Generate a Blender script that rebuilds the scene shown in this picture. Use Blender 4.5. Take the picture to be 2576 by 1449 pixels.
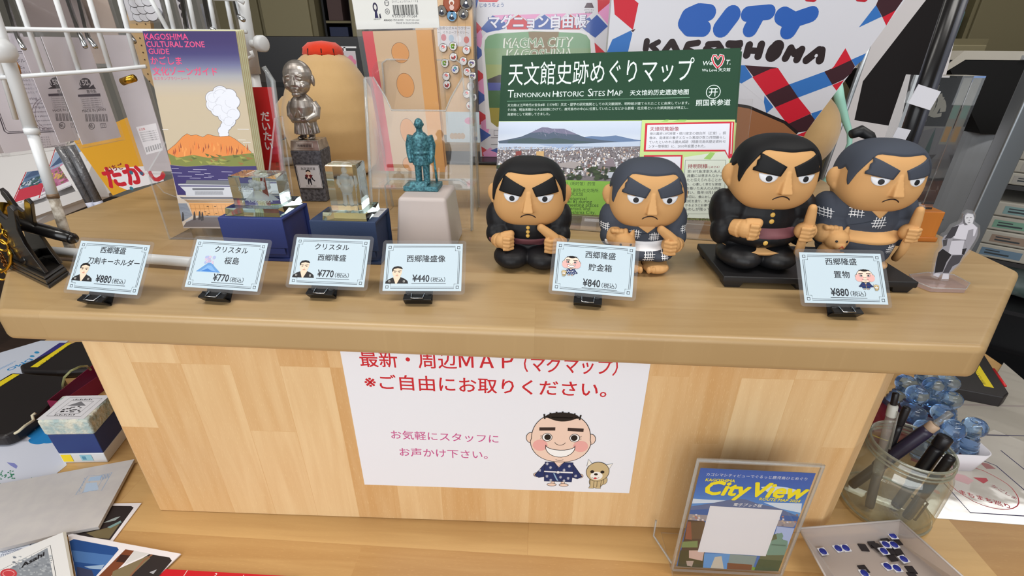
import bpy, bmesh, math, random
from mathutils import Vector as V, Matrix as M, Euler
from mathutils.bvhtree import BVHTree
PI=math.pi; R=math.radians
SC=bpy.context.scene; COL=SC.collection
for o in list(bpy.data.objects): bpy.data.objects.remove(o)

# ---------------------------------------------------------------- camera
F=1200.0; CX,CY=1288.0,724.5; EYE=V((0,0,1.2))          # pixels of the 2576x1449 photograph; metres
RC=M(((0.9982,0.0326,-0.0506),(0.0598,-0.4438,0.8941),(0.0067,-0.8956,-0.4449)))
_f=RC.col[2].normalized(); _r=RC.col[0].normalized(); _r=(_r-_f*_r.dot(_f)).normalized(); _u=_r.cross(_f)
cam=bpy.data.cameras.new('camera'); cam.sensor_width=36; cam.lens=36*F/2576; cam.clip_start=.01
co=bpy.data.objects.new('camera',cam); COL.objects.link(co)
co.matrix_world=M(((_r.x,_u.x,-_f.x,EYE.x),(_r.y,_u.y,-_f.y,EYE.y),(_r.z,_u.z,-_f.z,EYE.z),(0,0,0,1)))
SC.camera=co
def at(px,py,z=None,y=None,x=None):                       # a point of the place seen at a pixel, on a given plane
    d=_r*((px-CX)/F)-_u*((py-CY)/F)+_f
    if z is not None: s=(z-EYE.z)/d.z
    elif y is not None: s=(y-EYE.y)/d.y
    else: s=(x-EYE.x)/d.x
    return EYE+d*s

# ---------------------------------------------------------------- light
SC.view_settings.view_transform='Standard'; SC.view_settings.look='None'
SC.view_settings.gamma=1; SC.view_settings.use_curve_mapping=False
SC.view_settings.exposure=0.0
SC.cycles.max_bounces=14; SC.cycles.transparent_max_bounces=40; SC.cycles.transmission_bounces=14
SC.cycles.glossy_bounces=4; SC.cycles.diffuse_bounces=3; SC.cycles.sample_clamp_indirect=4
w=bpy.data.worlds.new('world'); SC.world=w; w.use_nodes=True
w.node_tree.nodes['Background'].inputs[0].default_value=(.92,.96,1,1)
w.node_tree.nodes['Background'].inputs[1].default_value=.35
def area(name,loc,aim,sx,sy,power,col):
    l=bpy.data.lights.new(name,'AREA'); l.shape='RECTANGLE'; l.size=sx; l.size_y=sy; l.energy=power; l.color=col
    o=bpy.data.objects.new(name,l); COL.objects.link(o); o.location=loc
    o.rotation_euler=(V(aim)-V(loc)).to_track_quat('-Z','Y').to_euler(); return o
area('shop_window_daylight',(-.5,-1.9,1.75),(0,.6,1.0),3.4,1.7,55,(.95,.98,1))
area('ceiling_lamp_light',(.9,.15,2.52),(.9,.15,0),1.2,.25,15,(1,.97,.92))
area('ceiling_lamp_light',(-.9,.15,2.52),(-.9,.15,0),1.2,.25,15,(1,.97,.92))
area('ceiling_lamp_light',(0,2.2,2.52),(0,2.2,0),1.2,.25,6,(1,.97,.92))
area('ceiling_lamp_light',(2.35,1.95,2.52),(2.35,1.95,0),1.2,.25,6,(1,.98,.95))

# ---------------------------------------------------------------- materials
def S(c):
    f=lambda v:(v/12.92 if v<=.04045 else ((v+.055)/1.055)**2.4)
    return tuple(f(x/255) for x in c[:3])+(1,)
MATS={}
def mat(name,c,rough=.6,metal=0,spec=.5,sheen=0,trans=0,ior=1.45,coat=0,alpha=1,noise=None,bump=None):
    if name in MATS: return MATS[name]
    m=bpy.data.materials.new(name); m.use_nodes=True; nt=m.node_tree; b=nt.nodes['Principled BSDF']
    b.inputs['Base Color'].default_value=S(c); b.inputs['Roughness'].default_value=rough
    b.inputs['Metallic'].default_value=metal; b.inputs['Specular IOR Level'].default_value=spec
    b.inputs['Sheen Weight'].default_value=sheen; b.inputs['Transmission Weight'].default_value=trans
    b.inputs['IOR'].default_value=ior; b.inputs['Coat Weight'].default_value=coat; b.inputs['Alpha'].default_value=alpha
    if noise or bump:
        tc=nt.nodes.new('ShaderNodeTexCoord'); n=nt.nodes.new('ShaderNodeTexNoise'); nt.links.new(tc.outputs['Object'],n.inputs['Vector'])
    if noise:                                                # (scale, second colour, detail)
        n.inputs['Scale'].default_value=noise[0]; n.inputs['Detail'].default_value=noise[2] if len(noise)>2 else 4
        r=nt.nodes.new('ShaderNodeValToRGB'); r.color_ramp.elements[0].position=.38; r.color_ramp.elements[1].position=.62
        r.color_ramp.elements[0].color=S(c); r.color_ramp.elements[1].color=S(noise[1])
        nt.links.new(n.outputs['Fac'],r.inputs[0]); nt.links.new(r.outputs[0],b.inputs['Base Color'])
    if bump:                                                 # (scale, strength, distance)
        n2=nt.nodes.new('ShaderNodeTexNoise'); n2.inputs['Scale'].default_value=bump[0]; n2.inputs['Detail'].default_value=3
        nt.links.new(tc.outputs['Object'],n2.inputs['Vector'])
        bp=nt.nodes.new('ShaderNodeBump'); bp.inputs['Strength'].default_value=bump[1]; bp.inputs['Distance'].default_value=bump[2]
        nt.links.new(n2.outputs['Fac'],bp.inputs['Height']); nt.links.new(bp.outputs[0],b.inputs['Normal'])
    MATS[name]=m; return m
def ink(c,rough=.45):
    c=tuple(int(x) for x in c)
    return mat('ink_%02x%02x%02x_%d'%(c+(int(rough*100),)),c,rough,spec=.35)
def clear(name,tint=(1,1,1),body=0.0,bodycol=(230,230,235),rough=.03,ior=1.45,gloss=1.0):
    # thin clear plastic: see-through with a Fresnel gloss and, where it is hazy, a little body colour
    if name in MATS: return MATS[name]
    m=bpy.data.materials.new(name); m.use_nodes=True; nt=m.node_tree; N=nt.nodes; L=nt.links
    N.remove(N['Principled BSDF']); out=N['Material Output']
    t=N.new('ShaderNodeBsdfTransparent'); t.inputs[0].default_value=tint+(1,)
    d=N.new('ShaderNodeBsdfDiffuse'); d.inputs[0].default_value=S(bodycol)
    g=N.new('ShaderNodeBsdfGlossy'); g.inputs['Roughness'].default_value=rough; g.inputs[0].default_value=(gloss,gloss,gloss,1)
    a=N.new('ShaderNodeMixShader'); a.inputs[0].default_value=body; L.new(t.outputs[0],a.inputs[1]); L.new(d.outputs[0],a.inputs[2])
    f=N.new('ShaderNodeLayerWeight'); f.inputs[0].default_value=.5; r0=((ior-1)/(ior+1))**2
    p=N.new('ShaderNodeMath'); p.operation='POWER'; p.inputs[1].default_value=5; L.new(f.outputs['Facing'],p.inputs[0])
    k=N.new('ShaderNodeMath'); k.operation='MULTIPLY_ADD'; k.inputs[1].default_value=.75*(1-r0); k.inputs[2].default_value=r0; L.new(p.outputs[0],k.inputs[0])
    b=N.new('ShaderNodeMixShader'); L.new(k.outputs[0],b.inputs[0]); L.new(a.outputs[0],b.inputs[1]); L.new(g.outputs[0],b.inputs[2])
    L.new(b.outputs[0],out.inputs[0]); MATS[name]=m; return m
def wood(name,axis,light,dark,stave_w,stave_l,rough=.42,contrast=.5,fleck=.35,coat=.0):
    # butcher-block: staves of their own tone, stretched grain and short pale pore flecks; axis = direction of the grain
    if name in MATS: return MATS[name]
    m=bpy.data.materials.new(name); m.use_nodes=True; nt=m.node_tree; N=nt.nodes; L=nt.links; b=N['Principled BSDF']
    tc=N.new('ShaderNodeTexCoord'); sx=N.new('ShaderNodeSeparateXYZ'); L.new(tc.outputs['Object'],sx.inputs[0])
    cb=N.new('ShaderNodeCombineXYZ')
    a,c={'x':('X','Y'),'z':('Z','X'),'xz':('X','Z')}[axis]
    L.new(sx.outputs[a],cb.inputs[0]); L.new(sx.outputs[c],cb.inputs[1])
    br=N.new('ShaderNodeTexBrick'); L.new(cb.outputs[0],br.inputs['Vector']); br.offset=.37; br.offset_frequency=3
    br.inputs['Color1'].default_value=(0,0,0,1); br.inputs['Color2'].default_value=(1,1,1,1); br.inputs['Mortar'].default_value=(.2,.2,.2,1)
    br.inputs['Scale'].default_value=1; br.inputs['Mortar Size'].default_value=.00025; br.inputs['Mortar Smooth'].default_value=.3
    br.inputs['Brick Width'].default_value=stave_l; br.inputs['Row Height'].default_value=stave_w
    mp=N.new('ShaderNodeMapping'); mp.inputs['Scale'].default_value=(4,55,1); L.new(cb.outputs[0],mp.inputs[0])
    ad=N.new('ShaderNodeVectorMath'); ad.operation='ADD'; L.new(mp.outputs[0],ad.inputs[0])
    sc=N.new('ShaderNodeVectorMath'); sc.operation='SCALE'; sc.inputs['Scale'].default_value=19; L.new(br.outputs['Color'],sc.inputs[0]); L.new(sc.outputs[0],ad.inputs[1])
    g=N.new('ShaderNodeTexNoise'); g.inputs['Scale'].default_value=1.6; g.inputs['Detail'].default_value=5; g.inputs['Distortion'].default_value=.6; L.new(ad.outputs[0],g.inputs['Vector'])
    mp2=N.new('ShaderNodeMapping'); mp2.inputs['Scale'].default_value=(150,1300,1); L.new(cb.outputs[0],mp2.inputs[0])
    fl=N.new('ShaderNodeTexNoise'); fl.inputs['Scale'].default_value=1; fl.inputs['Detail'].default_value=1; L.new(mp2.outputs[0],fl.inputs['Vector'])
    fr=N.new('ShaderNodeValToRGB'); fr.color_ramp.elements[0].position=.62; fr.color_ramp.elements[1].position=.72; L.new(fl.outputs['Fac'],fr.inputs[0])
    mx=N.new('ShaderNodeMix'); mx.data_type='FLOAT'; mx.inputs[0].default_value=contrast; L.new(g.outputs['Fac'],mx.inputs[2]); L.new(br.outputs['Color'],mx.inputs[3])
    rp=N.new('ShaderNodeValToRGB'); e=rp.color_ramp.elements; e[0].position=.25; e[0].color=S(dark); e[1].position=.75; e[1].color=S(light); L.new(mx.outputs[0],rp.inputs[0])
    fm=N.new('ShaderNodeMix'); fm.data_type='RGBA'; fm.inputs[7].default_value=S(tuple(min(255,x*1.08+10) for x in light))
    mu=N.new('ShaderNodeMath'); mu.operation='MULTIPLY'; mu.inputs[1].default_value=fleck; L.new(fr.outputs[0],mu.inputs[0])
    L.new(mu.outputs[0],fm.inputs[0]); L.new(rp.outputs[0],fm.inputs[6]); L.new(fm.outputs[2],b.inputs['Base Color'])
    b.inputs['Roughness'].default_value=rough; b.inputs['Coat Weight'].default_value=coat; b.inputs['Coat Roughness'].default_value=.25
    MATS[name]=m; return m

ACR=clear('clear_acrylic',(.985,.985,.985)); ACE=clear('acrylic_edge_highlight',(.86,.88,.88),.22,(225,228,230),.08)  # edge material whitened to imitate bright highlights along acrylic borders
FILM=clear('clear_film',(.99,.99,.99),.03,(235,235,240),.12); LAM=clear('laminate_film',(.97,.97,.97),.06,(200,200,205),.06,1.5)
HAZE=clear('hazy_plastic_bag',(.95,.95,.95),.16,(215,210,215),.15)
BLK=mat('black_plastic',(22,22,24),.35); BLKM=mat('black_lacquer',(20,18,18),.28,coat=.4); WHM=mat('white_enamel',(226,228,230),.35)
CHROME=mat('chrome_steel',(200,203,208),.18,1); GOLD=mat('gold_metal',(212,165,60),.25,1)
PAPER=ink((235,237,242),.6); WHITE=(238,240,245)

# ---------------------------------------------------------------- object helpers
def tag(o,label=None,cat=None,group=None,kind=None):
    if label: o['label']=label
    if cat: o['category']=cat
    if group: o['group']=group
    if kind: o['kind']=kind
    return o
def thing(name,loc,label,cat,group=None,rot=(0,0,0)):
    o=bpy.data.objects.new(name,None); COL.objects.link(o); o.location=loc; o.rotation_euler=rot; o.empty_display_size=.02
    return tag(o,label,cat,group)
def put(o,loc,rot=(0,0,0),parent=None):
    if parent is not None: o.parent=parent
    o.location=loc; o.rotation_euler=rot; return o
def clone(o,name=None,parent=None):
    c=o.copy(); COL.objects.link(c)
    if parent is not None: c.parent=parent
    for ch in o.children: clone(ch,None,c)
    return c
class MB:
    "collects shapes into one mesh"
    def __init__(s): s.bm=bmesh.new(); s.mats=[]; s.X=M()
    def mi(s,m):
        if not isinstance(m,bpy.types.Material): m=ink(m)
        if m not in s.mats: s.mats.append(m)
        return s.mats.index(m)
    def add(s,vs,fs,m,smooth=False):
        k=s.mi(m); bv=[s.bm.verts.new(s.X@V(v)) for v in vs]
        for f in fs:
            try: q=s.bm.faces.new([bv[i] for i in f]); q.material_index=k; q.smooth=smooth
            except ValueError: pass
        return s
    def box(s,c,d,m,rot=None):
        x,y,z=d[0]/2,d[1]/2,d[2]/2; c=V(c)
        vs=[V((i*x,j*y,k*z)) for k in(-1,1) for j in(-1,1) for i in(-1,1)]
        if rot: E=Euler(rot).to_matrix(); vs=[E@v for v in vs]
        return s.add([v+c for v in vs],[(0,2,3,1),(4,5,7,6),(0,1,5,4),(2,6,7,3),(0,4,6,2),(1,3,7,5)],m)
    def bx(s,a,b,m): return s.box([(a[i]+b[i])/2 for i in range(3)],[abs(b[i]-a[i]) for i in range(3)],m)
    def hexa(s,b,t,m): # eight corners: four below, four above, same order
        return s.add(list(b)+list(t),[(3,2,1,0),(4,5,6,7),(0,1,5,4),(1,2,6,5),(2,3,7,6),(3,0,4,7)],m)
    def tube(s,pts,r,m,n=8,closed=False,cap=True):
        P=[V(p) for p in pts]; N=len(P); rs=r if isinstance(r,(list,tuple)) else [r]*N
        T=[]
        for i in range(N):
            a=P[i-1] if (i or closed) else P[i]; b=P[(i+1)%N] if (i<N-1 or closed) else P[i]
            T.append((b-a).normalized())
        u=T[0].orthogonal().normalized(); vs=[]; 
        for i in range(N):
            u=(u-T[i]*u.dot(T[i])); u=u.normalized() if u.length>1e-9 else T[i].orthogonal().normalized()
            w=T[i].cross(u)
            vs+=[P[i]+(u*math.cos(2*PI*k/n)+w*math.sin(2*PI*k/n))*rs[i] for k in range(n)]
        fs=[]
        for i in range(N if closed else N-1):
            j=(i+1)%N
            fs+=[(i*n+k,i*n+(k+1)%n,j*n+(k+1)%n,j*n+k) for k in range(n)]
        if cap and not closed: fs+=[tuple(range(n-1,-1,-1)),tuple((N-1)*n+k for k in range(n))]
        return s.add(vs,fs,m,True)
    def cyl(s,a,b,r,m,n=20,r2=None): return s.tube([a,b],[r,r if r2 is None else r2],m,n)
    def lathe(s,prof,m,n=32,c=(0,0,0)):
        c=V(c); vs=[]; 
        for r,z in prof: vs+=[c+V((r*math.cos(2*PI*k/n),r*math.sin(2*PI*k/n),z)) for k in range(n)]
        fs=[(i*n+k,i*n+(k+1)%n,(i+1)*n+(k+1)%n,(i+1)*n+k) for i in range(len(prof)-1) for k in range(n)]
        return s.add(vs,fs,m,True)
    def ell(s,c,r,m,n=20,rot=None):
        c=V(c); E=Euler(rot).to_matrix() if rot else M.Identity(3); h=n//2; vs=[]; 
        for i in range(1,h):
            t=PI*i/h
            vs+=[c+E@V((r[0]*math.sin(t)*math.cos(2*PI*k/n),r[1]*math.sin(t)*math.sin(2*PI*k/n),r[2]*math.cos(t))) for k in range(n)]
        a=len(vs); vs+=[c+E@V((0,0,r[2])),c+E@V((0,0,-r[2]))]
        fs=[(i*n+k,(i+1)*n+k,(i+1)*n+(k+1)%n,i*n+(k+1)%n) for i in range(h-2) for k in range(n)]
        fs+=[(a,k,(k+1)%n) for k in range(n)]+[(a+1,(h-2)*n+(k+1)%n,(h-2)*n+k) for k in range(n)]
        return s.add(vs,fs,m,True)
    def prism(s,pts,lo,hi,m,axis='z',smooth=False): # outline in the plane across axis, from lo to hi
        f={'z':lambda p,h:(p[0],p[1],h),'y':lambda p,h:(p[0],h,p[1]),'x':lambda p,h:(h,p[0],p[1])}[axis]
        n=len(pts); vs=[f(p,lo) for p in pts]+[f(p,hi) for p in pts]
        return s.add(vs,[tuple(range(n-1,-1,-1)),tuple(range(n,2*n))]+[(i,(i+1)%n,n+(i+1)%n,n+i) for i in range(n)],m,smooth)
    def build(s,name,parent=None,loc=None,rot=None,bevel=0,seg=2,smooth=None,weld=False):
        if weld: bmesh.ops.remove_doubles(s.bm,verts=s.bm.verts,dist=1e-5)
        if not isinstance(s,Sheet): bmesh.ops.recalc_face_normals(s.bm,faces=s.bm.faces)
        if smooth is not None:
            for f in s.bm.faces: f.smooth=smooth
        me=bpy.data.meshes.new(name); s.bm.to_mesh(me); s.bm.free()
        for m in s.mats: me.materials.append(m)
        o=bpy.data.objects.new(name,me); COL.objects.link(o)
        if parent is not None: o.parent=parent
        if loc is not None: o.location=loc
        if rot is not None: o.rotation_euler=rot
        if bevel:
            b=o.modifiers.new('bevel','BEVEL'); b.width=bevel; b.segments=seg; b.limit_method='ANGLE'; b.angle_limit=R(35); b.harden_normals=False
            for f in me.polygons: f.use_smooth=True
            # flat faces stay flat: weighted normals
            wn=o.modifiers.new('weighted','WEIGHTED_NORMAL'); wn.keep_sharp=True
        return o
TXT={}
def glyphs(t,b):
    if (t,b) in TXT: return TXT[(t,b)]
    cu=bpy.data.curves.new('t','FONT'); cu.body=t; cu.size=1; cu.resolution_u=2; cu.offset=b; cu.fill_mode='FRONT'
    o=bpy.data.objects.new('t',cu); me=bpy.data.meshes.new_from_object(o)
    r=([tuple(v.co[:2]) for v in me.vertices],[tuple(p.vertices) for p in me.polygons])
    bpy.data.objects.remove(o); bpy.data.curves.remove(cu); bpy.data.meshes.remove(me)
    TXT[(t,b)]=r; return r
def arc(cx,cy,rx,ry=None,a0=0,a1=360,n=28):
    ry=rx if ry is None else ry; full=abs(a1-a0)>=360
    return [(cx+rx*math.cos(R(a0+(a1-a0)*i/(n if full else n-1))),cy+ry*math.sin(R(a0+(a1-a0)*i/(n if full else n-1)))) for i in range(n)]
class Sheet(MB):
    "a flat printed thing: u to the right, v up, facing -y; later prints lie on earlier ones"
    E=5e-6
    def __init__(s): super().__init__(); s.l=1
    def P(s,u,v): return (u,-s.l*s.E,v)
    def slab(s,w,h,t,m,r=0,u0=0,v0=0):
        pts=[(u0,v0),(u0+w,v0),(u0+w,v0+h),(u0,v0+h)]
        if r: pts=arc(u0+w-r,v0+r,r,a0=-90,a1=0,n=6)+arc(u0+w-r,v0+h-r,r,a0=0,a1=90,n=6)+arc(u0+r,v0+h-r,r,a0=90,a1=180,n=6)+arc(u0+r,v0+r,r,a0=180,a1=270,n=6)
        return s.prism(pts,0,t,m,'y')
    def poly(s,pts,c,lift=True):
        s.l+=1 if lift else .1
        return s.add([s.P(*p) for p in pts],[tuple(range(len(pts)))],c)
    def rect(s,u,v,w,h,c,lift=True): return s.poly([(u,v),(u+w,v),(u+w,v+h),(u,v+h)],c,lift)
    def ring(s,u,v,w,h,t,c):
        s.l+=1
        for a in ((u,v,w,t),(u,v+h-t,w,t),(u,v+t,t,h-2*t),(u+w-t,v+t,t,h-2*t)): s.rect(*a,c,False)
    def dot(s,u,v,r,c,ry=None,lift=True,n=28): return s.poly(arc(u,v,r,ry,n=n),c,lift)
    def line(s,pts,w,c,closed=False,lift=True):
        s.l+=1 if lift else .1
        Q=[V(p) for p in pts]
        if closed: Q.append(Q[0])
        vs=[];fs=[]; n=len(Q)
        for i in range(n):
            a=Q[i-1] if i else (Q[-2] if closed else Q[0]); b=Q[i+1] if i<n-1 else (Q[1] if closed else Q[-1])
            d=(b-a); d=d.normalized() if d.length>1e-12 else V((1,0)); k=V((-d.y,d.x))*w/2
            vs+=[s.P(*(Q[i]+k)),s.P(*(Q[i]-k))]
        fs=[(2*i,2*i+1,2*i+3,2*i+2) for i in range(n-1)]
        return s.add(vs,fs,c)
    def blob(s,pts,c,oc=None,w=0):
        s.poly(pts,c)
        if oc: s.line(pts,w,oc,True)
    def grad(s,u,v,w,h,cols,n=8): # printed colour run from bottom to top
        s.l+=1; k=len(cols)-1
        for i in range(k*n):
            a=cols[i//n]; b=cols[i//n+1]; t=(i%n+.5)/n
            s.rect(u,v+h*i/(k*n),w,h/(k*n),tuple(a[j]+(b[j]-a[j])*t for j in range(3)),False)
    def text(s,t,u,v,size,c,al='l',w=None,b=0,sh=0,ang=0,lift=True,clip=None,sy=1):
        vs,fs=glyphs(t,0)
        if not vs: return s
        if lift: s.l+=1
        x0=min(p[0] for p in vs); x1=max(p[0] for p in vs); k=size if w is None else w/(x1-x0)
        size=k if size is None else size
        off={'l':0,'c':.5,'r':1}[al]; ca,sa=math.cos(R(ang)),math.sin(R(ang)); r=b*size
        ds=[(0,0)] if b<=0 else [(r*math.cos(R(a)),r*math.sin(R(a))) for a in ((45,135,225,315) if b<.02 else range(0,360,45))]+([(0,0)] if b>=.02 else [])
        for dx,dy in ds:
            s.l+=.1; q=[]
            for x,y in vs:
                X=(x-x0-off*(x1-x0))*k+sh*y*size+dx; Y=y*size*sy+dy; q.append(s.P(u+X*ca-Y*sa,v+X*sa+Y*ca))
            s.add(q,fs,c)
        return s
    def lines(s,ls,u,v,size,lead,c,**k):
        s.l+=1
        for i,t in enumerate(ls): s.text(t,u,v-i*lead,size,c,lift=False,**k)
    def barcode(s,u,v,w,h,c=(30,30,32),seed=1):
        rn=random.Random(seed); x=u; s.l+=1
        while x<u+w:
            b=rn.choice((1,1,2,3))*w/110; s.rect(x,v,b,h,c,False); x+=b+rn.choice((1,1,2,3))*w/110
    def greek(s,u,v,w,n,lead,size,c,seed=0,words='の商品は自然木を使用しています天然素材のため色や木目が異なります'):
        rn=random.Random(seed); s.l+=1; k=int(w/size)
        for i in range(n):
            a=rn.randrange(6); m=k if i<n-1 else max(2,int(k*.6))
            s.text((words*4)[a:a+m],u,v-i*lead,size,c,lift=False)
def remesh(mb,name,voxel,m,smooth=6,parent=None,fac=.5):
    "one continuous skin grown round the collected shapes"
    bmesh.ops.recalc_face_normals(mb.bm,faces=mb.bm.faces)
    me=bpy.data.meshes.new('t'); mb.bm.to_mesh(me); mb.bm.free()
    o=bpy.data.objects.new('t',me); COL.objects.link(o)
    r=o.modifiers.new('r','REMESH'); r.mode='VOXEL'; r.voxel_size=voxel; r.use_smooth_shade=True
    if smooth: q=o.modifiers.new('s','SMOOTH'); q.factor=fac; q.iterations=smooth
    dg=bpy.context.evaluated_depsgraph_get(); n=bpy.data.meshes.new_from_object(o.evaluated_get(dg)); bpy.data.objects.remove(o)
    n.materials.clear(); n.materials.append(m); n.name=name
    for p in n.polygons: p.use_smooth=True; p.material_index=0
    o=bpy.data.objects.new(name,n); COL.objects.link(o)
    if parent is not None: o.parent=parent
    return o
def bvh(*obs):
    vs=[];fs=[]
    for o in obs:
        k=len(vs); vs+=[v.co.copy() for v in o.data.vertices]; fs+=[tuple(i+k for i in p.vertices) for p in o.data.polygons]
    return BVHTree.FromPolygons(vs,fs)
def hitf(T,x,z,dy=(0,1,0),far=.2):
    d=V(dy).normalized(); h=T.ray_cast(V((x,0,z))-d*far,d)
    return (h[0],h[1]) if h[0] else (None,None)
def patch(T,pts,th,m,rings=5,dy=(0,1,0),dome=0):
    "a thin raised patch with the outline pts (x,z), laid on the surface T seen along dy"
    n=len(pts); cx=sum(p[0] for p in pts)/n; cz=sum(p[1] for p in pts)/n; b=MB(); vs=[];fs=[]
    def q(x,z,t):
        h,nn=hitf(T,x,z,dy)
        if h is None: return V((x,0,z))
        if nn.dot(V(dy))>0: nn=-nn
        return h+nn*t
    vs.append(q(cx,cz,th+dome))
    for r in range(1,rings+1):
        k=r/rings
        for x,z in pts: vs.append(q(cx+(x-cx)*k,cz+(z-cz)*k,th+dome*(1-k*k)))
    for x,z in pts: vs.append(q(x,z,-.0004))
    for i in range(n):
        j=(i+1)%n; fs.append((0,1+i,1+j))
        for r in range(rings): a=1+r*n; c=1+(r+1)*n; fs.append((a+i,c+i,c+j,a+j))
    b.add(vs,fs,m,True); return b
def dense(pts,k=6):
    out=[]
    for i,p in enumerate(pts):
        a=pts[(i+1)%len(pts)]
        out+=[(p[0]+(a[0]-p[0])*j/k,p[1]+(a[1]-p[1])*j/k) for j in range(k)]
    return out
def strokes(mb,T,segs,w,m,off=.00025,dy=(0,1,0),n=6):
    "painted brush strokes following a surface"
    for (x0,z0,x1,z1) in segs:
        L=[]
        for i in range(n+1):
            t=i/n; h,nn=hitf(T,x0+(x1-x0)*t,z0+(z1-z0)*t,dy)
            if h is None: continue
            if nn.dot(V(dy))>0: nn=-nn
            L.append((h+nn*off,nn,w*(1-.55*t)))
        if len(L)<3: continue
        vs=[];fs=[]
        for i,(p,nn,ww) in enumerate(L):
            d=(L[min(i+1,len(L)-1)][0]-L[max(i-1,0)][0]).normalized(); k=d.cross(nn).normalized()*ww/2
            vs+=[p+k,p-k]
        fs=[(2*i,2*i+1,2*i+3,2*i+2) for i in range(len(L)-1)]
        mb.add(vs,fs,m,True)
# ---------------------------------------------------------------- shell of the shop
def struct(name,mb,**k): return tag(mb.build(name,**k),kind='structure')
FLOORW=wood('dark_floor_boards','x',(88,66,56),(58,42,36),.15,1.2,.45,.5,.05)
b=MB(); b.bx((-4,-3,-.06),(4,4.06,0),FLOORW); struct('floor',b)
WALL=mat('olive_grey_paint',(152,144,118),.7); WALL2=mat('warm_white_paint',(196,192,182),.8)
b=MB(); b.bx((-4,4,0),(4,4.06,2.6),WALL2); struct('wall_back',b)
b=MB(); b.bx((-4.06,-3,0),(-4,4.06,2.6),WALL2); struct('wall_left',b)
b=MB(); b.bx((4,-3,0),(4.06,4.06,2.6),WALL2); struct('wall_right',b)
b=MB(); b.bx((-4.06,-3,2.6),(4.06,4.06,2.66),WALL2); struct('ceiling',b)

# ---------------------------------------------------------------- display counter on the long table
TOPW=wood('birch_block_top_shaded','x',(186,157,114),(164,133,90),.062,.42,.36,.3,.10,.06)  # same birch as the panel, with the shade on top put into its colour
EDGEW=TOPW
PANW=wood('birch_block_panel_lit','z',(238,206,158),(214,168,112),.050,.23,.42,.42,.26)  # same birch as the worktop, toned lighter to imitate the light from the front
TABW=wood('birch_block_table','x',(206,168,112),(176,134,82),.085,.5,.36,.5,.15,.1)
b=MB(); b.prism([(-.93,-.15),(.84,-.15),(.84,1.2),(-.93,1.2)],.673,.703,TABW)
t=thing('long_table',(0,0,0),'long pale birch table holding the pedestal and the stamping things','table')
b.build('tabletop',t,bevel=.005)
for x in (-.86,.77):
    for y in (-.08,1.12):
        b=MB(); b.bx((x-.03,y-.03,0),(x+.03,y+.03,.673),TABW); b.build('leg',t,bevel=.003)
t=thing('display_counter',(0,0,0),'raised birch display counter with cut corners on the long table','counter')
b=MB(); b.prism([(-.458,.326),(.345,.326),(.498,.478),(.503,1.2),(-.64,1.2),(-.632,.509)],.970,1.0,TOPW)
b.build('worktop',t,bevel=.006,seg=4)
b=MB(); b.prism([(-.441,.368),(.333,.388),(.356,.406),(.37,.9),(-.5,.9),(-.47,.392)],.7032,.9699,PANW)
b.build('front_panel',t,bevel=.0015)

# a printed sheet standing at loc, leaning back by tilt; U turns photo pixels on its plane into sheet coordinates
def frame(loc,tilt,yaw,roll=0):
    return M.Translation(V(loc))@Euler((-R(tilt),0,R(yaw))).to_matrix().to_4x4()@Euler((0,R(roll),0)).to_matrix().to_4x4()
def UV(mx):
    inv=mx.inverted(); o=inv@EYE
    def f(px,py):
        d=inv.to_3x3()@(at(px,py,y=1)-EYE); q=o-d*(o.y/d.y); return (q.x,q.z)
    return f
def tpx(s,U,t,a,z,c,size=None,**k):
    p=U(*a); q=U(*z); return s.text(t,p[0],p[1],size,c,w=math.hypot(q[0]-p[0],q[1]-p[1]),ang=math.degrees(math.atan2(q[1]-p[1],q[0]-p[0])),**k)
def zf(ox,oy,sc): # pixel reader for a magnified crop
    return lambda x,y:(ox+x*sc,oy+y*sc)

# ---------------------------------------------------------------- notice on the pedestal
yaw=math.degrees(math.atan2(.02,.774)); mx=frame((-.1866,.368+.2544*.02584-.0006,.7595),0,yaw); U=UV(mx)
Z=zf(840,880,820/2576); Uz=lambda x,y:U(*Z(x,y))
s=Sheet(); s.slab(.2976,.2095,.0003,ink((240,242,250),.5))
RED=(206,44,54); PNK=(205,92,150)
def tz(t,a,c,z,**k): tpx(s,U,t,Z(*a),Z(*z),c,**k)
tz('最新・周辺',(212,122),RED,(972,140),b=.012,size=.0215); tz('ＭＡＰ',(992,138),RED,(1418,146),b=.016,size=.0225)
tz('（マグマップ）',(1500,160),RED,(2235,192),b=.01,size=.0205)
tz('※ご自由にお取りください。',(250,298),RED,(2150,366),b=.013)
tz('お気軽にスタッフに',(455,697),PNK,(1300,733),b=.008); tz('お声かけ下さい。',(522,833),PNK,(1215,858),b=.008)
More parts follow.
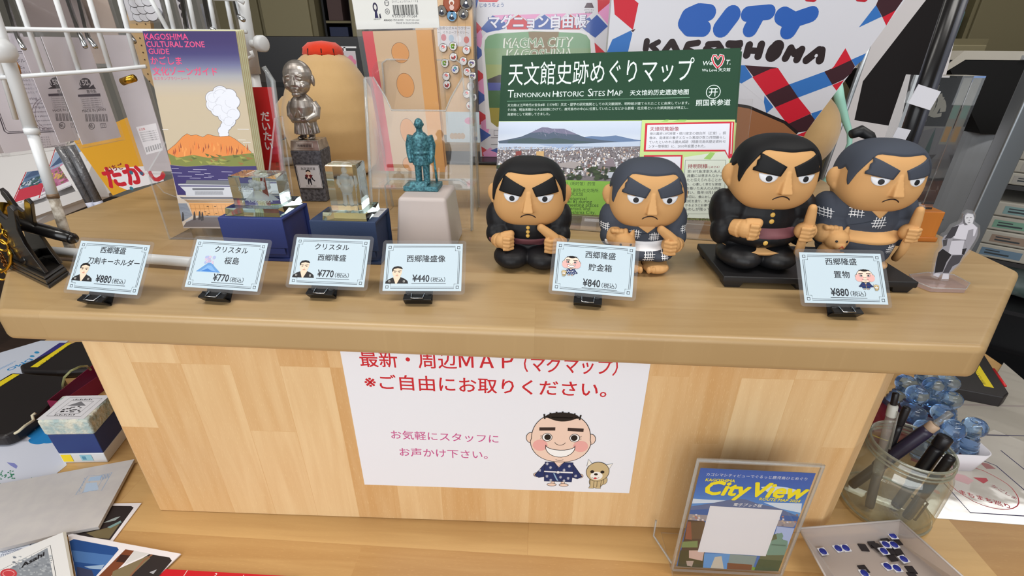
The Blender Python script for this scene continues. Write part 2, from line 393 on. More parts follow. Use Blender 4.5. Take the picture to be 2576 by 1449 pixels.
def cartoon(s,P,W,kimono=True,dog=True,smile=True): # a generic clip-art man; P maps design units, W = line width scale
    K=(34,30,30); SK=(244,214,196); NV=(34,52,104)
    sc=lambda pts:[P(*p) for p in pts]
    L=lambda pts,w=1.3,c=K,cl=False: s.line(sc(pts),w*W,c,cl)
    # legs and feet
    for sg in (-1,1):
        s.blob(sc([(sg*28,-128),(sg*58,-128),(sg*58,-168),(sg*28,-168)]),SK,K,1.2*W)
        s.blob(sc(arc(sg*52,-172,40,13)),SK,K,1.4*W)
    # sleeves, hands, robe
    for sg in (-1,1):
        s.blob(sc(arc(sg*186,-86,26,18)),SK,K,1.3*W)
        s.blob(sc([(sg*70,28),(sg*120,14),(sg*205,-92),(sg*165,-112),(sg*100,-96),(sg*80,-60)]),NV,K,1.3*W)
    s.blob(sc([(-118,30),(118,30),(122,-60),(118,-142),(-118,-142),(-122,-60)]),NV,K,1.3*W)
    s.blob(sc([(-42,34),(42,34),(0,-14)]),SK); 
    if kimono:
        L([(-46,34),(-10,-30)],1); L([(46,34),(-44,-42)],1)
        s.poly(sc([(-122,-48),(122,-52),(122,-64),(-122,-60)]),(238,238,240)); s.blob(sc(arc(-4,-58,16,13)),(238,238,240),K,1*W)
        s.poly(sc([(-44,-70),(-36,-64),(6,-140),(-14,-128)]),(150,185,215))
        for x,y in ((-100,14),(-70,-18),(-160,-46),(88,0),(46,-36),(-96,-96),(20,-100),(86,-108),(-62,-130),(52,-132),(148,-84)):
            for k in (-4,4): L([(x+k,y-12),(x+k,y+12)],.9,(236,238,246)); L([(x-12,y+k),(x+12,y+k)],.9,(236,238,246))
    else:
        L([(0,30),(0,-142)],1,(230,200,90)); s.poly(sc([(-122,-48),(122,-52),(122,-66),(-122,-62)]),(90,50,70))
    # ears, head
    for sg in (-1,1): s.blob(sc(arc(sg*244,232,38,42)),SK,K,1.5*W)
    H=[]
    for i in range(64):
        a=2*PI*i/64; c,n=math.cos(a),math.sin(a); r=1+.04*(n<0)*abs(c)
        H.append((240*math.copysign(abs(c)**.86,c)*r,(205 if n>0 else 190)*math.copysign(abs(n)**.9,n)+225))
    s.blob(sc(H),SK,K,1.7*W)
    s.poly(sc([(x,395+44*math.sqrt(max(0,1-(x/140)**2))) for x in range(-140,141,14)]+[(x,405-36*math.cos(x/140*PI/2)) for x in range(140,-141,-14)]),K)
    for i in range(7):
        x=-138+46*i; y=432-abs(i-3)**1.6*4; L([(x,y-24),(x*1.05,y+14)],4.2)
    for sg in (-1,1):
        s.poly(sc([(sg*50,322),(sg*178,318),(sg*178,292),(sg*50,296)]),(58,44,42))
        s.dot(*P(sg*166,172),30*W/1.6,(240,176,170)); s.blob(sc(arc(sg*112,240,40,32)),(250,250,250),K,1.5*W); s.poly(sc(arc(sg*108,241,27,24)),K)
        for k in (-14,0,14): L([(sg*150,242+k*.5),(sg*168,242+k)],.9)
    L(arc(-4,212,46,34,200,340,12),1.4)
    s.blob(sc([(-120,178)]+arc(0,178,122,42,200,340,9)+[(120,178)]+arc(0,165,122,88,-10,-170,14)),(252,252,252),K,1.7*W) if smile else L(arc(0,165,110,60,-150,-30,12),1.6)
    L(arc(0,62,34,14,200,340,8),1.1)
    if dog: puppy(s,P,W)
def puppy(s,P,W,ox=330,oy=0):
    K=(34,30,30); B=(206,184,140); Q=lambda pts:[P(x+ox,y+oy) for x,y in pts]
    s.blob(Q(arc(62,-116,28,36)),B,K,W); s.blob(Q(arc(0,-128,62,58)),B,K,1.2*W)
    for x in (-38,22): s.blob(Q([(x-18,-90),(x+20,-90),(x+16,-176),(x+20,-190),(x-24,-190),(x-14,-172)]),B,K,1.2*W)
    for sg in (-1,1): s.blob(Q([(sg*50,18),(sg*118,36),(sg*92,-14)] if sg>0 else [(-50,24),(-88,66),(-96,6)]),(246,244,238),K,1.2*W)
    s.blob(Q(arc(0,-40,96,84)),B,K,1.4*W); s.poly(Q(arc(-6,-76,52,36)),(248,246,240))
    for x in (-46,40): s.poly(Q(arc(x,-40,17,13)),K)
    s.poly(Q(arc(-12,-62,16,10)),K); s.line(Q(arc(-14,-82,34,18,200,340,8)),W,K); s.poly(Q(arc(-14,-98,13,8)),(200,60,60))
o_=Uz(1772,868); q_=Uz(2035,720); r_=Uz(1570,720); k_=(q_[0]-r_[0])/480
vsc=(Uz(1800,500)[1]-Uz(1785,868)[1])/(432-52)
cartoon(s,lambda x,y:(o_[0]+(x+10)*k_,o_[1]+(y-52)*vsc),.00042)
tag(s.build('paper_notice',None,mx.to_translation(),mx.to_euler()),'white paper notice with red and pink writing and cartoon man on the counter front','notice')

# ---------------------------------------------------------------- price cards
CARD=(192,208,218)
def portrait(s,x,y,h):
    K=(36,32,32); SK=(232,206,182); q=lambda pts:[(x+a*h,y+b*h) for a,b in pts]
    s.poly(q([(-.62,0),(-.6,.12),(-.42,.26),(-.2,.36),(.2,.38),(.44,.28),(.6,.16),(.64,0)]),(40,38,40))
    s.poly(q([(-.2,.36),(-.14,.44),(.16,.44),(.2,.38),(.02,0),(-.06,0)]),SK)
    s.poly(q([(-.25,.92),(-.27,.62),(-.22,.46),(-.08,.34),(.08,.34),(.2,.46),(.26,.64),(.26,.92)]),SK)
    s.poly(q([(-.28,.68),(-.3,.84),(-.2,.97),(.02,1.02),(.2,.98),(.29,.88),(.27,.84),(.02,.9),(-.2,.84),(-.24,.7)]),K)
    for a in (-.13,.12): s.poly(q([(a-.1,.76 if a<0 else .73),(a+.1,.73 if a<0 else .76),(a+.1,.705 if a<0 else .73),(a-.1,.73 if a<0 else .7)]),K); s.poly(q(arc(a,.665,.055,.022)),K)
    s.poly(q([(-.03,.56),(.05,.56),(.03,.52),(-.02,.52)]),(206,160,136)); s.poly(q(arc(0,.455,.085,.022)),(190,120,104))
    for a in (-.4,.4): s.ring(x+(a-.05)*h,y+.08*h,.1*h,.1*h,.018*h,(210,210,205))
def volcano(s,x,y,w):
    for a,c,k in ((0,(104,152,206),1),(.14,(128,172,220),.72)): s.poly([(x+w*a,y),(x+w*(.3+a*.4),y+.26*w*k),(x+w*(.42),y+.36*w*k),(x+w*.58,y+.36*w*k),(x+w*(.72-a*.3),y+.22*w*k),(x+w*(1-a),y)],c)
    s.poly([(x+w*.2,y+.02*w),(x+w*.45,y+.14*w),(x+w*.62,y+.06*w),(x+w*.9,y+.02*w)],(70,126,200))
    rn=random.Random(4); s.l+=1
    for i in range(16): s.poly(arc(x+w*(.46+rn.uniform(-.2,.2)),y+w*(.46+rn.uniform(-.1,.14)),w*rn.uniform(.03,.07),n=10),rn.choice([(190,170,200),(170,178,214),(206,186,206)]),False)
def price_card(name,px,fitv,lines,price,art,label):
    x,y,yaw,tilt=fitv; W,H=.0692,.0448; m=.0032
    t=thing('price_card',(x,y,1.0),label,'price card','price cards along the counter edge',(0,0,R(yaw)))
    s=Sheet(); s.slab(W,H,.0002,ink(CARD,.4)); K=(44,46,52)
    # key-fret border
    a,g,q=.0024,.0012,.003
    for e,wd in ((0,.00042),(g,.00032)):
        c=q+.0012-e; A=a+e; s.line([(A+c,A),(W-A-c,A),(W-A-c,A+c),(W-A,A+c),(W-A,H-A-c),(W-A-c,H-A-c),(W-A-c,H-A),(A+c,H-A),(A+c,H-A-c),(A,H-A-c),(A,A+c),(A+c,A+c)],wd,K,True)
    for cx in (a+.0012,W-a-.0012):
        for cy in (a+.0012,H-a-.0012): s.ring(cx-.0013,cy-.0013,.0026,.0026,.0004,K)
    for (txt,cx,cy,w) in lines: s.text(txt,cx*W,cy*H,None,K,'c',w=w*W,b=.012)
    s.text(price,art[2]*W,art[3]*H,.0092,K,b=.016,w=.215*W); s.text('（税込）',(art[2]+.235)*W,(art[3]+.005)*H,None,K,w=.185*W,b=.006)
    s.line([((art[2]-.01)*W,(art[3]-.035)*H),((art[2]+.43)*W,(art[3]-.035)*H)],.0004,K)
    if art[0]=='man': portrait(s,.17*W,art[1]*H,.36*H)
    if art[0]=='hill': volcano(s,.1*W,art[1]*H,.34*W)
    if art[0]=='toon': cartoon(s,lambda a,b_:(art[4]*W+a*.0000285,art[1]*H+b_*.0000285),.00018,art[5],False,art[5]); puppy(s,lambda a,b_:(art[4]*W+art[6]*W+a*.0000225,art[1]*H-.0018+b_*.0000225),.00014,0,0)
    c=s.build('printed_card',t,(0,0,.008),(-R(tilt),0,0)); c['label']='pale blue card with fretwork border, name and yen price'
    # laminate pouch round it
    f=MB(); pr=Sheet(); pr.slab(W+2*m,H+2*m,.0006,LAM,.003,-m,-m); pr.build('laminate_sleeve',t,(0,.0002,.008),(-R(tilt),0,0))
    # binder clip: folded black spring gripping the lower edge, two wire arms, one forward and one back
    bw=.024; cx=W*.46
    k=thing('binder_clip',(0,0,0),None,None); k.parent=t; k.location=(cx,0,0); 
    E=Euler((-R(tilt),0,0)).to_matrix(); fwd=lambda v,n:(E@V((0,-n,v)))+V((0,0,.008))
    b=MB(); P=[fwd(-.0038,.0016),fwd(-.0092,.0055),fwd(-.0102,-.0035),fwd(.0025,-.0030)]
    for i in range(3):
        p,q2=P[i],P[i+1]; n=(q2-p).cross(V((1,0,0))).normalized()*.0005
        for x0,x1 in ([(-bw/2,-bw/6),(bw/6,bw/2),(-bw/6,bw/6)] if i==0 else [(-bw/2,bw/2)]):
            b.hexa([V((x0,0,0))+p-n,V((x1,0,0))+p-n,V((x1,0,0))+p+n,V((x0,0,0))+p+n],[V((x0,0,0))+q2-n,V((x1,0,0))+q2-n,V((x1,0,0))+q2+n,V((x0,0,0))+q2+n],BLK)
    zmin=min(v.co.z for v in b.bm.verts)
    for sg in (-1,1): b.tube([V((sg*bw*.33-bw*.15,0,0))+P[0]+V((0,-.0006,0)),V((sg*bw*.33+bw*.15,0,0))+P[0]+V((0,-.0006,0))],.0011,BLK,8)
    b.build('clip_body',k)
    for s_,n0 in ((1,.0036),(-1,-.0036)):
        b=MB(); e=.0055
        if s_>0: b.tube([V((-e,0,0))+fwd(.003,.003),V((-e*.85,0,0))+fwd(.012,.0022),V((-e*.4,0,0))+fwd(.016,.0022),V((e*.4,0,0))+fwd(.016,.0022),V((e*.85,0,0))+fwd(.012,.0022),V((e,0,0))+fwd(.003,.003)],.0005,CHROME,6) if False else b.tube([V((-e,0,0))+fwd(-.0030,.0022),V((-e*.9,0,0))+fwd(-.0085,.0066),V((e*.9,0,0))+fwd(-.0085,.0066),V((e,0,0))+fwd(-.0030,.0022)],.0005,CHROME,6)
        else: b.tube([V((-e,0,0))+fwd(.003,-.0036),V((-e*1.1,.012,0))+fwd(-.004,-.006),V((e*1.1,.012,0))+fwd(-.004,-.006),V((e,0,0))+fwd(.003,-.0036)],.0005,CHROME,6)
        b.build('wire_arm',k)
    dz=-(zmin) # rest on the counter
    for ch in t.children: ch.location.z+=dz+.0002
    return t
price_u=(0,0)
price_card('card',None,(-.4098,.3491,-4.9,38.8),[('西郷隆盛',.5,.79,.36),('刀剣キーホルダー',.55,.56,.74)],'¥880',('man',.19,.37,.19),'price card for the sword key holder, leftmost, reading 880 yen with a portrait')
price_card('card',None,(-.3117,.3619,-3.9,40.6),[('クリスタル',.52,.76,.46),('桜島',.56,.53,.2)],'¥770',('hill',.33,.36,.16),'price card with a blue volcano picture, 770 yen, in front of the crystal cube')
price_card('card',None,(-.2224,.3736,-1.1,40.2),[('クリスタル',.5,.76,.46),('西郷隆盛',.52,.53,.38)],'¥770',('man',.15,.36,.18),'price card reading 770 yen with a portrait, in front of the tall crystal')
price_card('card',None,(-.1349,.3672,3.7,43.8),[('西郷隆盛像',.53,.62,.5)],'¥440',('man',.15,.37,.19),'price card reading 440 yen, in front of the frosted plinth')
price_card('card',None,(.014,.3778,-6.9,35.6),[('西郷隆盛',.57,.72,.38),('貯金箱',.58,.47,.29)],'¥840',('toon',.44,.38,.14,.215,True,-.085),'glossy price card reading 840 yen, between the two smaller figurines')
price_card('card',None,(.2276,.3707,1.3,39.7),[('西郷隆盛',.5,.77,.38),('置物',.49,.51,.19)],'¥880',('toon',.40,.33,.15,.765,False,.12),'price card reading 880 yen with a cartoon man and puppy, before the two larger figurines')
# ---------------------------------------------------------------- glazed clay figurines
CLAY=(208,160,106)
def figurine(name,loc,label,cat,group,kimono,tall,yaw=0,sc=1):
    t=thing(name,loc,label,cat,group,(0,0,R(yaw))); t.scale=(sc,sc,sc)
    mm=.001
    SKIN=mat('matte_tan_clay',CLAY,.62,spec=.25)
    HAIR=mat('slate_blue_paint',(68,73,84),.7,spec=.2) if kimono else mat('matte_black_paint',(26,26,28),.6,spec=.25)
    ROBE=HAIR if kimono else mat('satin_black_paint',(24,24,27),.5,spec=.3)
    KW=ink((240,240,242),.6); EYE_=mat('eye_white_paint',(232,234,240),.5); PUP=mat('pupil_paint',(48,50,60) if kimono else (30,30,34),.5)
    hz=.0885 if tall else .0742                    # height of the head's centre
    a,b_,c=.0358,.0305,.0332; n=2.65; hy=-.002
    # head with ears and nose, one skin
    def hr(d,k=0):
        x,y,z=d; aa=a*(1+.075*max(0,-z)-.07*max(0,z)); return 1/((abs(x)/(aa+k))**n+(abs(y)/(b_+k))**n+(abs(z)/(c+k))**n)**(1/n)
    def hd(az,el): return V((math.sin(az)*math.cos(el),-math.cos(az)*math.cos(el),math.sin(el)))
    h=MB(); NA,NE=72,40; vs=[];fs=[]
    for i in range(1,NE):
        for j in range(NA): d=hd(2*PI*j/NA,-PI/2+PI*i/NE); vs.append(d*hr(d)+V((0,hy,hz)))
    vs+=[V((0,hy,hz+c)),V((0,hy,hz-c))]
    for i in range(NE-2):
        for j in range(NA): fs.append((i*NA+j,i*NA+(j+1)%NA,(i+1)*NA+(j+1)%NA,(i+1)*NA+j))
    for j in range(NA): fs.append(((NE-2)*NA+j,(NE-2)*NA+(j+1)%NA,len(vs)-2)); fs.append(((j+1)%NA,j,len(vs)-1))
    h.add(vs,fs,SKIN,True)
    for sg in (-1,1):
        h.ell((sg*.0345,hy+.006,hz-.0035),(.0085,.0055,.0108),SKIN,18,(0,sg*.25,sg*.45))
        h.ell((sg*.0335,hy+.004,hz-.010),(.0055,.005,.0055),SKIN,14)
    nx=.0055
    h.hexa([(-nx,hy-b_+.004,hz-.0125),(nx,hy-b_+.004,hz-.0125),(nx*.9,hy-b_-.0066,hz-.0115),(-nx*.9,hy-b_-.0066,hz-.0115)],
           [(-.003,hy-b_+.004,hz+.008),(.003,hy-b_+.004,hz+.008),(.0016,hy-b_-.0008,hz+.007),(-.0016,hy-b_-.0008,hz+.007)],SKIN)
    head=remesh(h,'head',.00085,SKIN,5,t)
    TH=bvh(head)
    for sg in (-1,1): pass
    # hair cap with fringe, sideburns and nape
    L=[(0,41),(20,41),(38,40),(45,38),(52,24),(60,8),(67,-12),(70,-6),(74,8),(84,13),(95,6),(104,-6),(112,-22),(140,-30),(180,-32)]
    def line(az):
        az=abs(math.degrees((az+PI)%(2*PI)-PI))
        for (p,e),(q,g) in zip(L,L[1:]):
            if az<=q: return R(e+(g-e)*(az-p)/(q-p))
        return R(-32)
    NA2,NE2=180,22; vs=[];fs=[]
    for j in range(NA2):
        az=2*PI*j/NA2; e0=line(az)
        for i in range(NE2+1):
            el=e0+(R(89.5)-e0)*i/NE2; d=hd(az,el); k=.0013*min(1,(i+.6)/1.6) if i else -.0006
            if i==0: d=hd(az,e0)
            vs.append(d*hr(d,k)+V((0,hy,hz)))
    for j in range(NA2):
        q=(j+1)%NA2
        for i in range(NE2): fs.append((j*(NE2+1)+i,q*(NE2+1)+i,q*(NE2+1)+i+1,j*(NE2+1)+i+1))
    fs.append([j*(NE2+1)+NE2 for j in range(NA2)])
    m=MB(); m.add(vs,fs,HAIR,True); m.build('hair',t)
    if kimono and tall:
        m=MB(); m.tube([(-.004,.012,hz+.026),(-.008,.016,hz+.034),(-.017,.018,hz+.038),(-.025,.017,hz+.035)],[.004,.0045,.0055,.0042],mat('black_topknot_paint',(22,22,24),.5),12); m.build('topknot',t)
    # brows, eyes, mouth laid on the face
    for sg in (-1,1):
        pts=[(sg*.0032,hz+.0115),(sg*.0228,hz+.0210),(sg*.0276,hz+.0070),(sg*.0070,hz+.0034)]
        if sg<0: pts=pts[::-1]
        D=dense(pts,7)
        if tall or kimono: # brushed ragged outer end
            D=[(x+(sg*.0005*((i%3)-1) if abs(x)>.0215 else 0),z) for i,(x,z) in enumerate(D)]
        patch(TH,D,.0014,HAIR,5).build('eyebrow',t)
        ex=sg*.0158; ez=hz+.0052
        E=[(ex+.0076*math.cos(q),ez-.0078*abs(math.sin(q))**.9) for q in [PI*i/16 for i in range(17)]]
        e=patch(TH,E,.0005,EYE_,5,dome=.0004).build('eye',t)
        px=ex+(.0004 if sg<0 else -.0006)
        patch(TH,arc(px,ez-.0040,.0025,n=20),.0010,PUP,4).build('pupil',e)
    T2=TH; m=MB(); pts=[]
    for i in range(15):
        x=-.0074+.0148*i/14; z=hz-.0175+.0030*(1-((i-7)/7)**2)-.0004*(abs(i-7)==7); p,nn=hitf(TH,x,z)
        if p is not None: pts.append(p+V((0,-.0001,0)))
    m.tube(pts,[.0003]+[.00055]*(len(pts)-2)+[.0003],mat('mouth_paint',(46,30,26),.6),8); m.build('mouth',t)
    # ---- body
    b=MB(); K=ROBE
    if not tall:
        b.ell((0,.004,.040),(.0345,.0285,.024),K,28); b.ell((0,.008,.019),(.0335,.025,.019),K,28)
        for sg in (-1,1):
            b.ell((sg*.0255,.004,.046),(.0175,.0205,.0185),K,20); b.ell((sg*.030,.001,.043),(.0138,.018,.021),K,20,(0,sg*.25,0)); b.ell((sg*.027,-.004,.034),(.0135,.018,.013),K,20); b.ell((sg*.0335,-.008,.033),(.0095,.013,.012),K,18,(0,0,sg*.3))
        if not kimono:
            for sg in (-1,1): b.ell((sg*.0158,-.0165,.0116),(.0192,.0245,.0116),K,24)
        else:
            b.ell((0,-.010,.0190),(.031,.027,.0095),K,28)
            for sg in (-1,1): b.ell((sg*.0135,-.0145,.0178),(.0175,.0225,.0075),K,24)
    else:
        b.ell((0,.004,.046),(.036,.028,.030),K,28); b.ell((0,.003,.0310),(.0372,.0325,.0140),K,28)
        for sg in (-1,1):
            b.ell((sg*.0275,.004,.053),(.0175,.021,.019),K,20); b.ell((sg*.034,.003,.049),(.0138,.0185,.023),K,20,(0,sg*.22,0)); b.ell((sg*.030,-.003,.040),(.014,.019,.014),K,20); b.ell((sg*.0372,-.006,.034),(.010,.014,.014),K,18,(0,0,sg*.2))
        if kimono: b.lathe([(.0001,.004),(.0285,.004),(.0325,.012),(.0345,.026),(.034,.034),(.0001,.036)],K,28,(0,.001,0))
    body=remesh(b,'robe' if kimono else 'tunic',.0011,ROBE,5,t); TB=bvh(body)
    if tall and not kimono:
        g=MB()
        for sg in (-1,1): g.ell((sg*.0160,-.008,.0105),(.0205,.0275,.0122),K,24); g.lathe([(.0001,0.0003),(.017,.0003),(.0185,.010),(.017,.024),(.0001,.025)],K,20,(sg*.0155,.003,0))
        remesh(g,'trousers',.0011,mat('trouser_black_paint',(25,25,28),.5),4,t)
        g=MB(); g.lathe([(.0001,.0160),(.0300,.0160),(.0325,.0190),(.0001,.0205)],SKIN,32); g.ell((0,0,.018),(.001,.001,.001),SKIN,8); 
        o=g.build('waist',t,smooth=True); o.scale=(1,.9,1); o['label']='bare tan waist showing below the tunic'
    # sash
    z0,z1=((.0242,.0326) if not kimono else (.0255,.0328)) if not tall else ((.0335,.0432) if not kimono else (.031,.0415))
    SASH=mat('plum_sash_paint',(112,66,72),.6) if not kimono else (SKIN if tall else mat('white_sash_paint',(236,236,240),.6))
    m=MB(); vs=[];fs=[]; NAZ=48; NZ=5
    aw=PI*.5 if (tall and kimono) else PI*.27 if tall else PI*.34
    for j in range(NAZ+1):
        az=-aw+2*aw*j/NAZ; d=V((math.sin(az),-math.cos(az),0))
        for i in range(NZ+1):
            z=z0+(z1-z0)*i/NZ-.0018*math.cos(az)*(1 if kimono else .6); hh=TB.ray_cast(V((0,.002,z))+d*.12,-d)
            p=hh[0] if hh[0] else V((0,.002,z))+d*.03
            vs.append(p+d*(.0010 if 0<i<NZ else -.0003))
    for j in range(NAZ):
        for i in range(NZ): q=j*(NZ+1)+i; fs.append((q,q+NZ+1,q+NZ+2,q+1))
    m.add(vs,fs,SASH,True); m.build('sash',t)
    # buttons or cross-hatched cloth pattern
    if not kimono:
        zs=[(.0440,0),(.0398,0),(.0356,0)] if not tall else [(.0605,.0),(.0545,.0),(.0485,.0),(.0292,-.003)]
        for z,x in zs:
            p,nn=hitf(TB,x,z)
            q=MB(); q.ell((0,0,0),(.0020 if not tall else .0023,.0011,.0020 if not tall else .0023),mat('brass_paint',(222,178,88),.4),16); q.build('button',t,p)
        if tall:
            m=MB(); strokes(m,TB,[(-.0035,.026,-.005,.0205)],.0026,ink((12,12,13),.6)); m.build('tunic_slit',t)
    else:
        rn=random.Random(5 if tall else 9); m=MB()
        spots=[(-.0105,.0385,1),(.0090,.0362,1),(-.0395,.043,.8),(.0395,.043,.8),(.003,.0195,1),(.019,.0205,.8)] if not tall else [(-.0185,.0575,1.15),(.0015,.0485,1.15),(-.0425,.054,1),(.041,.05,1),(.017,.0245,1),(-.001,.014,1.05)]
        for x,z,k in spots:
            sl=rn.uniform(-.25,.25)
            for i in range(4):
                u=(i-1.5)*.0022*k+rn.uniform(-.0003,.0003); strokes(m,TB,[(x+u+sl*.004,z+.0048*k*rn.uniform(.8,1.1),x+u-sl*.004,z-.0048*k*rn.uniform(.8,1.1))],.0009,KW)
            for i in range(3):
                u=(i-1)*.0024*k+rn.uniform(-.0003,.0003); strokes(m,TB,[(x-.0056*k*rn.uniform(.8,1.1),z+u-sl*.003,x+.0056*k*rn.uniform(.8,1.1),z+u+sl*.003)],.0009,KW)
        m.build('kimono_pattern',body)
        # neck opening and lapels
        vz,vb=((.0470,.0405) if not tall else (.066,.0525)); w_=.0095 if not tall else .0150
        pts=dense([(-w_,vz),(w_,vz),(.001,vb)],6); pts=[p for p in pts]
        patch(TB,pts,.0006,SKIN,5).build('neckline',t)
        m=MB(); g=ink((40,45,56),.7)
        strokes(m,TB,[(.001,vb,-.026,z1+.0015),(-w_,vz,.006,vb-.003)],.0007,g,n=12); m.build('lapel_seam',body)
    # ---- hands: palm, four bent fingers, thumb off its side
    def hand(side,c,s=1.0,thumb=(0,0,1),kn=(0,-1,0),tl=1):
        q=MB(); c=V(c); q.ell(c,(.0085*s,.0080*s,.0078*s),SKIN,20)
        ax=V(kn).normalized(); up=V((0,0,1)); lat=ax.cross(up).normalized()
        for i in range(4):
            z=(.0048-.0034*i)*s; L_=(1,.98,.94,.82)[i]
            k0=c+ax*.0058*s+lat*(-side*.0052*s)+up*z; k1=c+ax*.0094*s*L_+lat*(-side*.0010*s)+up*(z-.0003); k2=c+ax*.0075*s+lat*(side*.0052*s)+up*(z-.0006)
            q.tube([k0,k1,k2],[.0018*s,.0020*s,.0017*s],SKIN,10)
        th=V(thumb).normalized(); b0=c+up*.004*s+lat*(-side*.002*s)
        q.tube([b0,b0+th*.009*s*tl,b0+th*.0175*s*tl],[.0046*s,.0044*s,.0036*s],SKIN,12); q.ell(b0+th*.0175*s*tl,(.0036*s,)*3,SKIN,12)
        q.tube([c+V((-side*-.004,.003,-.001)),c+V((side*.008*s,.008*s,-.0015))],[.0078*s,.0066*s],SKIN,14)
        return remesh(q,'hand',.0007,SKIN,3,t)
    if not tall:
        if not kimono: hand(-1,(-.0235,-.0245,.0300),1.08,(.75,-.1,.35),(.6,-.8,0),.5)
        hand(1,(.0255,-.0245,.0290),1.12,(-.80,-.15,.66),(-.35,-.93,0))
    else:
        if not kimono: hand(-1,(-.0225,-.0275,.0425),1.15,(.85,-.2,.2),(.55,-.83,0),.5)
        hand(1,(.0305,-.0255,.041),1.05,(-.12,-.12,1),(-.2,-.97,0))
        q=MB(); q.tube([(.0285,-.030,.036),(.0315,-.0245,.022),(.0335,-.017,.010)],[.0036,.004,.0034],SKIN,12); q.build('sword_hilt',t)['label']='tan sword scabbard hanging from the hand'
    if kimono:
        # little dog tucked against the right arm
        dx,dy,dz=(-.0205,-.0255,.0300) if not tall else (-.0310,-.0215,.030)
        q=MB(); q.ell((dx,dy,dz),(.0110,.0095,.0105),SKIN,22); q.ell((dx,dy-.0068,dz-.0038),(.0058,.0045,.0042),SKIN,16)
        for sg in (-1,1): q.tube([(dx+sg*.0058,dy+.001,dz+.005),(dx+sg*.0078,dy+.001,dz+.0135)],[.0042,.0012],SKIN,10)
        q.ell((dx-.009,dy+.010,dz+.004),(.0095,.0105,.0100),SKIN,18); q.ell((dx-.002,dy+.004,dz-.016),(.0105,.010,.0125),SKIN,18)
        for sg in (-1,1): q.tube([(dx+sg*.0052,dy-.002,dz-.012),(dx+sg*.0055,dy-.007,dz-.027 if dz>.0275 else .0022)],[.0042,.0034],SKIN,10)
        for i in range(4): q.ell((dx-.012+.0042*i,dy+.0012+.001*abs(i-1.5),dz+.0115),(.0026,.0046,.0028),SKIN,10)
        d=remesh(q,'dog',.0008,SKIN,3,t); d['label']='small tan dog held against the arm'; TD=bvh(d)
        for x in (-.0048,.0048):
            patch(TD,arc(dx+x,dz+.0012,.0011,n=12),.0004,PUP,3).build('dog_eye',d)
        m=MB(); strokes(m,TD,[(dx,dz-.0028,dx-.0022,dz-.0052),(dx,dz-.0028,dx+.0022,dz-.0052)],.0008,ink((190,60,50))); m.build('dog_mouth',d)
        # bare feet with toes
        for sg in (-1,1):
            q=MB()
            if not tall:
                q.ell((sg*.0130,-.0270,.0060),(.0132,.0128,.0060),SKIN,22); q.ell((sg*.0130,-.0190,.0075),(.0128,.013,.0068),SKIN,20)
                for i in range(5): q.ell((sg*(.0042+.0046*i),-.0380+.0008*i*i*.5,.0066),((.0027,.0022,.0021,.002,.0019)[i],.0036,.0036),SKIN,12)
            else:
                q.ell((sg*.0140,-.0165,.0056),(.0112,.0150,.0056),SKIN,20); q.tube([(sg*.014,-.006,.002),(sg*.014,-.003,.014)],[.0105,.0098],SKIN,16)
                for i in range(5): q.ell((sg*(.0060+.0040*i),-.0292+.0006*i*i,.0048),((.0027,.0022,.0021,.002,.0019)[i],.0036,.0038),SKIN,12)
            remesh(q,'foot',.00075,SKIN,2,t)
    return t
G1='cartoon figurines of a scowling man'
figurine('coin_bank',(-.0100,.472,1.0),'small squat coin bank figurine in black uniform with plum sash, nothing under it','figurine',G1,False,False)
figurine('coin_bank',(.1065,.476,1.0),'small coin bank figurine in slate kimono with white sash and bare feet','figurine',G1,True,False)
def plinth(loc,w,d,label):
    t=thing('display_plinth',loc,label,'display base','black footed bases'); m=MB(); P=BLK
    m.bx((-w/2,-d/2,.006),(w/2,d/2,.0125),mat('matte_black_plastic',(26,25,27),.5)); o=m.build('plate',t,bevel=.0012)
    for sx in (-1,1):
        for sy in (-1,1):
            m=MB(); x,y=sx*(w/2-.011),sy*(d/2-.009); m.hexa([(x-.007,y-.006,0),(x+.007,y-.006,0),(x+.007,y+.006,0),(x-.007,y+.006,0)],[(x-.0095,y-.0075,.0062),(x+.0095,y-.0075,.0062),(x+.0095,y+.0075,.0062),(x-.0095,y+.0075,.0062)],mat('matte_black_plastic',(26,25,27),.5)); m.build('foot',t,bevel=.0008)
plinth((.219,.459,1.0),.088,.086,'black footed base under the black-uniformed standing figurine')
plinth((.3085,.459,1.0),.085,.086,'black footed base under the kimono figurine with a topknot')
figurine('standing_figurine',(.2140,.457,1.0127),'taller standing figurine in black uniform with plum sash, on a black base','figurine',G1,False,True)
figurine('standing_figurine',(.3130,.464,1.0127),'taller kimono figurine with topknot and tan sash, dog at its side','figurine',G1,True,True,0,.97)
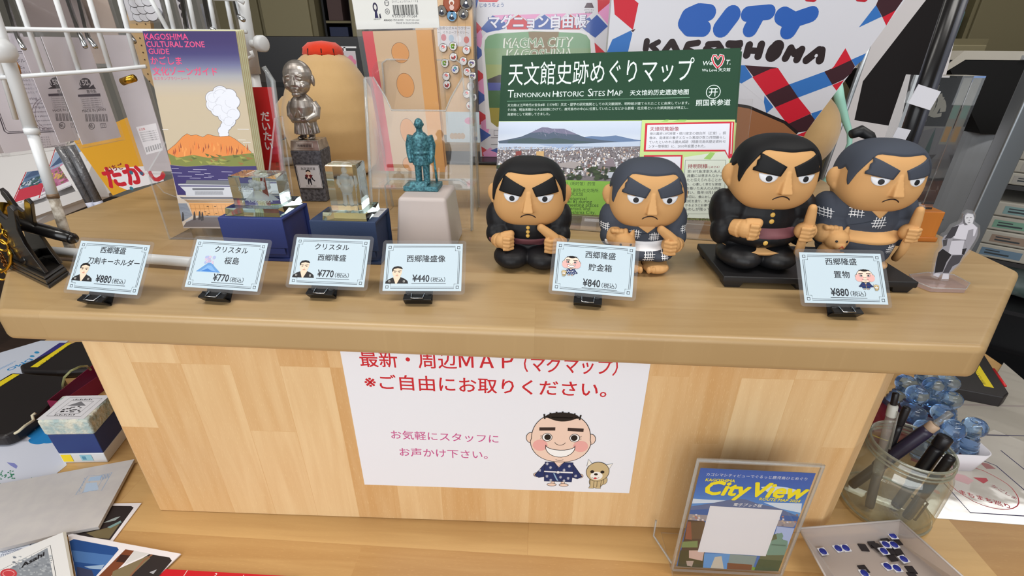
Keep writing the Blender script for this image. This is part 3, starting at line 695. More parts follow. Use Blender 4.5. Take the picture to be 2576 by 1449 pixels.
# ---------------------------------------------------------------- crystals on gift boxes
CRY=mat('optical_crystal',(236,248,244),.0,trans=1,ior=1.5); CRY2=mat('optical_crystal_plate',(214,240,228),.0,trans=1,ior=1.5)
ENG=mat('laser_engraving',(226,228,230),.8)
def gift_box(x0,x1,y0,y1,h,col,label,sticker=False):
    c=((x0+x1)/2,(y0+y1)/2,1.0); w,d=(x1-x0)/2,(y1-y0)/2
    t=thing('gift_box',c,label,'box','small blue presentation boxes'); m=mat('box_paper_%02x%02x%02x'%col,col,.55,bump=(900,.25,.0004))
    b=MB(); b.bx((-w,-d,0),(w,d,.0035),m); b.bx((-w+.003,-d+.002,.0035),(w-.003,d-.002,h-.0025),m); b.build('tray',t,bevel=.0006)
    b=MB(); b.bx((-w,-d,h-.0025),(w,d+.001,h),m); b.bx((-w,-d-.0018,.0155),(w,-d,h),m); b.bx((-w+.004,-d-.0016,.0085),(w-.004,-d,.0155),m); b.bx((-w,d-.0005,0),(w,d+.0015,h),m); b.build('flap_lid',t,bevel=.0006)
    if sticker:
        s=Sheet(); s.slab(.020,.030,.0001,ink((214,216,222))); s.text('西郷隆盛',.002,.022,.0042,(30,30,34)); s.text('770',.002,.015,.0036,(30,30,34)); s.build('price_sticker',t,(w-.0215,-d+.014,h+.0002),(-PI/2,0,0))
    return t
gift_box(-.324,-.257,.4465,.500,.0475,(44,58,120),'royal blue gift box carrying the wide crystal block')
gift_box(-.2290,-.1615,.4455,.490,.0470,(40,58,92),'navy gift box carrying the tall crystal block',True)
def crystal(c,pw,pd,w,d,h,label,art):
    t=thing('crystal_block',c,label,'crystal ornament','engraved crystal blocks')
    b=MB(); b.hexa([(-pw/2,-pd/2,0),(pw/2,-pd/2,0),(pw/2,pd/2,0),(-pw/2,pd/2,0)],[(-pw/2+.001,-pd/2+.001,.0080),(pw/2-.001,-pd/2+.001,.0080),(pw/2-.001,pd/2-.001,.0080),(-pw/2+.001,pd/2-.001,.0080)],CRY2); b.build('plate',t)
    b=MB(); k=.007 if art=='hill' else .003
    lo=[(-w/2,-d/2),(w/2-k,-d/2),(w/2,-d/2+k),(w/2,d/2),(-w/2,d/2)]
    vs=[(x,y,.0083) for x,y in lo]+[(x,y,.0083+h-(.0012 if i!=2 else .004)) for i,(x,y) in enumerate(lo)]+[(x*.94,y*.9,.0083+h) for x,y in lo]
    n=5; b.add(vs,[tuple(range(n-1,-1,-1)),tuple(range(2*n,3*n))]+[(q*n+i,q*n+(i+1)%n,(q+1)*n+(i+1)%n,(q+1)*n+i) for q in (0,1) for i in range(n)],CRY); blk=b.build('block',t)
    if art=='hill':
        b=MB(); m=clear('engraved_haze',(1,1,1),.42,(235,236,240)); 
        b.prism([(-.016,.011),(-.010,.0165),(-.004,.0215),(-.002,.0218),(.002,.0214),(.008,.017),(.0155,.011)],-.0012,.0012,m,'y')
        rn=random.Random(2)
        for i in range(12): b.ell((-.0005+rn.uniform(-.006,.006),rn.uniform(-.002,.002),.0285+rn.uniform(-.0045,.0045)),(.0032,.0020,.0026),m,10)
        b.build('engraved_volcano',blk)
        s=Sheet(); s.text('KAGOSHIMA',0,.0096,None,(230,232,228),'c',w=.022,b=.0); s.text('桜島',-.0125,.021,.0068,(225,226,230),'c'); s.build('engraved_letters',blk,(0,-.004,0))
    else:
        b=MB(); m=clear('engraved_haze_soft',(1,1,1),.3,(235,236,240))
        b.ell((0,0,.0465),(.0030,.0028,.0036),m,12); b.ell((0,0,.037),(.0062,.004,.0072),m,14); b.ell((0,0,.0285),(.0066,.0045,.007),m,14)
        for sg in (-1,1): b.tube([(sg*.0058,0,.041),(sg*.0075,-.001,.034),(sg*.0055,-.002,.030)],.0018,m,8); b.tube([(sg*.0028,0,.024),(sg*.0030,0,.0135),(sg*.004,-.002,.012)],.0023,m,8)
        b.build('engraved_standing_man',blk)
    return t
crystal((-.2895,.4745,1.0478),.0575,.050,.0455,.030,.0300,'wide clear crystal block engraved with a smoking volcano on a clear plate','hill')
crystal((-.1925,.4655,1.0473),.0450,.042,.0300,.026,.0450,'tall clear crystal block with a standing man engraved inside','man')

# ---------------------------------------------------------------- frosted plinth with teal statuette
t=thing('frosted_plinth',(-.1225,.511,1.0),'frosted plastic plinth, an upturned tapering box, under the teal statuette','plinth')
m=mat('frosted_plastic',(216,204,200),.45,trans=.28,ior=1.3); b=MB()
b.hexa([(-.0315,-.036,0),(.0315,-.036,0),(.0315,.036,0),(-.0315,.036,0)],[(-.0255,-.030,.0620),(.0255,-.030,.0620),(.0255,.030,.0620),(-.0255,.030,.0620)],m); b.build('shell',t,bevel=.004,seg=4)
b=MB(); 
for x in (-.018,.018):
    for y in (-.022,.022): b.cyl((x,y,.0605),(x,y,.0622),.0015,m,10)
t2=thing('teal_statuette',(-.1290,.519,1.0622),'small teal metal statuette of a uniformed man on a square base','statuette')
TEAL=mat('teal_patina_metal',(84,140,150),.45,.35,noise=(420,(44,86,98)),bump=(500,.4,.0006))
b=MB(); b.bx((-.019,-.014,0),(.019,.014,.0055),TEAL); b.build('base',t2,bevel=.0008)
b=MB(); b.hexa([(-.012,-.0135,.0056),(.007,-.0135,.0056),(.007,-.006,.0056),(-.012,-.006,.0056)],[(-.0115,-.0105,.0098),(.0065,-.0105,.0098),(.0065,-.006,.0098),(-.0115,-.006,.0098)],TEAL); b.build('name_plaque',t2)
b=MB(); 
for sg in (-1,1):
    b.tube([(sg*.0045,.001,.0057),(sg*.0044,.001,.018),(sg*.0043,.001,.034)],[.0036,.0037,.0046],TEAL,12); b.ell((sg*.0052,-.003,.0072),(.0032,.0058,.0018),TEAL,12)
    b.tube([(sg*.0098,.001,.0565),(sg*.0128,.0015,.047),(sg*.0122,-.0005,.037),(sg*.0112,-.002,.0325)],[.0040,.0036,.0032,.0026],TEAL,12); b.ell((sg*.0112,-.0025,.0312),(.0026,.0026,.0032),TEAL,10)
b.lathe([(.0001,.026),(.0098,.0265),(.0096,.033),(.0088,.040),(.0096,.048),(.0094,.055),(.0055,.0595),(.003,.061),(.0001,.0612)],TEAL,22,(0,.001,0)); b.ell((0,-.0005,.047),(.0105,.0078,.0115),TEAL,18)
b.lathe([(.0094,.0378),(.0102,.0384),(.0102,.0402),(.0094,.0408)],TEAL,22,(0,.001,0))
b.tube([(0,.001,.060),(0,0,.064)],[.0035,.0032],TEAL,12); b.ell((0,-.0002,.0685),(.0046,.0050,.0060),TEAL,18); b.ell((0,-.0050,.0672),(.0011,.0013,.0016),TEAL,8); b.ell((0,-.0036,.0705),(.0036,.0014,.0007),TEAL,10)
for sg in (-1,1): b.ell((sg*.0047,.0005,.068),(.0008,.0012,.0016),TEAL,8)
remesh(b,'uniformed_man',.00055,TEAL,2,t2)
b=MB(); b.tube([(.0128,.004,.036),(.0135,.0075,.012),(.0136,.009,.0060)],[.0011,.0013,.0013],TEAL,8); b.tube([(.0126,.0028,.038),(.0122,.0015,.043)],.0010,TEAL,8); b.build('sword',t2)

# ---------------------------------------------------------------- silver trophy on granite
t=thing('award_trophy',(-.3300,.6835,1.0),'silver big-headed statue of a robed man on a dark granite block with white label','trophy',rot=(0,0,R(3)))
SIL=mat('aged_silver_metal',(206,200,194),.36,.85,noise=(60,(160,152,146),3)); GRN=mat('dark_speckled_granite',(64,66,74),.5,noise=(260,(110,112,122),6))
w=.0195
b=MB(); b.hexa([(-w*.94,-w*.94,0),(w*.94,-w*.94,0),(w*.94,w*.94,0),(-w*.94,w*.94,0)],[(-w*1.08,-w*1.0,.073),(w*1.08,-w*1.0,.073),(w*1.08,w,.073),(-w*1.08,w,.073)],GRN); b.build('granite_block',t,bevel=.001)
b=MB(); b.hexa([(-w*1.06,-w*.98,.0731),(w*1.06,-w*.98,.0731),(w*1.06,w*.98,.0731),(-w*1.06,w*.98,.0731)],[(-w*.97,-w*.86,.0865),(w*.97,-w*.86,.0865),(w*.97,w*.86,.0865),(-w*.97,w*.86,.0865)],SIL)
b.hexa([(-.012,-w*.985,.0762),(.012,-w*.985,.0762),(.012,-w*.9,.0762),(-.012,-w*.9,.0762)],[(-.0115,-w*.92,.0838),(.0115,-w*.92,.0838),(.0115,-w*.85,.0838),(-.0115,-w*.85,.0838)],SIL)
pl=b.build('metal_plinth',t,bevel=.0005)
s=Sheet(); s.text('西郷隆盛翁',0,0,None,(80,76,74),'c',w=.019,b=.01); s.build('raised_name',pl,(0,-w*.975,.0783),(-R(8),0,0))
s=Sheet(); s.slab(.035,.0352,.0002,ink((30,30,32))); s.rect(.0008,.0008,.0334,.0336,(224,226,234)); s.ring(.0016,.0016,.0318,.032,.0004,(40,40,44))
s.text('為政清明賞',.0175,.0272,None,(50,50,54),'c',w=.0205,b=.006); s.text('令和六年十月吉日',.0175,.0032,None,(90,90,94),'c',w=.015)
q=lambda pts:[(.0165+a*.001,.005+b_*.001) for a,b_ in pts]
for pts,c in (([(-2.6,1),(-1.2,1),(0,7),(1.6,.4),(3,.8),(2.4,10),(-2.2,10)],(38,38,52)),([(-5.2,14.6),(-1.6,9.5),(2.2,9.5),(6.2,14.4),(3,15.6),(-3,15.6)],(110,34,44)),([(-2,10),(0,14.6),(2.2,10)],(244,220,210)),([(-4.4,14),(-6,10),(-3.8,8),(-2.4,10)],(38,38,52)),([(4.2,14),(6,9),(8.4,6.6),(7.4,5.6),(3.4,9)],(38,38,52))): s.poly(q(pts),c)
s.poly(q(arc(.4,18,3.6,3.4)),(244,220,206)); s.poly(q([(-3.1,18.8),(-2.6,21.2),(.4,22.4),(3.4,21.2),(3.9,18.8),(.4,20.4)]),(34,34,36))
o=s.build('award_label',t,(-.0178,-w*.965-.0005,.0195),(R(.75),0,0)); o['label']='white label with black border and a small caped man'
b=MB(); z=.0866
for sg in (-1,1):
    b.ell((sg*.0075,-.005,z+.0022),(.0042,.0082,.0030),SIL,14); b.tube([(sg*.0062,0,z+.001),(sg*.006,0,z+.012)],[.0044,.0046],SIL,12)
    for i in range(4): b.ell((sg*(.0052+.0018*i),-.0125+.0004*i*i,z+.0018),(.0011,.0018,.0014),SIL,8)
    b.tube([(sg*.0125,.0015,z+.0470),(sg*.0165,.002,z+.040),(sg*.0168,-.002,z+.031),(sg*(.0140 if sg<0 else .007),-.0115 if sg>0 else -.004,z+.0262)],[.0068,.0072,.0062,.0042],SIL,14)
b.ell((.0068,-.0125,z+.027),(.0042,.0032,.0036),SIL,12); b.ell((-.0148,-.0045,z+.0255),(.0034,.0036,.0042),SIL,12)
b.lathe([(.0001,.007),(.0155,.0072),(.0150,.012),(.0140,.024),(.0155,.034),(.0168,.043),(.0140,.0520),(.008,.0580),(.0001,.058)],SIL,30,(0,0,z))
b.ell((0,-.001,z+.040),(.0172,.0140,.0165),SIL,22)
for i in range(13): # hanging folds of the robe
    a=-2.3+4.6*i/12; x,y=math.sin(a),-math.cos(a)
    b.tube([(x*.0138,y*.0138,z+.0235),(x*.0150+.0008*math.sin(i*2.1),y*.0150,z+.015),(x*.0158,y*.0158,z+.0075)],[.0009,.0014,.0017],SIL,8)
b.lathe([(.0135,.0235),(.0156,.0243),(.0158,.0275),(.0140,.0285)],SIL,30,(0,0,z))
for x0,x1 in ((-.0068,.0042),(.0085,-.0085)): b.tube([(x0,-.0085,z+.0545),((x0+x1)/2,-.0138,z+.044),(x1,-.0148,z+.0305)],[.0012,.0014,.0010],SIL,8)
b.tube([(0,.001,z+.056),(0,0,z+.064)],[.0075,.0070],SIL,16)
hc=z+.0800
b.ell((0,.0010,hc+.002),(.0188,.0180,.0195),SIL,28); b.ell((0,-.0035,hc-.009),(.0160,.0148,.0135),SIL,24)
for sg in (-1,1):
    b.ell((sg*.0188,.003,hc-.0045),(.0024,.0048,.0075),SIL,14,(0,0,sg*.3)); b.ell((sg*.0078,-.0150,hc+.0022),(.0050,.0026,.0013),SIL,12,(0,sg*.28,0)); b.ell((sg*.0076,-.0150,hc-.0018),(.0034,.0018,.0019),SIL,12); b.ell((sg*.0098,-.0130,hc-.0105),(.0048,.0044,.0050),SIL,12)
    b.tube([(sg*.0045,-.0172,hc-.0085),(sg*.0078,-.0160,hc-.0125),(sg*.0078,-.0150,hc-.0170)],.0007,SIL,6)
b.hexa([(-.0034,-.0135,hc-.0100),(.0034,-.0135,hc-.0100),(.0026,-.0222,hc-.0088),(-.0026,-.0222,hc-.0088)],[(-.0014,-.0135,hc+.0035),(.0014,-.0135,hc+.0035),(.0008,-.0168,hc+.003),(-.0008,-.0168,hc+.003)],SIL)
b.ell((0,-.0178,hc-.0140),(.0062,.0022,.0011),SIL,12); b.ell((0,-.0172,hc-.0166),(.0052,.0024,.0014),SIL,12); b.ell((0,-.0150,hc-.0205),(.006,.0042,.0038),SIL,12)
body=remesh(b,'robed_statue',.00065,SIL,2,t)
b=MB(); b.tube([(.0030,-.0162,z+.0285),(.0005,-.0150,z+.037),(-.0010,-.0148,z+.0415)],[.0017,.0016,.0014],SIL,10); b.tube([(.0092,-.0160,z+.0240),(.0120,-.0150,z+.0165)],[.0017,.0014],SIL,10); b.ell((.0028,-.0160,z+.0300),(.0036,.0036,.0012),SIL,12); b.build('short_sword',t)

# ---------------------------------------------------------------- big plush seen from behind
PL=mat('beige_plush',(214,178,126),.95,spec=.1,sheen=.5,bump=(1600,.35,.001),noise=(9,(200,164,112))); RP=mat('red_felt',(222,62,34),.9,spec=.1,sheen=.4,bump=(900,.5,.001))
def plush(loc,s,yaw,label):
    t=thing('plush_toy',loc,label,'plush toy',None,(0,0,R(yaw))); b=MB()
    b.lathe([(.0001,.0),(.050,.001),(.068,.012),(.080,.045),(.0860,.080),(.0820,.110),(.0720,.140),(.0590,.166),(.0450,.186),(.0300,.198),(.0001,.203)],PL,40)
    for sg in (-1,1):
        b.tube([(sg*.066,.0,.112),(sg*.088,-.004,.092),(sg*.1035,-.008,.0745)],[.026,.0235,.0195],PL,18); b.ell((sg*.1065,-.009,.069),(.0185,.017,.0165),PL,16)
        for i in range(3): b.ell((sg*(.112+.003*i),-.018+.010*i,.058+.002*i),(.009,.008,.010),PL,12)
        b.ell((sg*.040,-.030,.012),(.030,.034,.0125),PL,18)
    for ob in (b,): 
        for v in ob.bm.verts: v.co*=s
    remesh(b,'body',.003*s,PL,6,t)
    b=MB(); vs=[];n=40
    for i,(r,zz) in enumerate([(.0300,.1925),(.0335,.1960),(.0320,.2060),(.0220,.2140),(.0001,.2165)]):
        for k in range(n):
            a=2*PI*k/n; f=1+(.035*math.cos(10*a) if i<2 else 0); vs.append(V((r*f*math.cos(a),r*f*math.sin(a),zz))*s)
    b.add(vs,[(i*n+k,i*n+(k+1)%n,(i+1)*n+(k+1)%n,(i+1)*n+k) for i in range(4) for k in range(n)],RP,True); c=b.build('red_top',t); c['label']='scalloped red felt top of the plush'
    b=MB(); 
    for a in (-2.5,-1.95,-1.25,-.65): b.tube([V((.0338*math.cos(a),.0338*math.sin(a),.194))*s,V((.0328*math.cos(a),.0328*math.sin(a),.2045))*s],.0009*s,ink((40,20,18)),6)
    b.build('stitching',c)
    return t
plush((-.3680,.868,1.0),.985,0,'large beige plush toy with a red top behind the silver trophy')
# ---------------------------------------------------------------- printed goods and their clear stands
def world(o,mx): o.matrix_world=mx; return o
def sheet_thing(s,name,mx,label,cat,group=None):
    o=s.build(name,None,mx.to_translation(),mx.to_euler()); return tag(o,label,cat,group)
def edge(b,pts,r=.0011): b.tube(pts,r,ACE,8)  # pale tube added along a border as its painted edge highlight
def plate(b,pts,th,m=ACR): # clear wall: closed outline in 3-D, given thickness vector
    n=len(pts); th=V(th); vs=[V(p) for p in pts]+[V(p)+th for p in pts]
    b.add(vs,[tuple(range(n)),tuple(range(2*n-1,n-1,-1))],m); b.add(vs,[(i,(i+1)%n,n+(i+1)%n,n+i) for i in range(n)],ACE)
# --- cultural zone guides in an acrylic pocket
SKY=[(198,182,156)]*6+[(192,180,164),(164,164,170),(110,112,148),(66,60,114),(58,46,102),(56,44,98)]
mx=frame((-.4185,.5125,1.010),8.6,2.2,-.3); U=UV(mx); W,H=.0985,.2085
Z1=zf(0,0,700/2536); Z4=zf(400,420,220/1771); Z2=zf(0,380,700/2536)
def guide(full):
    s=Sheet(); s.slab(W,H,.0018,ink((226,214,176)))
    if not full:
        s.rect(0,0,W,H,(196,194,160)); return s
    s.grad(0,0,W,.09,[(198,188,186),(198,182,156)],6); s.grad(0,.09,W,H-.09,SKY,10)
    P=lambda f,pts:[U(*f(*p)) for p in pts]; cl=lambda pts:[(min(max(u,.0),W),v) for u,v in pts]
    for i,(t,a,z,c) in enumerate((('KAGOSHIMA',(1325,360),(1715,362),(222,70,128)),('CULTURAL ZONE',(1340,428),(1868,430),(222,80,132)),('GUIDE',(1360,492),(1545,494),(222,78,130)),('かごしま',(1380,583),(1660,585),(230,74,122)),('文化ゾーンガイド',(1398,680),(1985,684),(230,74,118)),('＆スタンプラリーシート',(1408,728),(1735,728),(226,92,126)))):
        tpx(s,U,t,Z1(*a),Z1(*z),c,b=.018 if i<3 else .012 if i<5 else 0)
    rn=random.Random(3) # volcano smoke: white puffs with outlines, larger ones first
    puffs=[(2040,1225,44,30),(2035,1190,48,40),(2060,1150,50,40),(2085,1105,62,55),(2050,1060,60,50),(2120,1040,66,60),(1990,1000,66,60),(2080,985,80,66),(1950,950,70,66),(2030,930,84,70),(2110,930,76,66),(1940,890,66,60),(2010,865,84,64),(2080,870,74,60),(2005,825,60,40)]
    for pas in (0,1):
        s.l+=1
        for x,y,a,b_ in puffs: s.poly(P(Z1,arc(x,y,a+(4 if not pas else 0),b_+(4 if not pas else 0),n=20)),(120,118,128) if not pas else (228,230,240),False)
    s.l+=1
    for x,y,a,b_ in puffs[3:]:
        s.line(P(Z1,arc(x,y,a*.75,b_*.75,rn.choice((10,150,200)),rn.choice((95,250,310)),9)),.00018,(150,150,160),lift=False)
    for y,x0,x1 in ((1182,1480,1535),(1178,2165,2270),(1275,2170,2240),(1298,2215,2285)): s.line(P(Z1,[(x0,y),(x1,y+1)]),.0005,(240,236,236))
    m=P(Z1,[(1525,1375),(1600,1315),(1665,1245),(1705,1218),(1740,1235),(1790,1228),(1850,1250),(1895,1222),(1950,1238),(2010,1245),(2090,1238),(2140,1265),(2200,1310),(2290,1385),(2300,1500),(1540,1500)])
    s.blob(cl(m),(226,140,72),(70,48,40),.0003)
    s.l+=1
    for x in range(1580,2260,16): # ridges
        y0=1262+rn.uniform(0,70)+abs(x-1900)*.12; s.poly(cl(P(Z1,[(x,y0),(x+rn.uniform(-8,8),y0+rn.uniform(40,95)),(x+rn.uniform(4,18),y0+rn.uniform(20,60))])),rn.choice([(176,88,52),(240,160,88),(150,80,52),(236,128,60)]),False)
    g=P(Z2,[(1525,18),(1620,60),(1760,35),(1900,62),(2100,40),(2310,18),(2345,135),(2100,138),(1900,128),(1700,140),(1560,125)])
    s.poly(cl(g),(126,132,66)); s.l+=1
    for i in range(26): x=rn.uniform(1570,2280); y=rn.uniform(20,100); s.poly(cl(P(Z2,[(x,y),(x+rn.uniform(30,90),y+rn.uniform(8,22)),(x+rn.uniform(10,40),y+rn.uniform(22,34))])),rn.choice([(96,104,52),(160,160,84),(150,110,60)]),False)
    s.poly(cl(P(Z2,[(1545,128),(1700,142),(1900,130),(2100,140),(2350,136),(2380,400),(1620,400)])),(60,50,108))
    s.l+=1
    for x0,x1,y in ((1565,1630,162),(1760,1885,172),(1715,1830,192),(1865,1920,208),(1560,1660,202),(1780,1860,218),(1620,1750,232),(1900,1950,232),(1730,1830,250),(2020,2120,192),(2080,2220,222),(1860,1930,244),(1990,2150,262),(2200,2330,178),(2230,2330,205)): s.line(P(Z2,[(x0,y-4),(x1,y-2)]),.00042,(206,202,226),lift=False)
    # castle gate
    Q=lambda pts:cl(P(Z4,pts))
    s.poly(Q([(318,500),(330,570),(560,575),(2100,560),(2150,700),(2100,1215),(470,1212),(372,690)]),(218,204,190))
    s.poly(Q([(388,735),(560,735),(680,985),(470,1110)]),(150,158,172)); s.l+=1
    for k in range(9): s.line(Q([(400+k*9,765+k*28),(575+k*12,755+k*26)]),.00022,(92,98,116),lift=False)
    s.poly(Q([(430,395),(540,500),(555,600),(2000,610),(2060,400)]),(204,206,214)); s.poly(Q([(385,335),(545,330),(560,268),(2000,275),(2150,375),(530,372)]),(112,114,122))
    s.poly(Q([(390,345),(400,372),(2100,385),(2100,372)]),(196,198,206)); s.poly(Q([(670,440),(690,428),(1310,428),(1330,440),(1310,470),(690,470)]),(112,114,122))
    s.poly(Q([(725,490),(1290,490),(1310,565),(735,565)]),(176,178,186)); s.l+=1
    for k in range(32): s.line(Q([(735+k*17.6,494),(742+k*17.8,562)]),.00016,(96,98,108),lift=False)
    s.poly(Q([(410,600),(500,612),(2050,612),(2050,650),(470,645)]),(110,112,124)); s.poly(Q([(500,655),(2050,655),(2050,725),(590,722)]),(176,146,112))
    s.poly(Q([(600,728),(2050,735),(2100,985),(700,985)]),(238,176,112)); s.l+=1
    for k in range(13): x=640+k*88; s.line(Q([(x,765),(x+40+k*2,980)]),.0003,(176,116,66),lift=False)
    for y in (762,845): s.line(Q([(620,y),(2060,y+4)]),.00025,(176,116,66),lift=False)
    for x,y in ((990,800),(1140,800),(940,905),(1010,945),(1165,945),(985,975)): s.poly(Q([(x-22,y-7),(x+22,y-7),(x+22,y+7),(x-22,y+7)]),(60,44,36),False)
    s.poly(Q([(560,1110),(900,985),(2090,985),(2110,1215),(470,1212)]),(112,106,110)); s.poly(Q([(900,985),(2060,985),(2060,1020),(910,1020)]),(150,150,156))
    s.poly(Q([(540,1105),(720,1020),(725,1040),(560,1120)]),(186,188,198)); s.l+=1
    for x,y in ((485,920),(720,905),(825,900),(880,915)): s.poly(Q([(x-26,y+175),(x-12,y),(x+6,y-8),(x+20,y+40),(x+30,y+165)]),(66,66,72),False)
    return s
for k in range(5):
    f=frame((-.4185+.0009*k,.5125+.0021*k,1.010+.0004*k),8.6,2.2,-.3)
    if k==0: s=guide(True); sheet_thing(s,'leaflet',f,'front cultural zone guide leaflet with an orange volcano and white smoke','leaflet','culture guide leaflets in the clear pocket')
    else: sheet_thing(guide(False),'leaflet',f,'guide leaflet stacked behind the front volcano leaflet, only its right edge showing','leaflet','culture guide leaflets in the clear pocket')
t=thing('leaflet_holder',(-.4285,.500,1.0),'clear acrylic pocket stand holding the volcano guide leaflets','stand',None,(0,0,R(2.2)))
b=MB(); x1=.1265; plate(b,[(0,.001,.002),(x1,.001,.002),(x1,.001,.058),(x1-.016,.001,.058),(x1-.03,.001,.048),(.03,.001,.048),(.010,.001,.056),(0,.001,.075)],(0,-.002,0))
plate(b,[(0,0,.001),(x1,0,.001),(x1,.045,.001),(0,.045,.001)],(0,0,-.001)); plate(b,[(0,0,0),(0,.045,0),(0,.060,.115),(0,.0,.078)],(-.002,0,0)); plate(b,[(x1,0,0),(x1,.05,0),(x1,.068,.13),(x1,.05,.13),(x1,0,.06)],(.002,0,0)); b.build('front_pocket',t)
b=MB(); pts=[(0,.036,0),(x1,.036,0),(x1,.065,.17),(x1-.008,.0665,.182),(.008,.0665,.182),(0,.065,.17)]; plate(b,pts,(0,.002,0)); edge(b,[(x1,.040,.03),(x1,.065,.168),(x1-.008,.0665,.182)],.0028); b.build('back_panel',t)
# red booklet stood behind, only its cover edge seen
s=Sheet(); s.slab(.052,.132,.0035,ink((206,26,38),.3)); s.rect(.012,0,.0012,.132,(170,16,26)); 
for i,ch in enumerate('だいたい'): s.text(ch,.034,.096-.011*i,.0115,(244,240,240),b=.03)
for i,ch in enumerate('鹿児島市'): s.text(ch,.044,.045-.0062*i,.0045,(60,20,24))
f=frame((-.3605,.5560,1.030),9,-3,-1); sheet_thing(s,'booklet',f,'red booklet standing behind the right side of the volcano leaflets','booklet')

# --- slim notebook pack in a clear stand
mx=frame((-.2096,.6374,1.0535),-4.5,-5.2,-1.2); U=UV(mx); W,H=.0858,.1665
t=thing('notebook_pack',mx.to_translation(),'slim notebook in a clear bag with a white barcode header','notebook'); t.rotation_euler=mx.to_euler()
s=Sheet(); s.slab(W,H,.006,ink((226,168,96))); s.rect(0,0,W*.155,H,(214,72,78)); s.rect(W*.155,0,W*.615,H,(212,180,144)); s.rect(W*.77,0,W*.23,H,(222,160,88)); s.rect(W*.985,0,W*.015,H,(160,104,52)) 
for px,py,rx,ry in ((1007,133,22,26),(1020,215,22,31),(1026,330,19,32),(1035,425,20,18)): # plain orange ovals printed down the cover
    c=U(px,py); a=U(px+rx,py)[0]-c[0]; e=U(px,py-ry)[1]-c[1]; s.blob(arc(c[0],max(c[1],e*1.05),a,e),(222,154,86),(92,56,30),.00035)
s.build('notebook',t)
s=Sheet(); s.slab(.1005,.046,.001,ink((232,232,228)),0,-.006,H+.002); P=lambda x,y:U(600+x*.276,y*.276)
K=(48,46,58)
v=P(1400,25); z=P(1635,25); s.text('【マグニョンスリムノート】',v[0],v[1],None,K,w=z[0]-v[0],b=.0)
a=P(1415,140); c=P(1630,40); s.barcode(a[0],a[1],c[0]-a[0],c[1]-a[1]); tpx(s,U,'4 573159 791564',(600+1400*.276,158*.276),(600+1628*.276,160*.276),K)
tpx(s,U,'AIKAGO',(600+1325*.276,192*.276),(600+1402*.276,192*.276),(30,30,32),b=.02); tpx(s,U,'（西日本印刷） TEL099-281-2664',(600+1410*.276,190*.276),(600+1648*.276,190*.276),K); tpx(s,U,'MADE IN KAGOSHIMA',(600+1438*.276,219*.276),(600+1648*.276,219*.276),K)
for x,y in ((1350,28),(1357,105)): 
    q=P(x,y); s.line(arc(q[0],q[1],.0026,n=16),.0005,K,True); s.text('紙' if y>60 else 'プラ',q[0],q[1]-.0012,.003,K,'c')
q=P(1250,95); s.dot(q[0],q[1]+.003,.0030,(50,44,74),.0048); s.dot(q[0],q[1]+.0032,.0016,(228,226,222),.0026); s.poly([(q[0]-.0022,q[1]-.0076),(q[0]+.0022,q[1]-.0076),(q[0]+.0012,q[1]-.0012),(q[0]-.0012,q[1]-.0012)],(44,40,84)); s.text('AIKAGO',q[0],q[1]-.0095,None,K,'c',w=.008); s.poly([(q[0]+.0035,q[1]-.008),(q[0]+.0056,q[1]-.008),(q[0]+.005,q[1]-.003),(q[0]+.0036,q[1]-.004)],(44,40,60))
s.build('header_card',t)
b=MB(); b.hexa([(-.005,-.0016,-.003),(W+.006,-.0016,-.003),(W+.006,.0082,-.003),(-.005,.0082,-.003)],[(-.0065,-.0008,H+.01),(W+.0085,-.0008,H+.01),(W+.0085,.004,H+.01),(-.0065,.004,H+.01)],FILM); b.build('clear_bag',t)
t=thing('brochure_stand',(-.0815,.556,1.0),'clear acrylic brochure stand with scooped front holding the slim notebook pack','stand',None,(0,0,R(2)))
w=.1235; b=MB()
plate(b,[(-w,.001,.012),(0,.001,.012),(0,.001,.020),(0,.001,.05),(-w,.001,.05)],(0,.002,0)) if False else None
# legs and sides: inverted-V profile on both sides
for x in (-w,0):
    b=MB(); plate(b,[(x,0,0),(x,.020,0),(x,.045,.045),(x,.082,0),(x,.100,0),(x,.062,.172),(x,.040,.172)],(.002 if x<0 else -.002,0,0))
    edge(b,[(x,0,.0015),(x,.040,.170),(x,.062,.170),(x,.100,.0015)],.0019); b.build('side_leg',t)
b=MB(); f=lambda x,z:(x,.0+.040*z/.172,z); s_=.026
plate(b,[f(-w,.05),f(-.0,.05),f(0,.172),f(-.010,.172)]+[f(-.024,.150),f(-.030,.137),f(-w+.030,.137),f(-w+.024,.150)]+[f(-w+.010,.172),f(-w,.172)],(0,.0018,0)); edge(b,[f(-.010,.172),f(-.024,.150),f(-.030,.137),f(-w+.030,.137),f(-w+.024,.150),f(-w+.010,.172)],.0011); b.build('scooped_front',t)
b=MB(); g=lambda x,z:(x,.092-.022*z/.19,z); plate(b,[g(-w,.03),g(0,.03),g(0,.178),g(-.008,.188),g(-w+.008,.188),g(-w,.178)],(0,.0018,0)); edge(b,[g(-.012,.15),g(-.014,.186),g(-.02,.190),g(-w+.02,.190),g(-w+.014,.186),g(-w+.012,.15)]); plate(b,[(-w,.012,.048),(0,.012,.048),(0,.088,.042),(-w,.088,.042)],(0,0,.002)); b.build('back_panel',t)
b=MB(); pts=[(-w+.022,-.004,.004),(-.004,-.004,.004),(-.004,-.002,.058),(-.012,-.002,.064),(-w+.03,-.002,.064),(-w+.022,-.002,.056)]; plate(b,pts,(0,.0016,0)); edge(b,pts[2:]+[pts[0]],.0011); b.build('low_front_ledge',t)

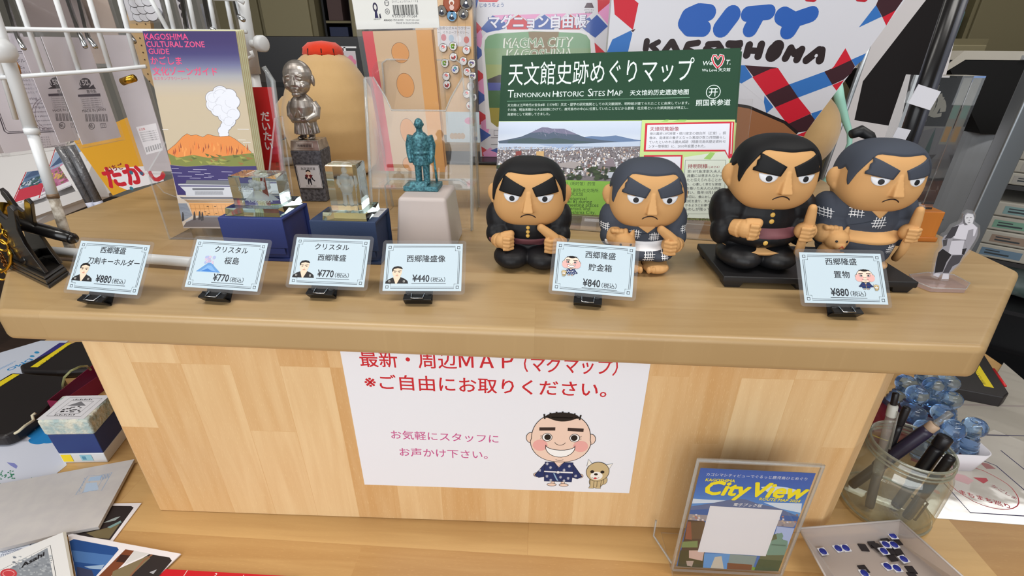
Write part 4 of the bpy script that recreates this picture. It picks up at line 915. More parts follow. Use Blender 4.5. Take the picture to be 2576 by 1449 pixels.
# --- badge board with round pins
yb=.962; t=thing('badge_board',(-.232,yb,1.052),'tan card of round pin badges in a clear sleeve beside the drawing pad','badge board'); 
W,H=.104,.262; s=Sheet(); s.slab(W,H,.002,ink((216,176,124))); mx=frame((-.232,yb,1.052),0,0); U=UV(mx); Zb=zf(1090,0,170/586); Ub=lambda x,y:U(*Zb(x,y))
def boxp(s,x0,y0,x1,y1,c): a=Ub(x0,y1); e=Ub(x1,y0); s.rect(a[0],a[1],min(e[0],W)-a[0],e[1]-a[1],c); return a,e
a,e=boxp(s,40,228,325,402,(214,212,218)); s.text('鹿児島県公式キャラクター',e[0]-.002,Ub(0,255)[1],.0056,(50,46,60),'r'); s.text('ー、ぐりぶーファミリー。',e[0]-.004,Ub(0,290)[1],.0050,(60,56,70),'r')
for i,c in enumerate(((200,120,130),(170,190,210),(230,230,236),(206,120,120))): q=Ub(90+66*i,325+7*i); s.dot(q[0],q[1],.0048,c,.0056)
for k in range(3): a=Ub(200+70*k,0); s.rect(a[0],0,.0006,H,(196,152,100))
s.build('backing_card',t)
s=Sheet(); a=Ub(120,1232); e=Ub(398,972); s.slab(e[0]-a[0],e[1]-a[1],.0006,ink((196,214,226)),0,a[0],a[1]); q=Ub(318,1048); s.dot(q[0],q[1],.0105,(222,150,190),.0065); s.text('円',q[0]-.002,q[1]-.003,.008,(190,70,130)); 
for i in range(4): q=Ub(165+30*i,1180); s.dot(q[0],q[1],.005,(190,166,140),.0058)
q=Ub(365,1165); s.dot(q[0],q[1],.004,(240,236,236),.006); s.dot(q[0],q[1]-.008,.004,(70,120,180),.004); s.build('lower_card',t,(0,-.0006,0))
b=MB(); b.bx((-.004,-.0016,-.018),(W+.006,.003,H+.01),FILM); b.build('clear_sleeve',t)
BP={}
def badge(px,py,r,c,kind):
    global BP
    p=at(*Zb(px,py),y=yb-.003); key=(c,round(r,4),kind)
    if key not in BP:
        o=thing('pin_badge',p,'x','badge','pin badges on the tan card'); b=MB(); b.lathe([(.0001,.0022),(r*.6,.0019),(r*.92,.0008),(r,-.0004),(.0001,-.0006)],CHROME if kind!='plain' else ink(c),24)
        b.build('rim',o,None,(PI/2,0,0))
        s=Sheet(); rn=random.Random(len(BP)); s.dot(0,0,r*.84,(228,226,228) if kind=='white' else c,n=22)
        if kind=='white':
            for i in range(5): a=rn.uniform(0,6.3); s.dot(math.cos(a)*r*.3,math.sin(a)*r*.28,r*rn.uniform(.22,.34),tuple(max(0,min(255,x+rn.randint(-40,40))) for x in c),n=10)
        elif kind=='photo': s.poly([(-r*.6,-r*.4),(r*.1,r*.55),(r*.25,-r*.1),(r*.5,-r*.5),(0,-r*.7)],(40,44,60))
        else: s.dot(0,r*.1,r*.3,(236,226,220)); s.dot(0,-r*.4,r*.26,(226,196,190))
        s.build('printed_face',o,(0,-.0021,0)); BP[key]=o
    else: o=clone(BP[key]); o.location=p
    nm={(110,150,60):'green',(170,60,70):'dark red',(206,120,150):'pink',(90,150,180):'blue',(120,116,110):'grey',(160,84,56):'brown'}.get(c,'')
    o['label']={'white':'white round pin badge with a %s print on the tan card'%nm,'photo':'blue round photo pin badge at the top of the tan card' if c==(110,160,200) else 'dim grey photo pin badge along the upper tan card','plain':'large brown pin badge, biggest on the tan card'}[kind]
r0=.0078
badge(160,30,.0155,(160,84,56),'plain'); badge(162,138,.0098,(110,160,200),'photo'); badge(262,122,.0092,(120,116,110),'photo'); badge(285,25,.0118,(120,116,110),'photo'); badge(74,95,.0092,(120,116,110),'photo')
for x,y,c in ((85,415,(206,120,150)),(172,402,(110,150,60)),(287,435,(206,120,150)),(175,495,(170,60,70)),(260,530,(206,120,150)),(100,548,(110,150,60)),(334,552,(120,116,110)),(190,602,(90,150,180)),(294,622,(206,120,150)),(340,662,(120,116,110)),(112,662,(206,120,150)),(118,735,(170,60,70)),(325,748,(206,120,150)),(345,845,(120,116,110)),(290,815,(206,120,150)),(318,915,(170,60,70))): badge(x,y,r0,c,'white')

# --- drawing pad in its sleeve on a thin black tray
mx=frame((-.1225,.985,1.0068),1.5,-.6,-.6); U=UV(mx); W,H=.257,.335
t=thing('drawing_pad',mx.to_translation(),'free drawing pad with red, blue and pink diamond border in a clear sleeve','drawing pad'); t.rotation_euler=mx.to_euler()
Zp=zf(1180,0,380/1311); P=lambda pts:[U(*Zp(*p)) for p in pts]
s=Sheet(); s.slab(W,H,.005,ink((214,214,222))); BL_,RD_,PK_=(44,84,166),(200,36,52),(222,150,196)
cl=lambda pts:[(min(max(u,0),W),min(max(v,0),H)) for u,v in pts]
lx=lambda y:12+y*.078 # left edge of the cover
for y0,c in ((190,RD_),(255,PK_),(395,BL_),(605,RD_),(670,PK_),(785,BL_),(960,RD_),(1020,PK_),(1110,BL_),(1270,RD_)):
    x=lx(y0); h=125 if c!=PK_ else 170; s.poly(cl(P([(x-5,y0),(x+92,y0+h*.5),(x-5+h*.078,y0+h)] if c!=PK_ else [(x+10,y0+40),(x+70,y0),(x+88,y0+h*.5),(x+70,y0+h*.9),(x+25,y0+h)])),c)
s.poly(cl(P([(120,1325),(185,1280),(240,1325),(240,1362),(130,1362)])),PK_); s.poly(cl(P([(185,1305),(240,1285),(300,1330),(250,1330)])),BL_)
s.poly(cl(P([(10,0),(80,0),(20,80)])),BL_); s.poly(cl(P([(80,0),(260,0),(240,18),(90,16)])),RD_); s.poly(cl(P([(1010,-20),(1260,-20),(1190,60),(1120,120),(1115,0)])),RD_)
for pts,c in (([(1120,110),(1215,30),(1240,70),(1225,240)],PK_),([(985,245),(1110,128),(1205,228),(1095,328),(1040,290)],BL_),([(1090,370),(1185,460),(1080,470)],RD_)): s.poly(cl(P(pts)),c)
for i,c in enumerate((BL_,RD_,BL_,RD_,BL_)): x=205+225*i; s.poly(P([(x,132-6*i),(x+110,190-5*i),(x+110,246),(x-40,292),(x-104,250)] if i==0 else [(x,126),(x+104,212),(x+80,256),(x-100,256),(x-112,200)]) if i<4 else P([(x-100,170),(x-60,150),(x-30,190)]),c)
for i in (0,1,2,3): x=205+225*i; s.poly(P([(x,134-5*i),(x+190,126-5*i),(x+110,196-4*i)]),PK_)
s.poly(P([(108,420),(112,330),(150,285),(230,265),(560,255),(960,262),(1040,285),(1085,340),(1098,460),(1098,1120),(150,1120)]),(228,228,232))
pan=P([(132,430),(138,350),(165,312),(230,292),(560,272),(960,285),(1020,305),(1050,350),(1056,460),(1060,1000),(1010,1090),(240,1100),(190,1060),(175,940)]); s.poly(pan,(116,160,120))
s.poly(P([(136,420),(1056,420),(1056,690),(158,690)]),(128,160,116)); s.poly(P([(146,560),(1056,560),(1056,690),(158,690)]),(150,164,104)); s.poly(P([(160,690),(260,650),(1056,600),(1058,720),(165,720)]),(48,44,46)); s.poly(P([(160,718),(1058,718),(1058,790),(168,790)]),(62,74,150)); s.poly(P([(168,785),(1058,785),(1058,940),(176,940)]),(46,96,48)); s.poly(P([(176,935),(1058,935),(1058,1000),(1010,1090),(240,1100),(190,1060)]),(150,138,44))
s.poly(P([(515,276),(780,276),(755,470),(540,470)]),(128,106,66))
for t_,a,z in (('MAGMA CITY',(300,412),(890,402)),('KAGOSHIMA',(325,510),(885,500))):
    tpx(s,U,t_,Zp(*a),Zp(*z),(226,230,222),b=.05,sh=.12); tpx(s,U,t_,Zp(a[0]+9,a[1]-3),Zp(z[0]-9,z[1]-3),(120,150,112),b=.016,sh=.12)
tpx(s,U,'じゆうちょう',Zp(94,62),Zp(300,58),(44,84,150),b=.01)
tpx(s,U,'マグニョン自由帳',Zp(170,238),Zp(1018,232),(54,62,120),b=.05); tpx(s,U,'マグニョン自由帳',Zp(176,236),Zp(1012,230),(226,226,238),b=.028)
q=U(*Zp(1042,62)); s.poly([(q[0]-.0085,q[1]-.001),(q[0]+.0085,q[1]-.001),(q[0]+.0045,q[1]+.0065),(q[0]-.0045,q[1]+.0065)],(70,40,56)); s.text('マグマシティ',q[0],q[1]-.0055,None,(60,50,56),'c',w=.017); s.text('鹿児島市',q[0],q[1]-.0095,None,(60,50,56),'c',w=.013)
for y in (1195,1255): s.line(P([(190,y),(300,y-2)]),.0008,(90,90,100))
s.ring(*U(*Zp(215,1178)),.028,.0105,.0006,(90,90,100)); s.build('cover',t)
b=MB(); b.bx((-.006,-.0022,-.002),(W+.007,.007,H+.02),FILM); b.build('clear_sleeve',t)
b=MB(); b.bx((-.30,.935,1.0002),(.17,1.045,1.0062),BLK); tag(b.build('display_tray',bevel=.002),'thin black tray at the back of the counter under the drawing pad','tray')

# --- tote bag with bubble lettering
mx=frame((.098,.795,1.0),-.0,0,0); U=UV(mx); Z7=zf(1750,0,826/2576); Z5=zf(1180,0,720/2576)
P7=lambda pts:[U(*Z7(*p)) for p in pts]; P5=lambda pts:[U(*Z5(*p)) for p in pts]
BAG=mat('white_vinyl_bag',(206,206,214),.35,spec=.5); t=thing('shopping_bag',(.098,.795,1.0),'white vinyl bag with CITY in blue bubble letters and tartan corners','bag')
o5=[U(1546,-90),U(2344,-90),U(2276,0),U(2231,62),U(2180,131),U(2106,228),U(2019,343),U(1960,420),U(1945,428),U(1522,428),U(1527,134)]; o5=[(u,max(v,.001)) for u,v in o5]
s=Sheet(); s.prism(o5,0,.02,BAG,'y')
B1,B2,RD,DK=(50,108,180),(44,84,166),(196,28,48),(58,28,36)
for pts,c in (([(1296,-60),(1420,-60),(1525,30),(1475,270),(1310,130)],RD),([(1455,275),(1500,260),(1475,290)],DK),([(1290,355),(1455,275),(1470,300),(1430,470),(1240,470)],B1)): s.poly(P5(pts),c)
big=[([(330,512),(385,512),(445,605),(360,655),(325,640)],B1),([(385,512),(640,530),(455,605)],DK),([(445,605),(590,540),(645,532),(735,665),(550,748)],RD),([(550,748),(735,662),(805,765),(622,842)],DK),([(735,662),(1010,562),(1072,665),(805,765)],B1),([(1010,562),(1222,470),(1250,520),(1220,575),(1160,625),(1072,665)],DK),([(1085,520),(1175,378),(1222,470),(1060,545)],RD),([(1222,468),(1335,418),(1310,470),(1252,520)],B1),([(1072,668),(1165,628),(1105,712)],RD),([(540,750),(610,840),(555,890),(535,800)],B1),([(622,842),(805,765),(905,890),(720,975)],RD),([(905,890),(995,860),(930,945)],B1),([(720,975),(900,893),(935,940),(870,1030),(790,1040)],DK),([(870,1030),(850,1070),(790,1060)],RD),([(360,655),(445,610),(540,750),(535,800)],(206,206,214)),
 ([(1415,40),(1460,130),(1280,215)],B1),([(1415,40),(1440,-20),(1640,-20),(1570,80),(1465,135)],DK),([(1465,135),(1570,80),(1495,200)],RD)]
for pts,c in big: s.poly(P7(pts),c)
s.poly(P7([(300,820),(420,840),(560,900),(700,960),(790,1040),(800,1300),(180,1300),(180,900)]),(150,100,66)); s.line(P7([(300,820),(420,840),(560,900),(700,960),(800,1045)]),.0042,(30,22,24)) # plain brown mound printed low on the bag
def caps(s,f,segs,c):
    s.l+=1
    for pts,r in segs:
        Q=[V(f(*p)) for p in pts]; k=(V(f(100,0))-V(f(0,0))).length/100*r
        for a,z in zip(Q,Q[1:]):
            d=(z-a); n=V((-d.y,d.x)).normalized()*k; s.poly([a+n,a-n,z-n,z+n],c,False)
        for a in Q: s.poly(arc(a.x,a.y,k,n=18),c,False)
f7=lambda x,y:U(*Z7(x,y)); f5=lambda x,y:U(*Z5(x,y))
for r in (0,): caps(s,f7,[([(100,100),(20,92),(-55,125),(-80,180),(-45,222),(60,225)],60),([(282,118),(205,220)],70),([(410,110),(570,96)],55),([(490,115),(428,230)],58),([(685,125),(755,165)],66),([(905,112),(820,140),(755,165)],58),([(775,160),(728,240)],64)],(40,90,172))
K2=(40,28,30)
caps(s,f5,[([(1600,372),(1590,440)],27),([(1705,378),(1640,412)],22),([(1640,412),(1690,460)],22),([(1760,460),(1820,380)],27),([(1830,380),(1870,460)],28),([(2060,385),(1970,400),(1950,445),(2010,470)],26),([(2150,400),(2240,395),(2270,440),(2200,470),(2130,440)],26),([(2440,385),(2340,400)],24),([(2340,400),(2430,440)],22)],K2)
caps(s,f7,[([(345,350),(260,345)],28),([(420,355),(400,430)],30),([(515,350),(490,440)],30),([(410,395),(500,400)],24),([(620,400),(615,410)],62),([(640,370),(600,430)],54),([(745,380),(705,455)],30),([(830,390),(795,465)],30),([(745,380),(775,420),(830,390)],26),([(965,395),(870,470)],32),([(985,400),(975,470)],34)],K2)
for x in (910,1310): caps(s,f7,[([(x-30,-14),(x+20,-10)],22)],(180,30,46))
s.dot(*f7(945,437),.0022,(206,206,214)); s.dot(*f7(775,470),.0020,(206,206,214)) if False else None
s.build('bag_body',t)
# --- second plush behind the bag and the mint handle beside it
t=thing('plush_toy',(.444,.915,1.0),'beige plush toy half hidden behind the lettered bag','plush toy'); b=MB(); b.ell((0,0,.074),(.078,.066,.074),PL,36); b.ell((-.03,.03,.03),(.05,.05,.03),PL,24)
for sg in (-1,1): b.ell((-.055,sg*.05,.075),(.028,.022,.03),PL,16)
remesh(b,'body',.003,PL,4,t)
b=MB(); MINT=mat('mint_green_plastic',(166,222,206),.4); pts=[at(x,y,y=.985) for x,y in ((2106,212),(2112,250),(2126,300),(2138,335),(2137,362),(2124,392),(2104,420),(2088,440))]+[V((.56,1.03,.9)),V((.56,1.05,.712))]
b.tube(pts,[.0085,.0085,.0065,.0050,.0046,.0044,.0042,.0045,.0045,.008],MINT,12); tag(b.build('mint_cable'),'mint green curved plastic cable beside the half hidden plush','cable')

# --- historic sites map on an easel
mx=frame((-.0577,.5996,1.012),23.06,-9.08,-2.29); U=UV(mx); W,H=.285,.1985
t=thing('site_map',mx.to_translation(),'green historic sites map leaflet with a volcano photograph and white title','leaflet'); t.rotation_euler=mx.to_euler()
s=Sheet(); s.slab(W,H,.003,ink((232,232,226))); Zm=zf(1180,0,720/2576); P=lambda pts:[U(*Zm(*p)) for p in pts]; Zn=zf(1240,290,400/2147); Pn=lambda pts:[U(*Zn(*p)) for p in pts]
cl=lambda pts:[(min(max(u,0),W),min(max(v,0),H)) for u,v in pts]
vb=U(*Zm(1300,1085))[1]; s.rect(0,vb,W,H-vb,(26,66,44)); WT=(226,238,236)
s.rect(0,0,W,vb,(196,220,140)); 
def tm(t_,a,z,c,**k): tpx(s,U,t_,Zm(*a),Zm(*z),c,**k)
p=U(*Zm(350,782)); q=U(*Zm(2015,745)); top=U(*Zm(352,585))
s.text('天文館史跡めぐりマップ',p[0],p[1]+.004,(top[1]-p[1])*1.13,WT,w=q[0]-p[0],ang=math.degrees(math.atan2(q[1]-p[1],q[0]-p[0])))
x=345
for big,rest,x0,x1 in (('T','ENMONKAN',345,728),('H','ISTORIC',752,1030),('S','ITES',1068,1222),('M','AP',1245,1380)):
    y=lambda x:878-(x-345)*.0165; n=len(rest); wb=(x1-x0)*(1.25/(n*.86+1.25)); tm(big,(x0,y(x0)),(x0+wb*.92,y(x0)),WT); a=U(*Zm(x0+wb,y(x0+wb))); e=U(*Zm(x1,y(x1))); s.text(rest,a[0],a[1],None,WT,w=e[0]-a[0],ang=math.degrees(math.atan2(e[1]-a[1],e[0]-a[0])))
tm('天文馆的历史遗迹地图',(1448,856),(1975,846),WT,b=.012); s.line(P([(342,912),(1985,878)]),.0005,(120,170,140))
for i,(t_,e) in enumerate((('天文館は江戸時代の安永8年（1779年）天文・歴学の研究機関としての天文観測所、明時館が建てられたことに由来しています。',1980),('その後、明治末期から大正初期にかけて、鹿児島市の中心に位置していたことなどから劇場・社交場といった娯楽施設が林立し、',1972),('商業地として発展してきました。',728))): tm(t_,(346,958+i*41),(e,958+i*41-(e-346)*.0125),(214,230,222))
# corner emblem and shrine mark
q=lambda a:U(*Zm(*a)); tm('We',(2098,590),(2185,585),WT,b=.008,sh=.15); tm('T.',(2305,580),(2352,580),WT,b=.008,sh=.15); tm('We Love 天文館',(2095,645),(2350,640),WT,b=.006)
h=[(2236,612),(2205,575),(2188,530),(2200,500),(2222,500),(2240,532),(2262,496),(2285,502),(2290,535),(2270,580),(2236,612)]; s.line(P(h),.0030,WT); s.line(P(h),.0017,(206,50,70))
c=q((2198,828)); s.line(arc(c[0],c[1],.0078,n=30),.0008,WT,True); s.text('开',c[0],c[1]-.0042,.0108,WT,'c',b=.004); tm('照国表参道',(2040,948),(2350,944),WT,b=.010)
# volcano and city photograph
ph=cl(Pn([(85,90),(2015,65),(1975,900),(1000,885),(30,850)])); vt=vb; u1=U(*Zn(2010,250))[0]; v0=U(*Zn(1200,885))[1]
s.rect(0,v0,u1,vt-v0-.0006,(206,216,232)); s.grad(0,U(0,Zn(0,380)[1])[1] if False else U(*Zn(1000,380))[1],u1,vt-U(*Zn(1000,380))[1]-.0006,[(216,222,234),(196,208,228),(206,216,234)],5)
s.poly(cl(Pn([(1240,295),(1330,280),(1480,290),(1660,272),(1760,295),(1900,325),(2000,335),(2000,365),(1240,360)])),(104,128,166))
s.poly(cl(Pn([(70,350),(240,320),(380,290),(500,240),(640,172),(665,162),(740,165),(800,180),(960,182),(1040,215),(1180,275),(1260,305),(1500,340),(1740,362),(1720,372),(1480,375),(1100,385),(600,385),(85,380)])),(84,98,118))
s.poly(cl(Pn([(500,240),(640,172),(665,162),(740,165),(800,180),(960,182),(1040,215),(1150,265),(900,245),(820,225),(760,250),(660,225)])),(122,120,146)); s.poly(cl(Pn([(200,345),(500,300),(700,330),(850,305),(1100,340),(1400,365),(1100,385),(600,385),(200,375)])),(74,92,98))
rn=random.Random(8); s.l+=1
for i in range(40): x=rn.uniform(560,1080); y=rn.uniform(180,265); s.poly(cl(Pn([(x,y),(x+rn.uniform(4,10),y+2),(x+rn.uniform(8,26),y+rn.uniform(18,48))])),rn.choice([(150,146,170),(104,104,128),(96,104,124),(168,166,186)]),False)
s.poly(cl(Pn([(85,380),(1100,388),(1740,360),(1995,350),(1990,480),(60,480)])),(190,204,226)); s.poly(cl(Pn([(600,390),(1100,392),(1000,470),(850,440)])),(160,178,210))
for x0,x1,y in ((75,310,443),(400,795,440),(1015,1585,430)): s.line(cl(Pn([(x0,y),(x1,y+1)])),.0006,(96,104,124))
s.poly(cl(Pn([(60,470),(700,455),(1000,480),(1500,430),(1990,420),(1975,900),(1000,885),(30,850)])),(128,122,126)); s.l+=1
for i in range(1500):
    y=440+(rn.random()**1.2)*400; x=rn.uniform(50,1975); k=.5+(y-430)/420*1.3; w_=rn.uniform(10,26)*k; h_=rn.uniform(10,30)*k*(1.4 if rn.random()<.25 else .8)
    c=rn.choice([(232,232,238),(226,226,234),(206,206,216),(190,188,196),(172,170,178),(150,140,142),(116,110,116),(92,86,94),(200,172,152),(220,206,194),(140,104,98),(240,240,244),(214,214,222)])
    if y>700 and rn.random()<.35: c=(62,74,52)
    s.poly(cl(Pn([(x,y),(x+w_,y-2),(x+w_,y-h_),(x,y-h_)])),c,False)
s.l+=1
for x,y,a,e in ((1540,760,240,52),(1480,830,110,40),(1090,845,120,48),(1350,735,60,40),(120,700,80,30)):
    for i in range(12): s.poly(cl(Pn(arc(x+rn.uniform(-a,a)*.8,y+rn.uniform(-e,e)*.7,rn.uniform(18,44),rn.uniform(12,26),n=9))),rn.choice([(52,66,44),(66,82,54),(44,54,40)]),False)
for pts,c in (([(310,490),(380,480),(385,540),(310,550)],(140,70,66)),([(585,490),(690,485),(690,560),(590,560)],(206,170,118)),([(890,650),(1080,625),(1200,650),(1100,720),(900,700)],(168,160,160)),([(1500,690),(1560,580),(1620,580),(1660,700)],(140,128,136)),([(1555,770),(1690,765),(1690,850),(1560,850)],(196,202,216))): s.poly(cl(Pn(pts)),c)
# lower green text strip
s.poly(cl([U(*Zn(20,850)),U(*Zn(1000,878)),U(*Zn(1625,895)),(U(*Zn(1600,900))[0],0),(0,0)]),(136,186,76))
D=(44,70,36)
for t_,x0,x1,y in (('建了一个名叫（明时馆）的馆',700,1378,948),('市的中心部建了剧场·社交场所.',700,1435,1040),('商业区—天文馆',840,1215,1088),('Tenmonkan: an astronomical',560,1260,1145),('observatory (Anei 8) during',560,1335,1192),('Edo, and social meeting places',560,1425,1240),('in the Meiji period, and',700,1310,1284),('the center of Kagoshima City,',560,1385,1338)): tpx(s,U,t_,Zn(x0,y-(x1-x0)*.014),Zn(x1,y),D)
s.poly(cl(Pn([(1430,1360),(1450,1310),(1480,1245),(1520,1235),(1600,1180),(1640,1250),(1600,1420),(1450,1380)])),(84,140,52))
# right column of boxed text
Zr=zf(1600,280,270/1304); Pr=lambda pts:[U(*Zr(*p)) for p in pts]
ug=U(*Zr(60,300))[0]; s.rect(ug,0,W-ug,vb,(198,222,146)); s.poly(cl(Pr([(580,560),(1130,480),(1150,1330),(560,1330)])),(220,228,216))
for pts in ([(300,130),(360,105),(400,105),(380,130)],[(430,130),(520,105),(620,105),(590,130)],[(820,580),(900,500),(960,510),(900,590)],[(960,1290),(1000,1240),(1000,1330),(940,1330)]): s.poly(cl(Pr(pts)),(160,204,110))
RR=(206,46,66)
s.poly(cl(Pr([(112,148),(1160,128),(1192,130),(1180,560),(1125,580),(1075,490),(92,492)])),RR); s.poly(cl(Pr([(138,168),(1138,150),(1118,545),(1082,470),(118,472)])),(226,228,240)); s.line(cl(Pr([(1165,140),(1150,520)])),.0010,(236,236,240))
s.poly(cl(Pr([(95,535),(565,532),(545,820),(500,1300),(60,1300)])),RR); s.poly(cl(Pr([(118,555),(545,552),(526,820),(490,1290),(80,1290)])),(226,228,240))
DR=(150,40,56); DG=(84,86,92)
def tr(t_,a,z,c,**k): tpx(s,U,t_,Zr(*a),Zr(*z),c,**k)
tr('天璋院篤姫像',(168,240),(518,238),DR,b=.008)
for i,t_ in enumerate(('徳川幕府13代将軍・徳川家定の御台所（正室）。銅','像は、島津家の養子となった篤姫が数カ月間暮らし','ていたといわれる鶴丸城跡（現鹿児島県歴史資料セ','ンター黎明館）に、2010年設置された。')): tr(t_,(165-i*4,290+i*51),((1088 if i<3 else 845)-i*2,(282 if i<3 else 286)+i*51),DG)
tr('西郷隆盛銅像',(150,672),(480,672),DR,b=.008)
s.line(cl(Pr([(598,596),(1088,596),(1064,1248),(560,1248)])),.0005,(110,120,110),True); tr('持明院様',(628,692),(865,690),DR,b=.010); tr('（じめさぁ）',(868,690),(1010,688),DR)
for i,t_ in enumerate(('第18代島津家久夫人。','器量には恵まれなかっ','たと伝えられることか','ら、心優しく幸せな家庭','を築いた夫人の人柄を','慕い、毎年10月5日の','命日に、像におしろいや','口紅を塗り、夫人にあや','かるようにお参りするな','らわしが残っている。')): tr(t_,(622-i*3.4,748+i*51),(1044-i*4,748+i*51),(92,94,98))
s.line(cl(Pr([(635,1245),(610,1320)])),.0005,(110,120,110)); tr('かごしま近代文学館',(632,1330),(1000,1332),(60,64,62))
s.build('folded_sheet',t)
for k in (1,2):
    s=Sheet(); s.slab(W,H,.0008,ink((226,226,218))); vb2=vb; s.rect(0,0,W,vb,(190,214,140)); s.rect(0,vb,W,H-vb,(34,74,50)); s.build('inner_fold',t,(.0016*k,.0032+.0012*k,-.0008*k))
t=thing('map_easel',(-.046,.5855,1.0),'clear acrylic easel propping up the green sites map','stand',None,(0,0,R(-9.08)))
b=MB(); w=.288; plate(b,[(0,0,.002),(w,0,.002),(w,.07,.002),(0,.07,.002)],(0,0,-.0018)); plate(b,[(0,0,.0),(w,0,.0),(w,-.003,.020),(0,-.003,.020)],(0,-.0018,0)); plate(b,[(0,.030,.002),(w,.030,.002),(w,.092,.15),(0,.092,.15)],(0,.0018,0)); b.build('bent_sheet',t)
# ---------------------------------------------------------------- left: wire keychain rack
def W3(px,py,y): return at(px,py,y=y)
YR=.60 # the grid of the rack stands about here
t=thing('keychain_rack',(-.55,.60,1.0),'white wire grid rack on tube legs hung with keychain packets','display rack'); inv=t.location
def loc(p): return V(p)-inv
b=MB()
G=lambda px,py: loc(at(px,py,y=.535+.065*px/600)) # the grid plane turns a little towards the left
for x0,x1,y1 in ((-62,40,300),(33,112,190),(128,200,182),(213,278,176),(291,346,170),(358,430,90),(410,440,85),(467,492,80),(520,542,78),(562,585,77)): b.tube([G(x0,-40),G(x1 if False else x0+(x1-x0)*1.0,y1)],.0025 if x0<300 else .0023,WHM,8)
b.build('vertical_wire',t)
b=MB()
for pts in (((-30,72),(200,76),(360,78),(625,80)),((-30,198),(110,188),(280,176),(372,167)),((540,-4),(600,-2),(618,8)),((598,148),(628,148),(640,140),(634,128))): b.tube([G(*p)+V((0,-.003,0)) for p in pts],.0022,WHM,8)
b.build('cross_wire',t)
# near left leg: sleeve, inner tube, foot bar with end caps
b=MB(); foot=at(178,628,z=1.008); top=at(10,120,y=.470); k=(top-foot)
A=lambda f:loc(foot+k*f)
b.tube([A(.62),A(1.35)],.0054,WHM,16); b.tube([A(.60),A(.63)],.0060,WHM,16); b.build('upper_leg',t)
b=MB(); b.tube([A(.30),A(.62)],.0047,WHM,16); b.build('lower_leg',t); b=MB(); b.tube([A(.28),A(.302)],.0050,mat('worn_brass_ring',(128,104,82),.5,.4),16); b.tube([A(0),A(.28)],.0045,mat('scuffed_white_enamel',(216,210,200),.45,noise=(160,(150,138,122),5)),16); b.build('scuffed_leg_end',t)
b=MB(); f0=at(95,630,z=1.008); f1=at(490,660,z=1.008); b.tube([loc(f0),loc(f1)],.0052,WHM,16); b.tube([loc(f0+(f0-f1)*.06),loc(f0+(f1-f0)*.05)],.0072,WHM,16); b.tube([loc(f1),loc(f1+(f1-f0)*.05)],.0072,WHM,16); b.build('foot_bar',t)
b=MB(); q=at(2,130,y=.455); b.lathe([(.0001,.012),(.007,.0105),(.0115,.004),(.0115,-.003),(.007,-.009),(.0001,-.009)],WHM,24,loc(q)); b.build('ball_cap',t)
# far right upright with thumb knob
b=MB(); U0=loc(at(598,-60,y=.64)); U1=loc(at(640,185,y=.64)); U2=loc(at(663,300,y=.64)); b.tube([U0,U1],.0075,WHM,14); b.tube([U1,U2+(U2-U1)*1.2],.0056,WHM,14); b.build('far_leg',t)
b=MB(); q=loc(at(655,110,y=.63)); d=V((1,-.35,.0)).normalized(); b.tube([q-d*.014,q-d*.004],.0045,WHM,12); b.tube([q-d*.004,q-d*.002,q+d*.005,q+d*.007],[.006,.0092,.0092,.007],WHM,20); b.build('thumb_knob',t)
b=MB(); f0=at(620,412,z=1.008); f1=at(735,405,z=1.008); b.tube([loc(f0),loc(f1)],.0075,WHM,12); b.build('far_foot_bar',t)
# chrome display hooks
hk=MB()
hooks=[((5,-30),(45,95),(60,122)),((160,-30),(200,85),(215,118)),((192,-30),(222,95),(240,118)),((300,-30),(318,78),(338,105)),((395,-20),(412,70),(428,80)),((455,-20),(470,74),(485,80)),((510,-20),(528,70),(540,78)),((586,-20),(600,40),(612,50))]
for i,pp in enumerate(hooks):
    h=tag(MB().tube([at(*p,y=y) for p,y in zip(pp,(.66,.60,.585))],.0026,CHROME,8).build('display_hook'),['chrome hook at the left edge of the wire grid','long chrome hook, second from the left on the grid','chrome hook close beside the second hook','chrome hook just left of the volcano leaflets','chrome hook above the left part of the volcano leaflets','chrome hook above the middle of the volcano leaflets','chrome hook above the right part of the volcano leaflets','short chrome hook near the far upright'][i],'hook','chrome hooks on the wire grid')
# hanging packets: paper card in a clear bag, leaning with gravity
def packet(TL,TR,BR,BL,y,label,draw=None,c=(226,220,228),bag=True):
    P=[at(*p,y=y) for p in (BL,BR,TR,TL)]; o=P[0]; q_=at(*BR,z=o.z); q_=q_ if abs(q_.y-y)<.07 else P[1]; r=(q_-P[0]); r.z=0; u=V((0,0,(P[3]-P[0]).z)); W=r.length; H=u.length; r.normalize(); u=(u-r*u.dot(r)).normalized(); n=r.cross(u)
    mx=M(((r.x,-n.x,u.x,o.x),(r.y,-n.y,u.y,o.y),(r.z,-n.z,u.z,o.z),(0,0,0,1)))
    t=thing('keychain_packet',mx.to_translation(),label,'packet','keychain packets on the wire rack'); t.rotation_euler=mx.to_euler()
    s=Sheet(); s.slab(W,H,.0008,ink(c,.5))
    if draw: draw(s,UV(mx),W,H)
    s.build('paper_card',t)
    if bag: b=MB(); b.bx((-.003,-.002,-.004),(W+.003,.003,H+.006),FILM); b.build('clear_bag',t)
    return t
Zh=zf(0,0,700/2536)
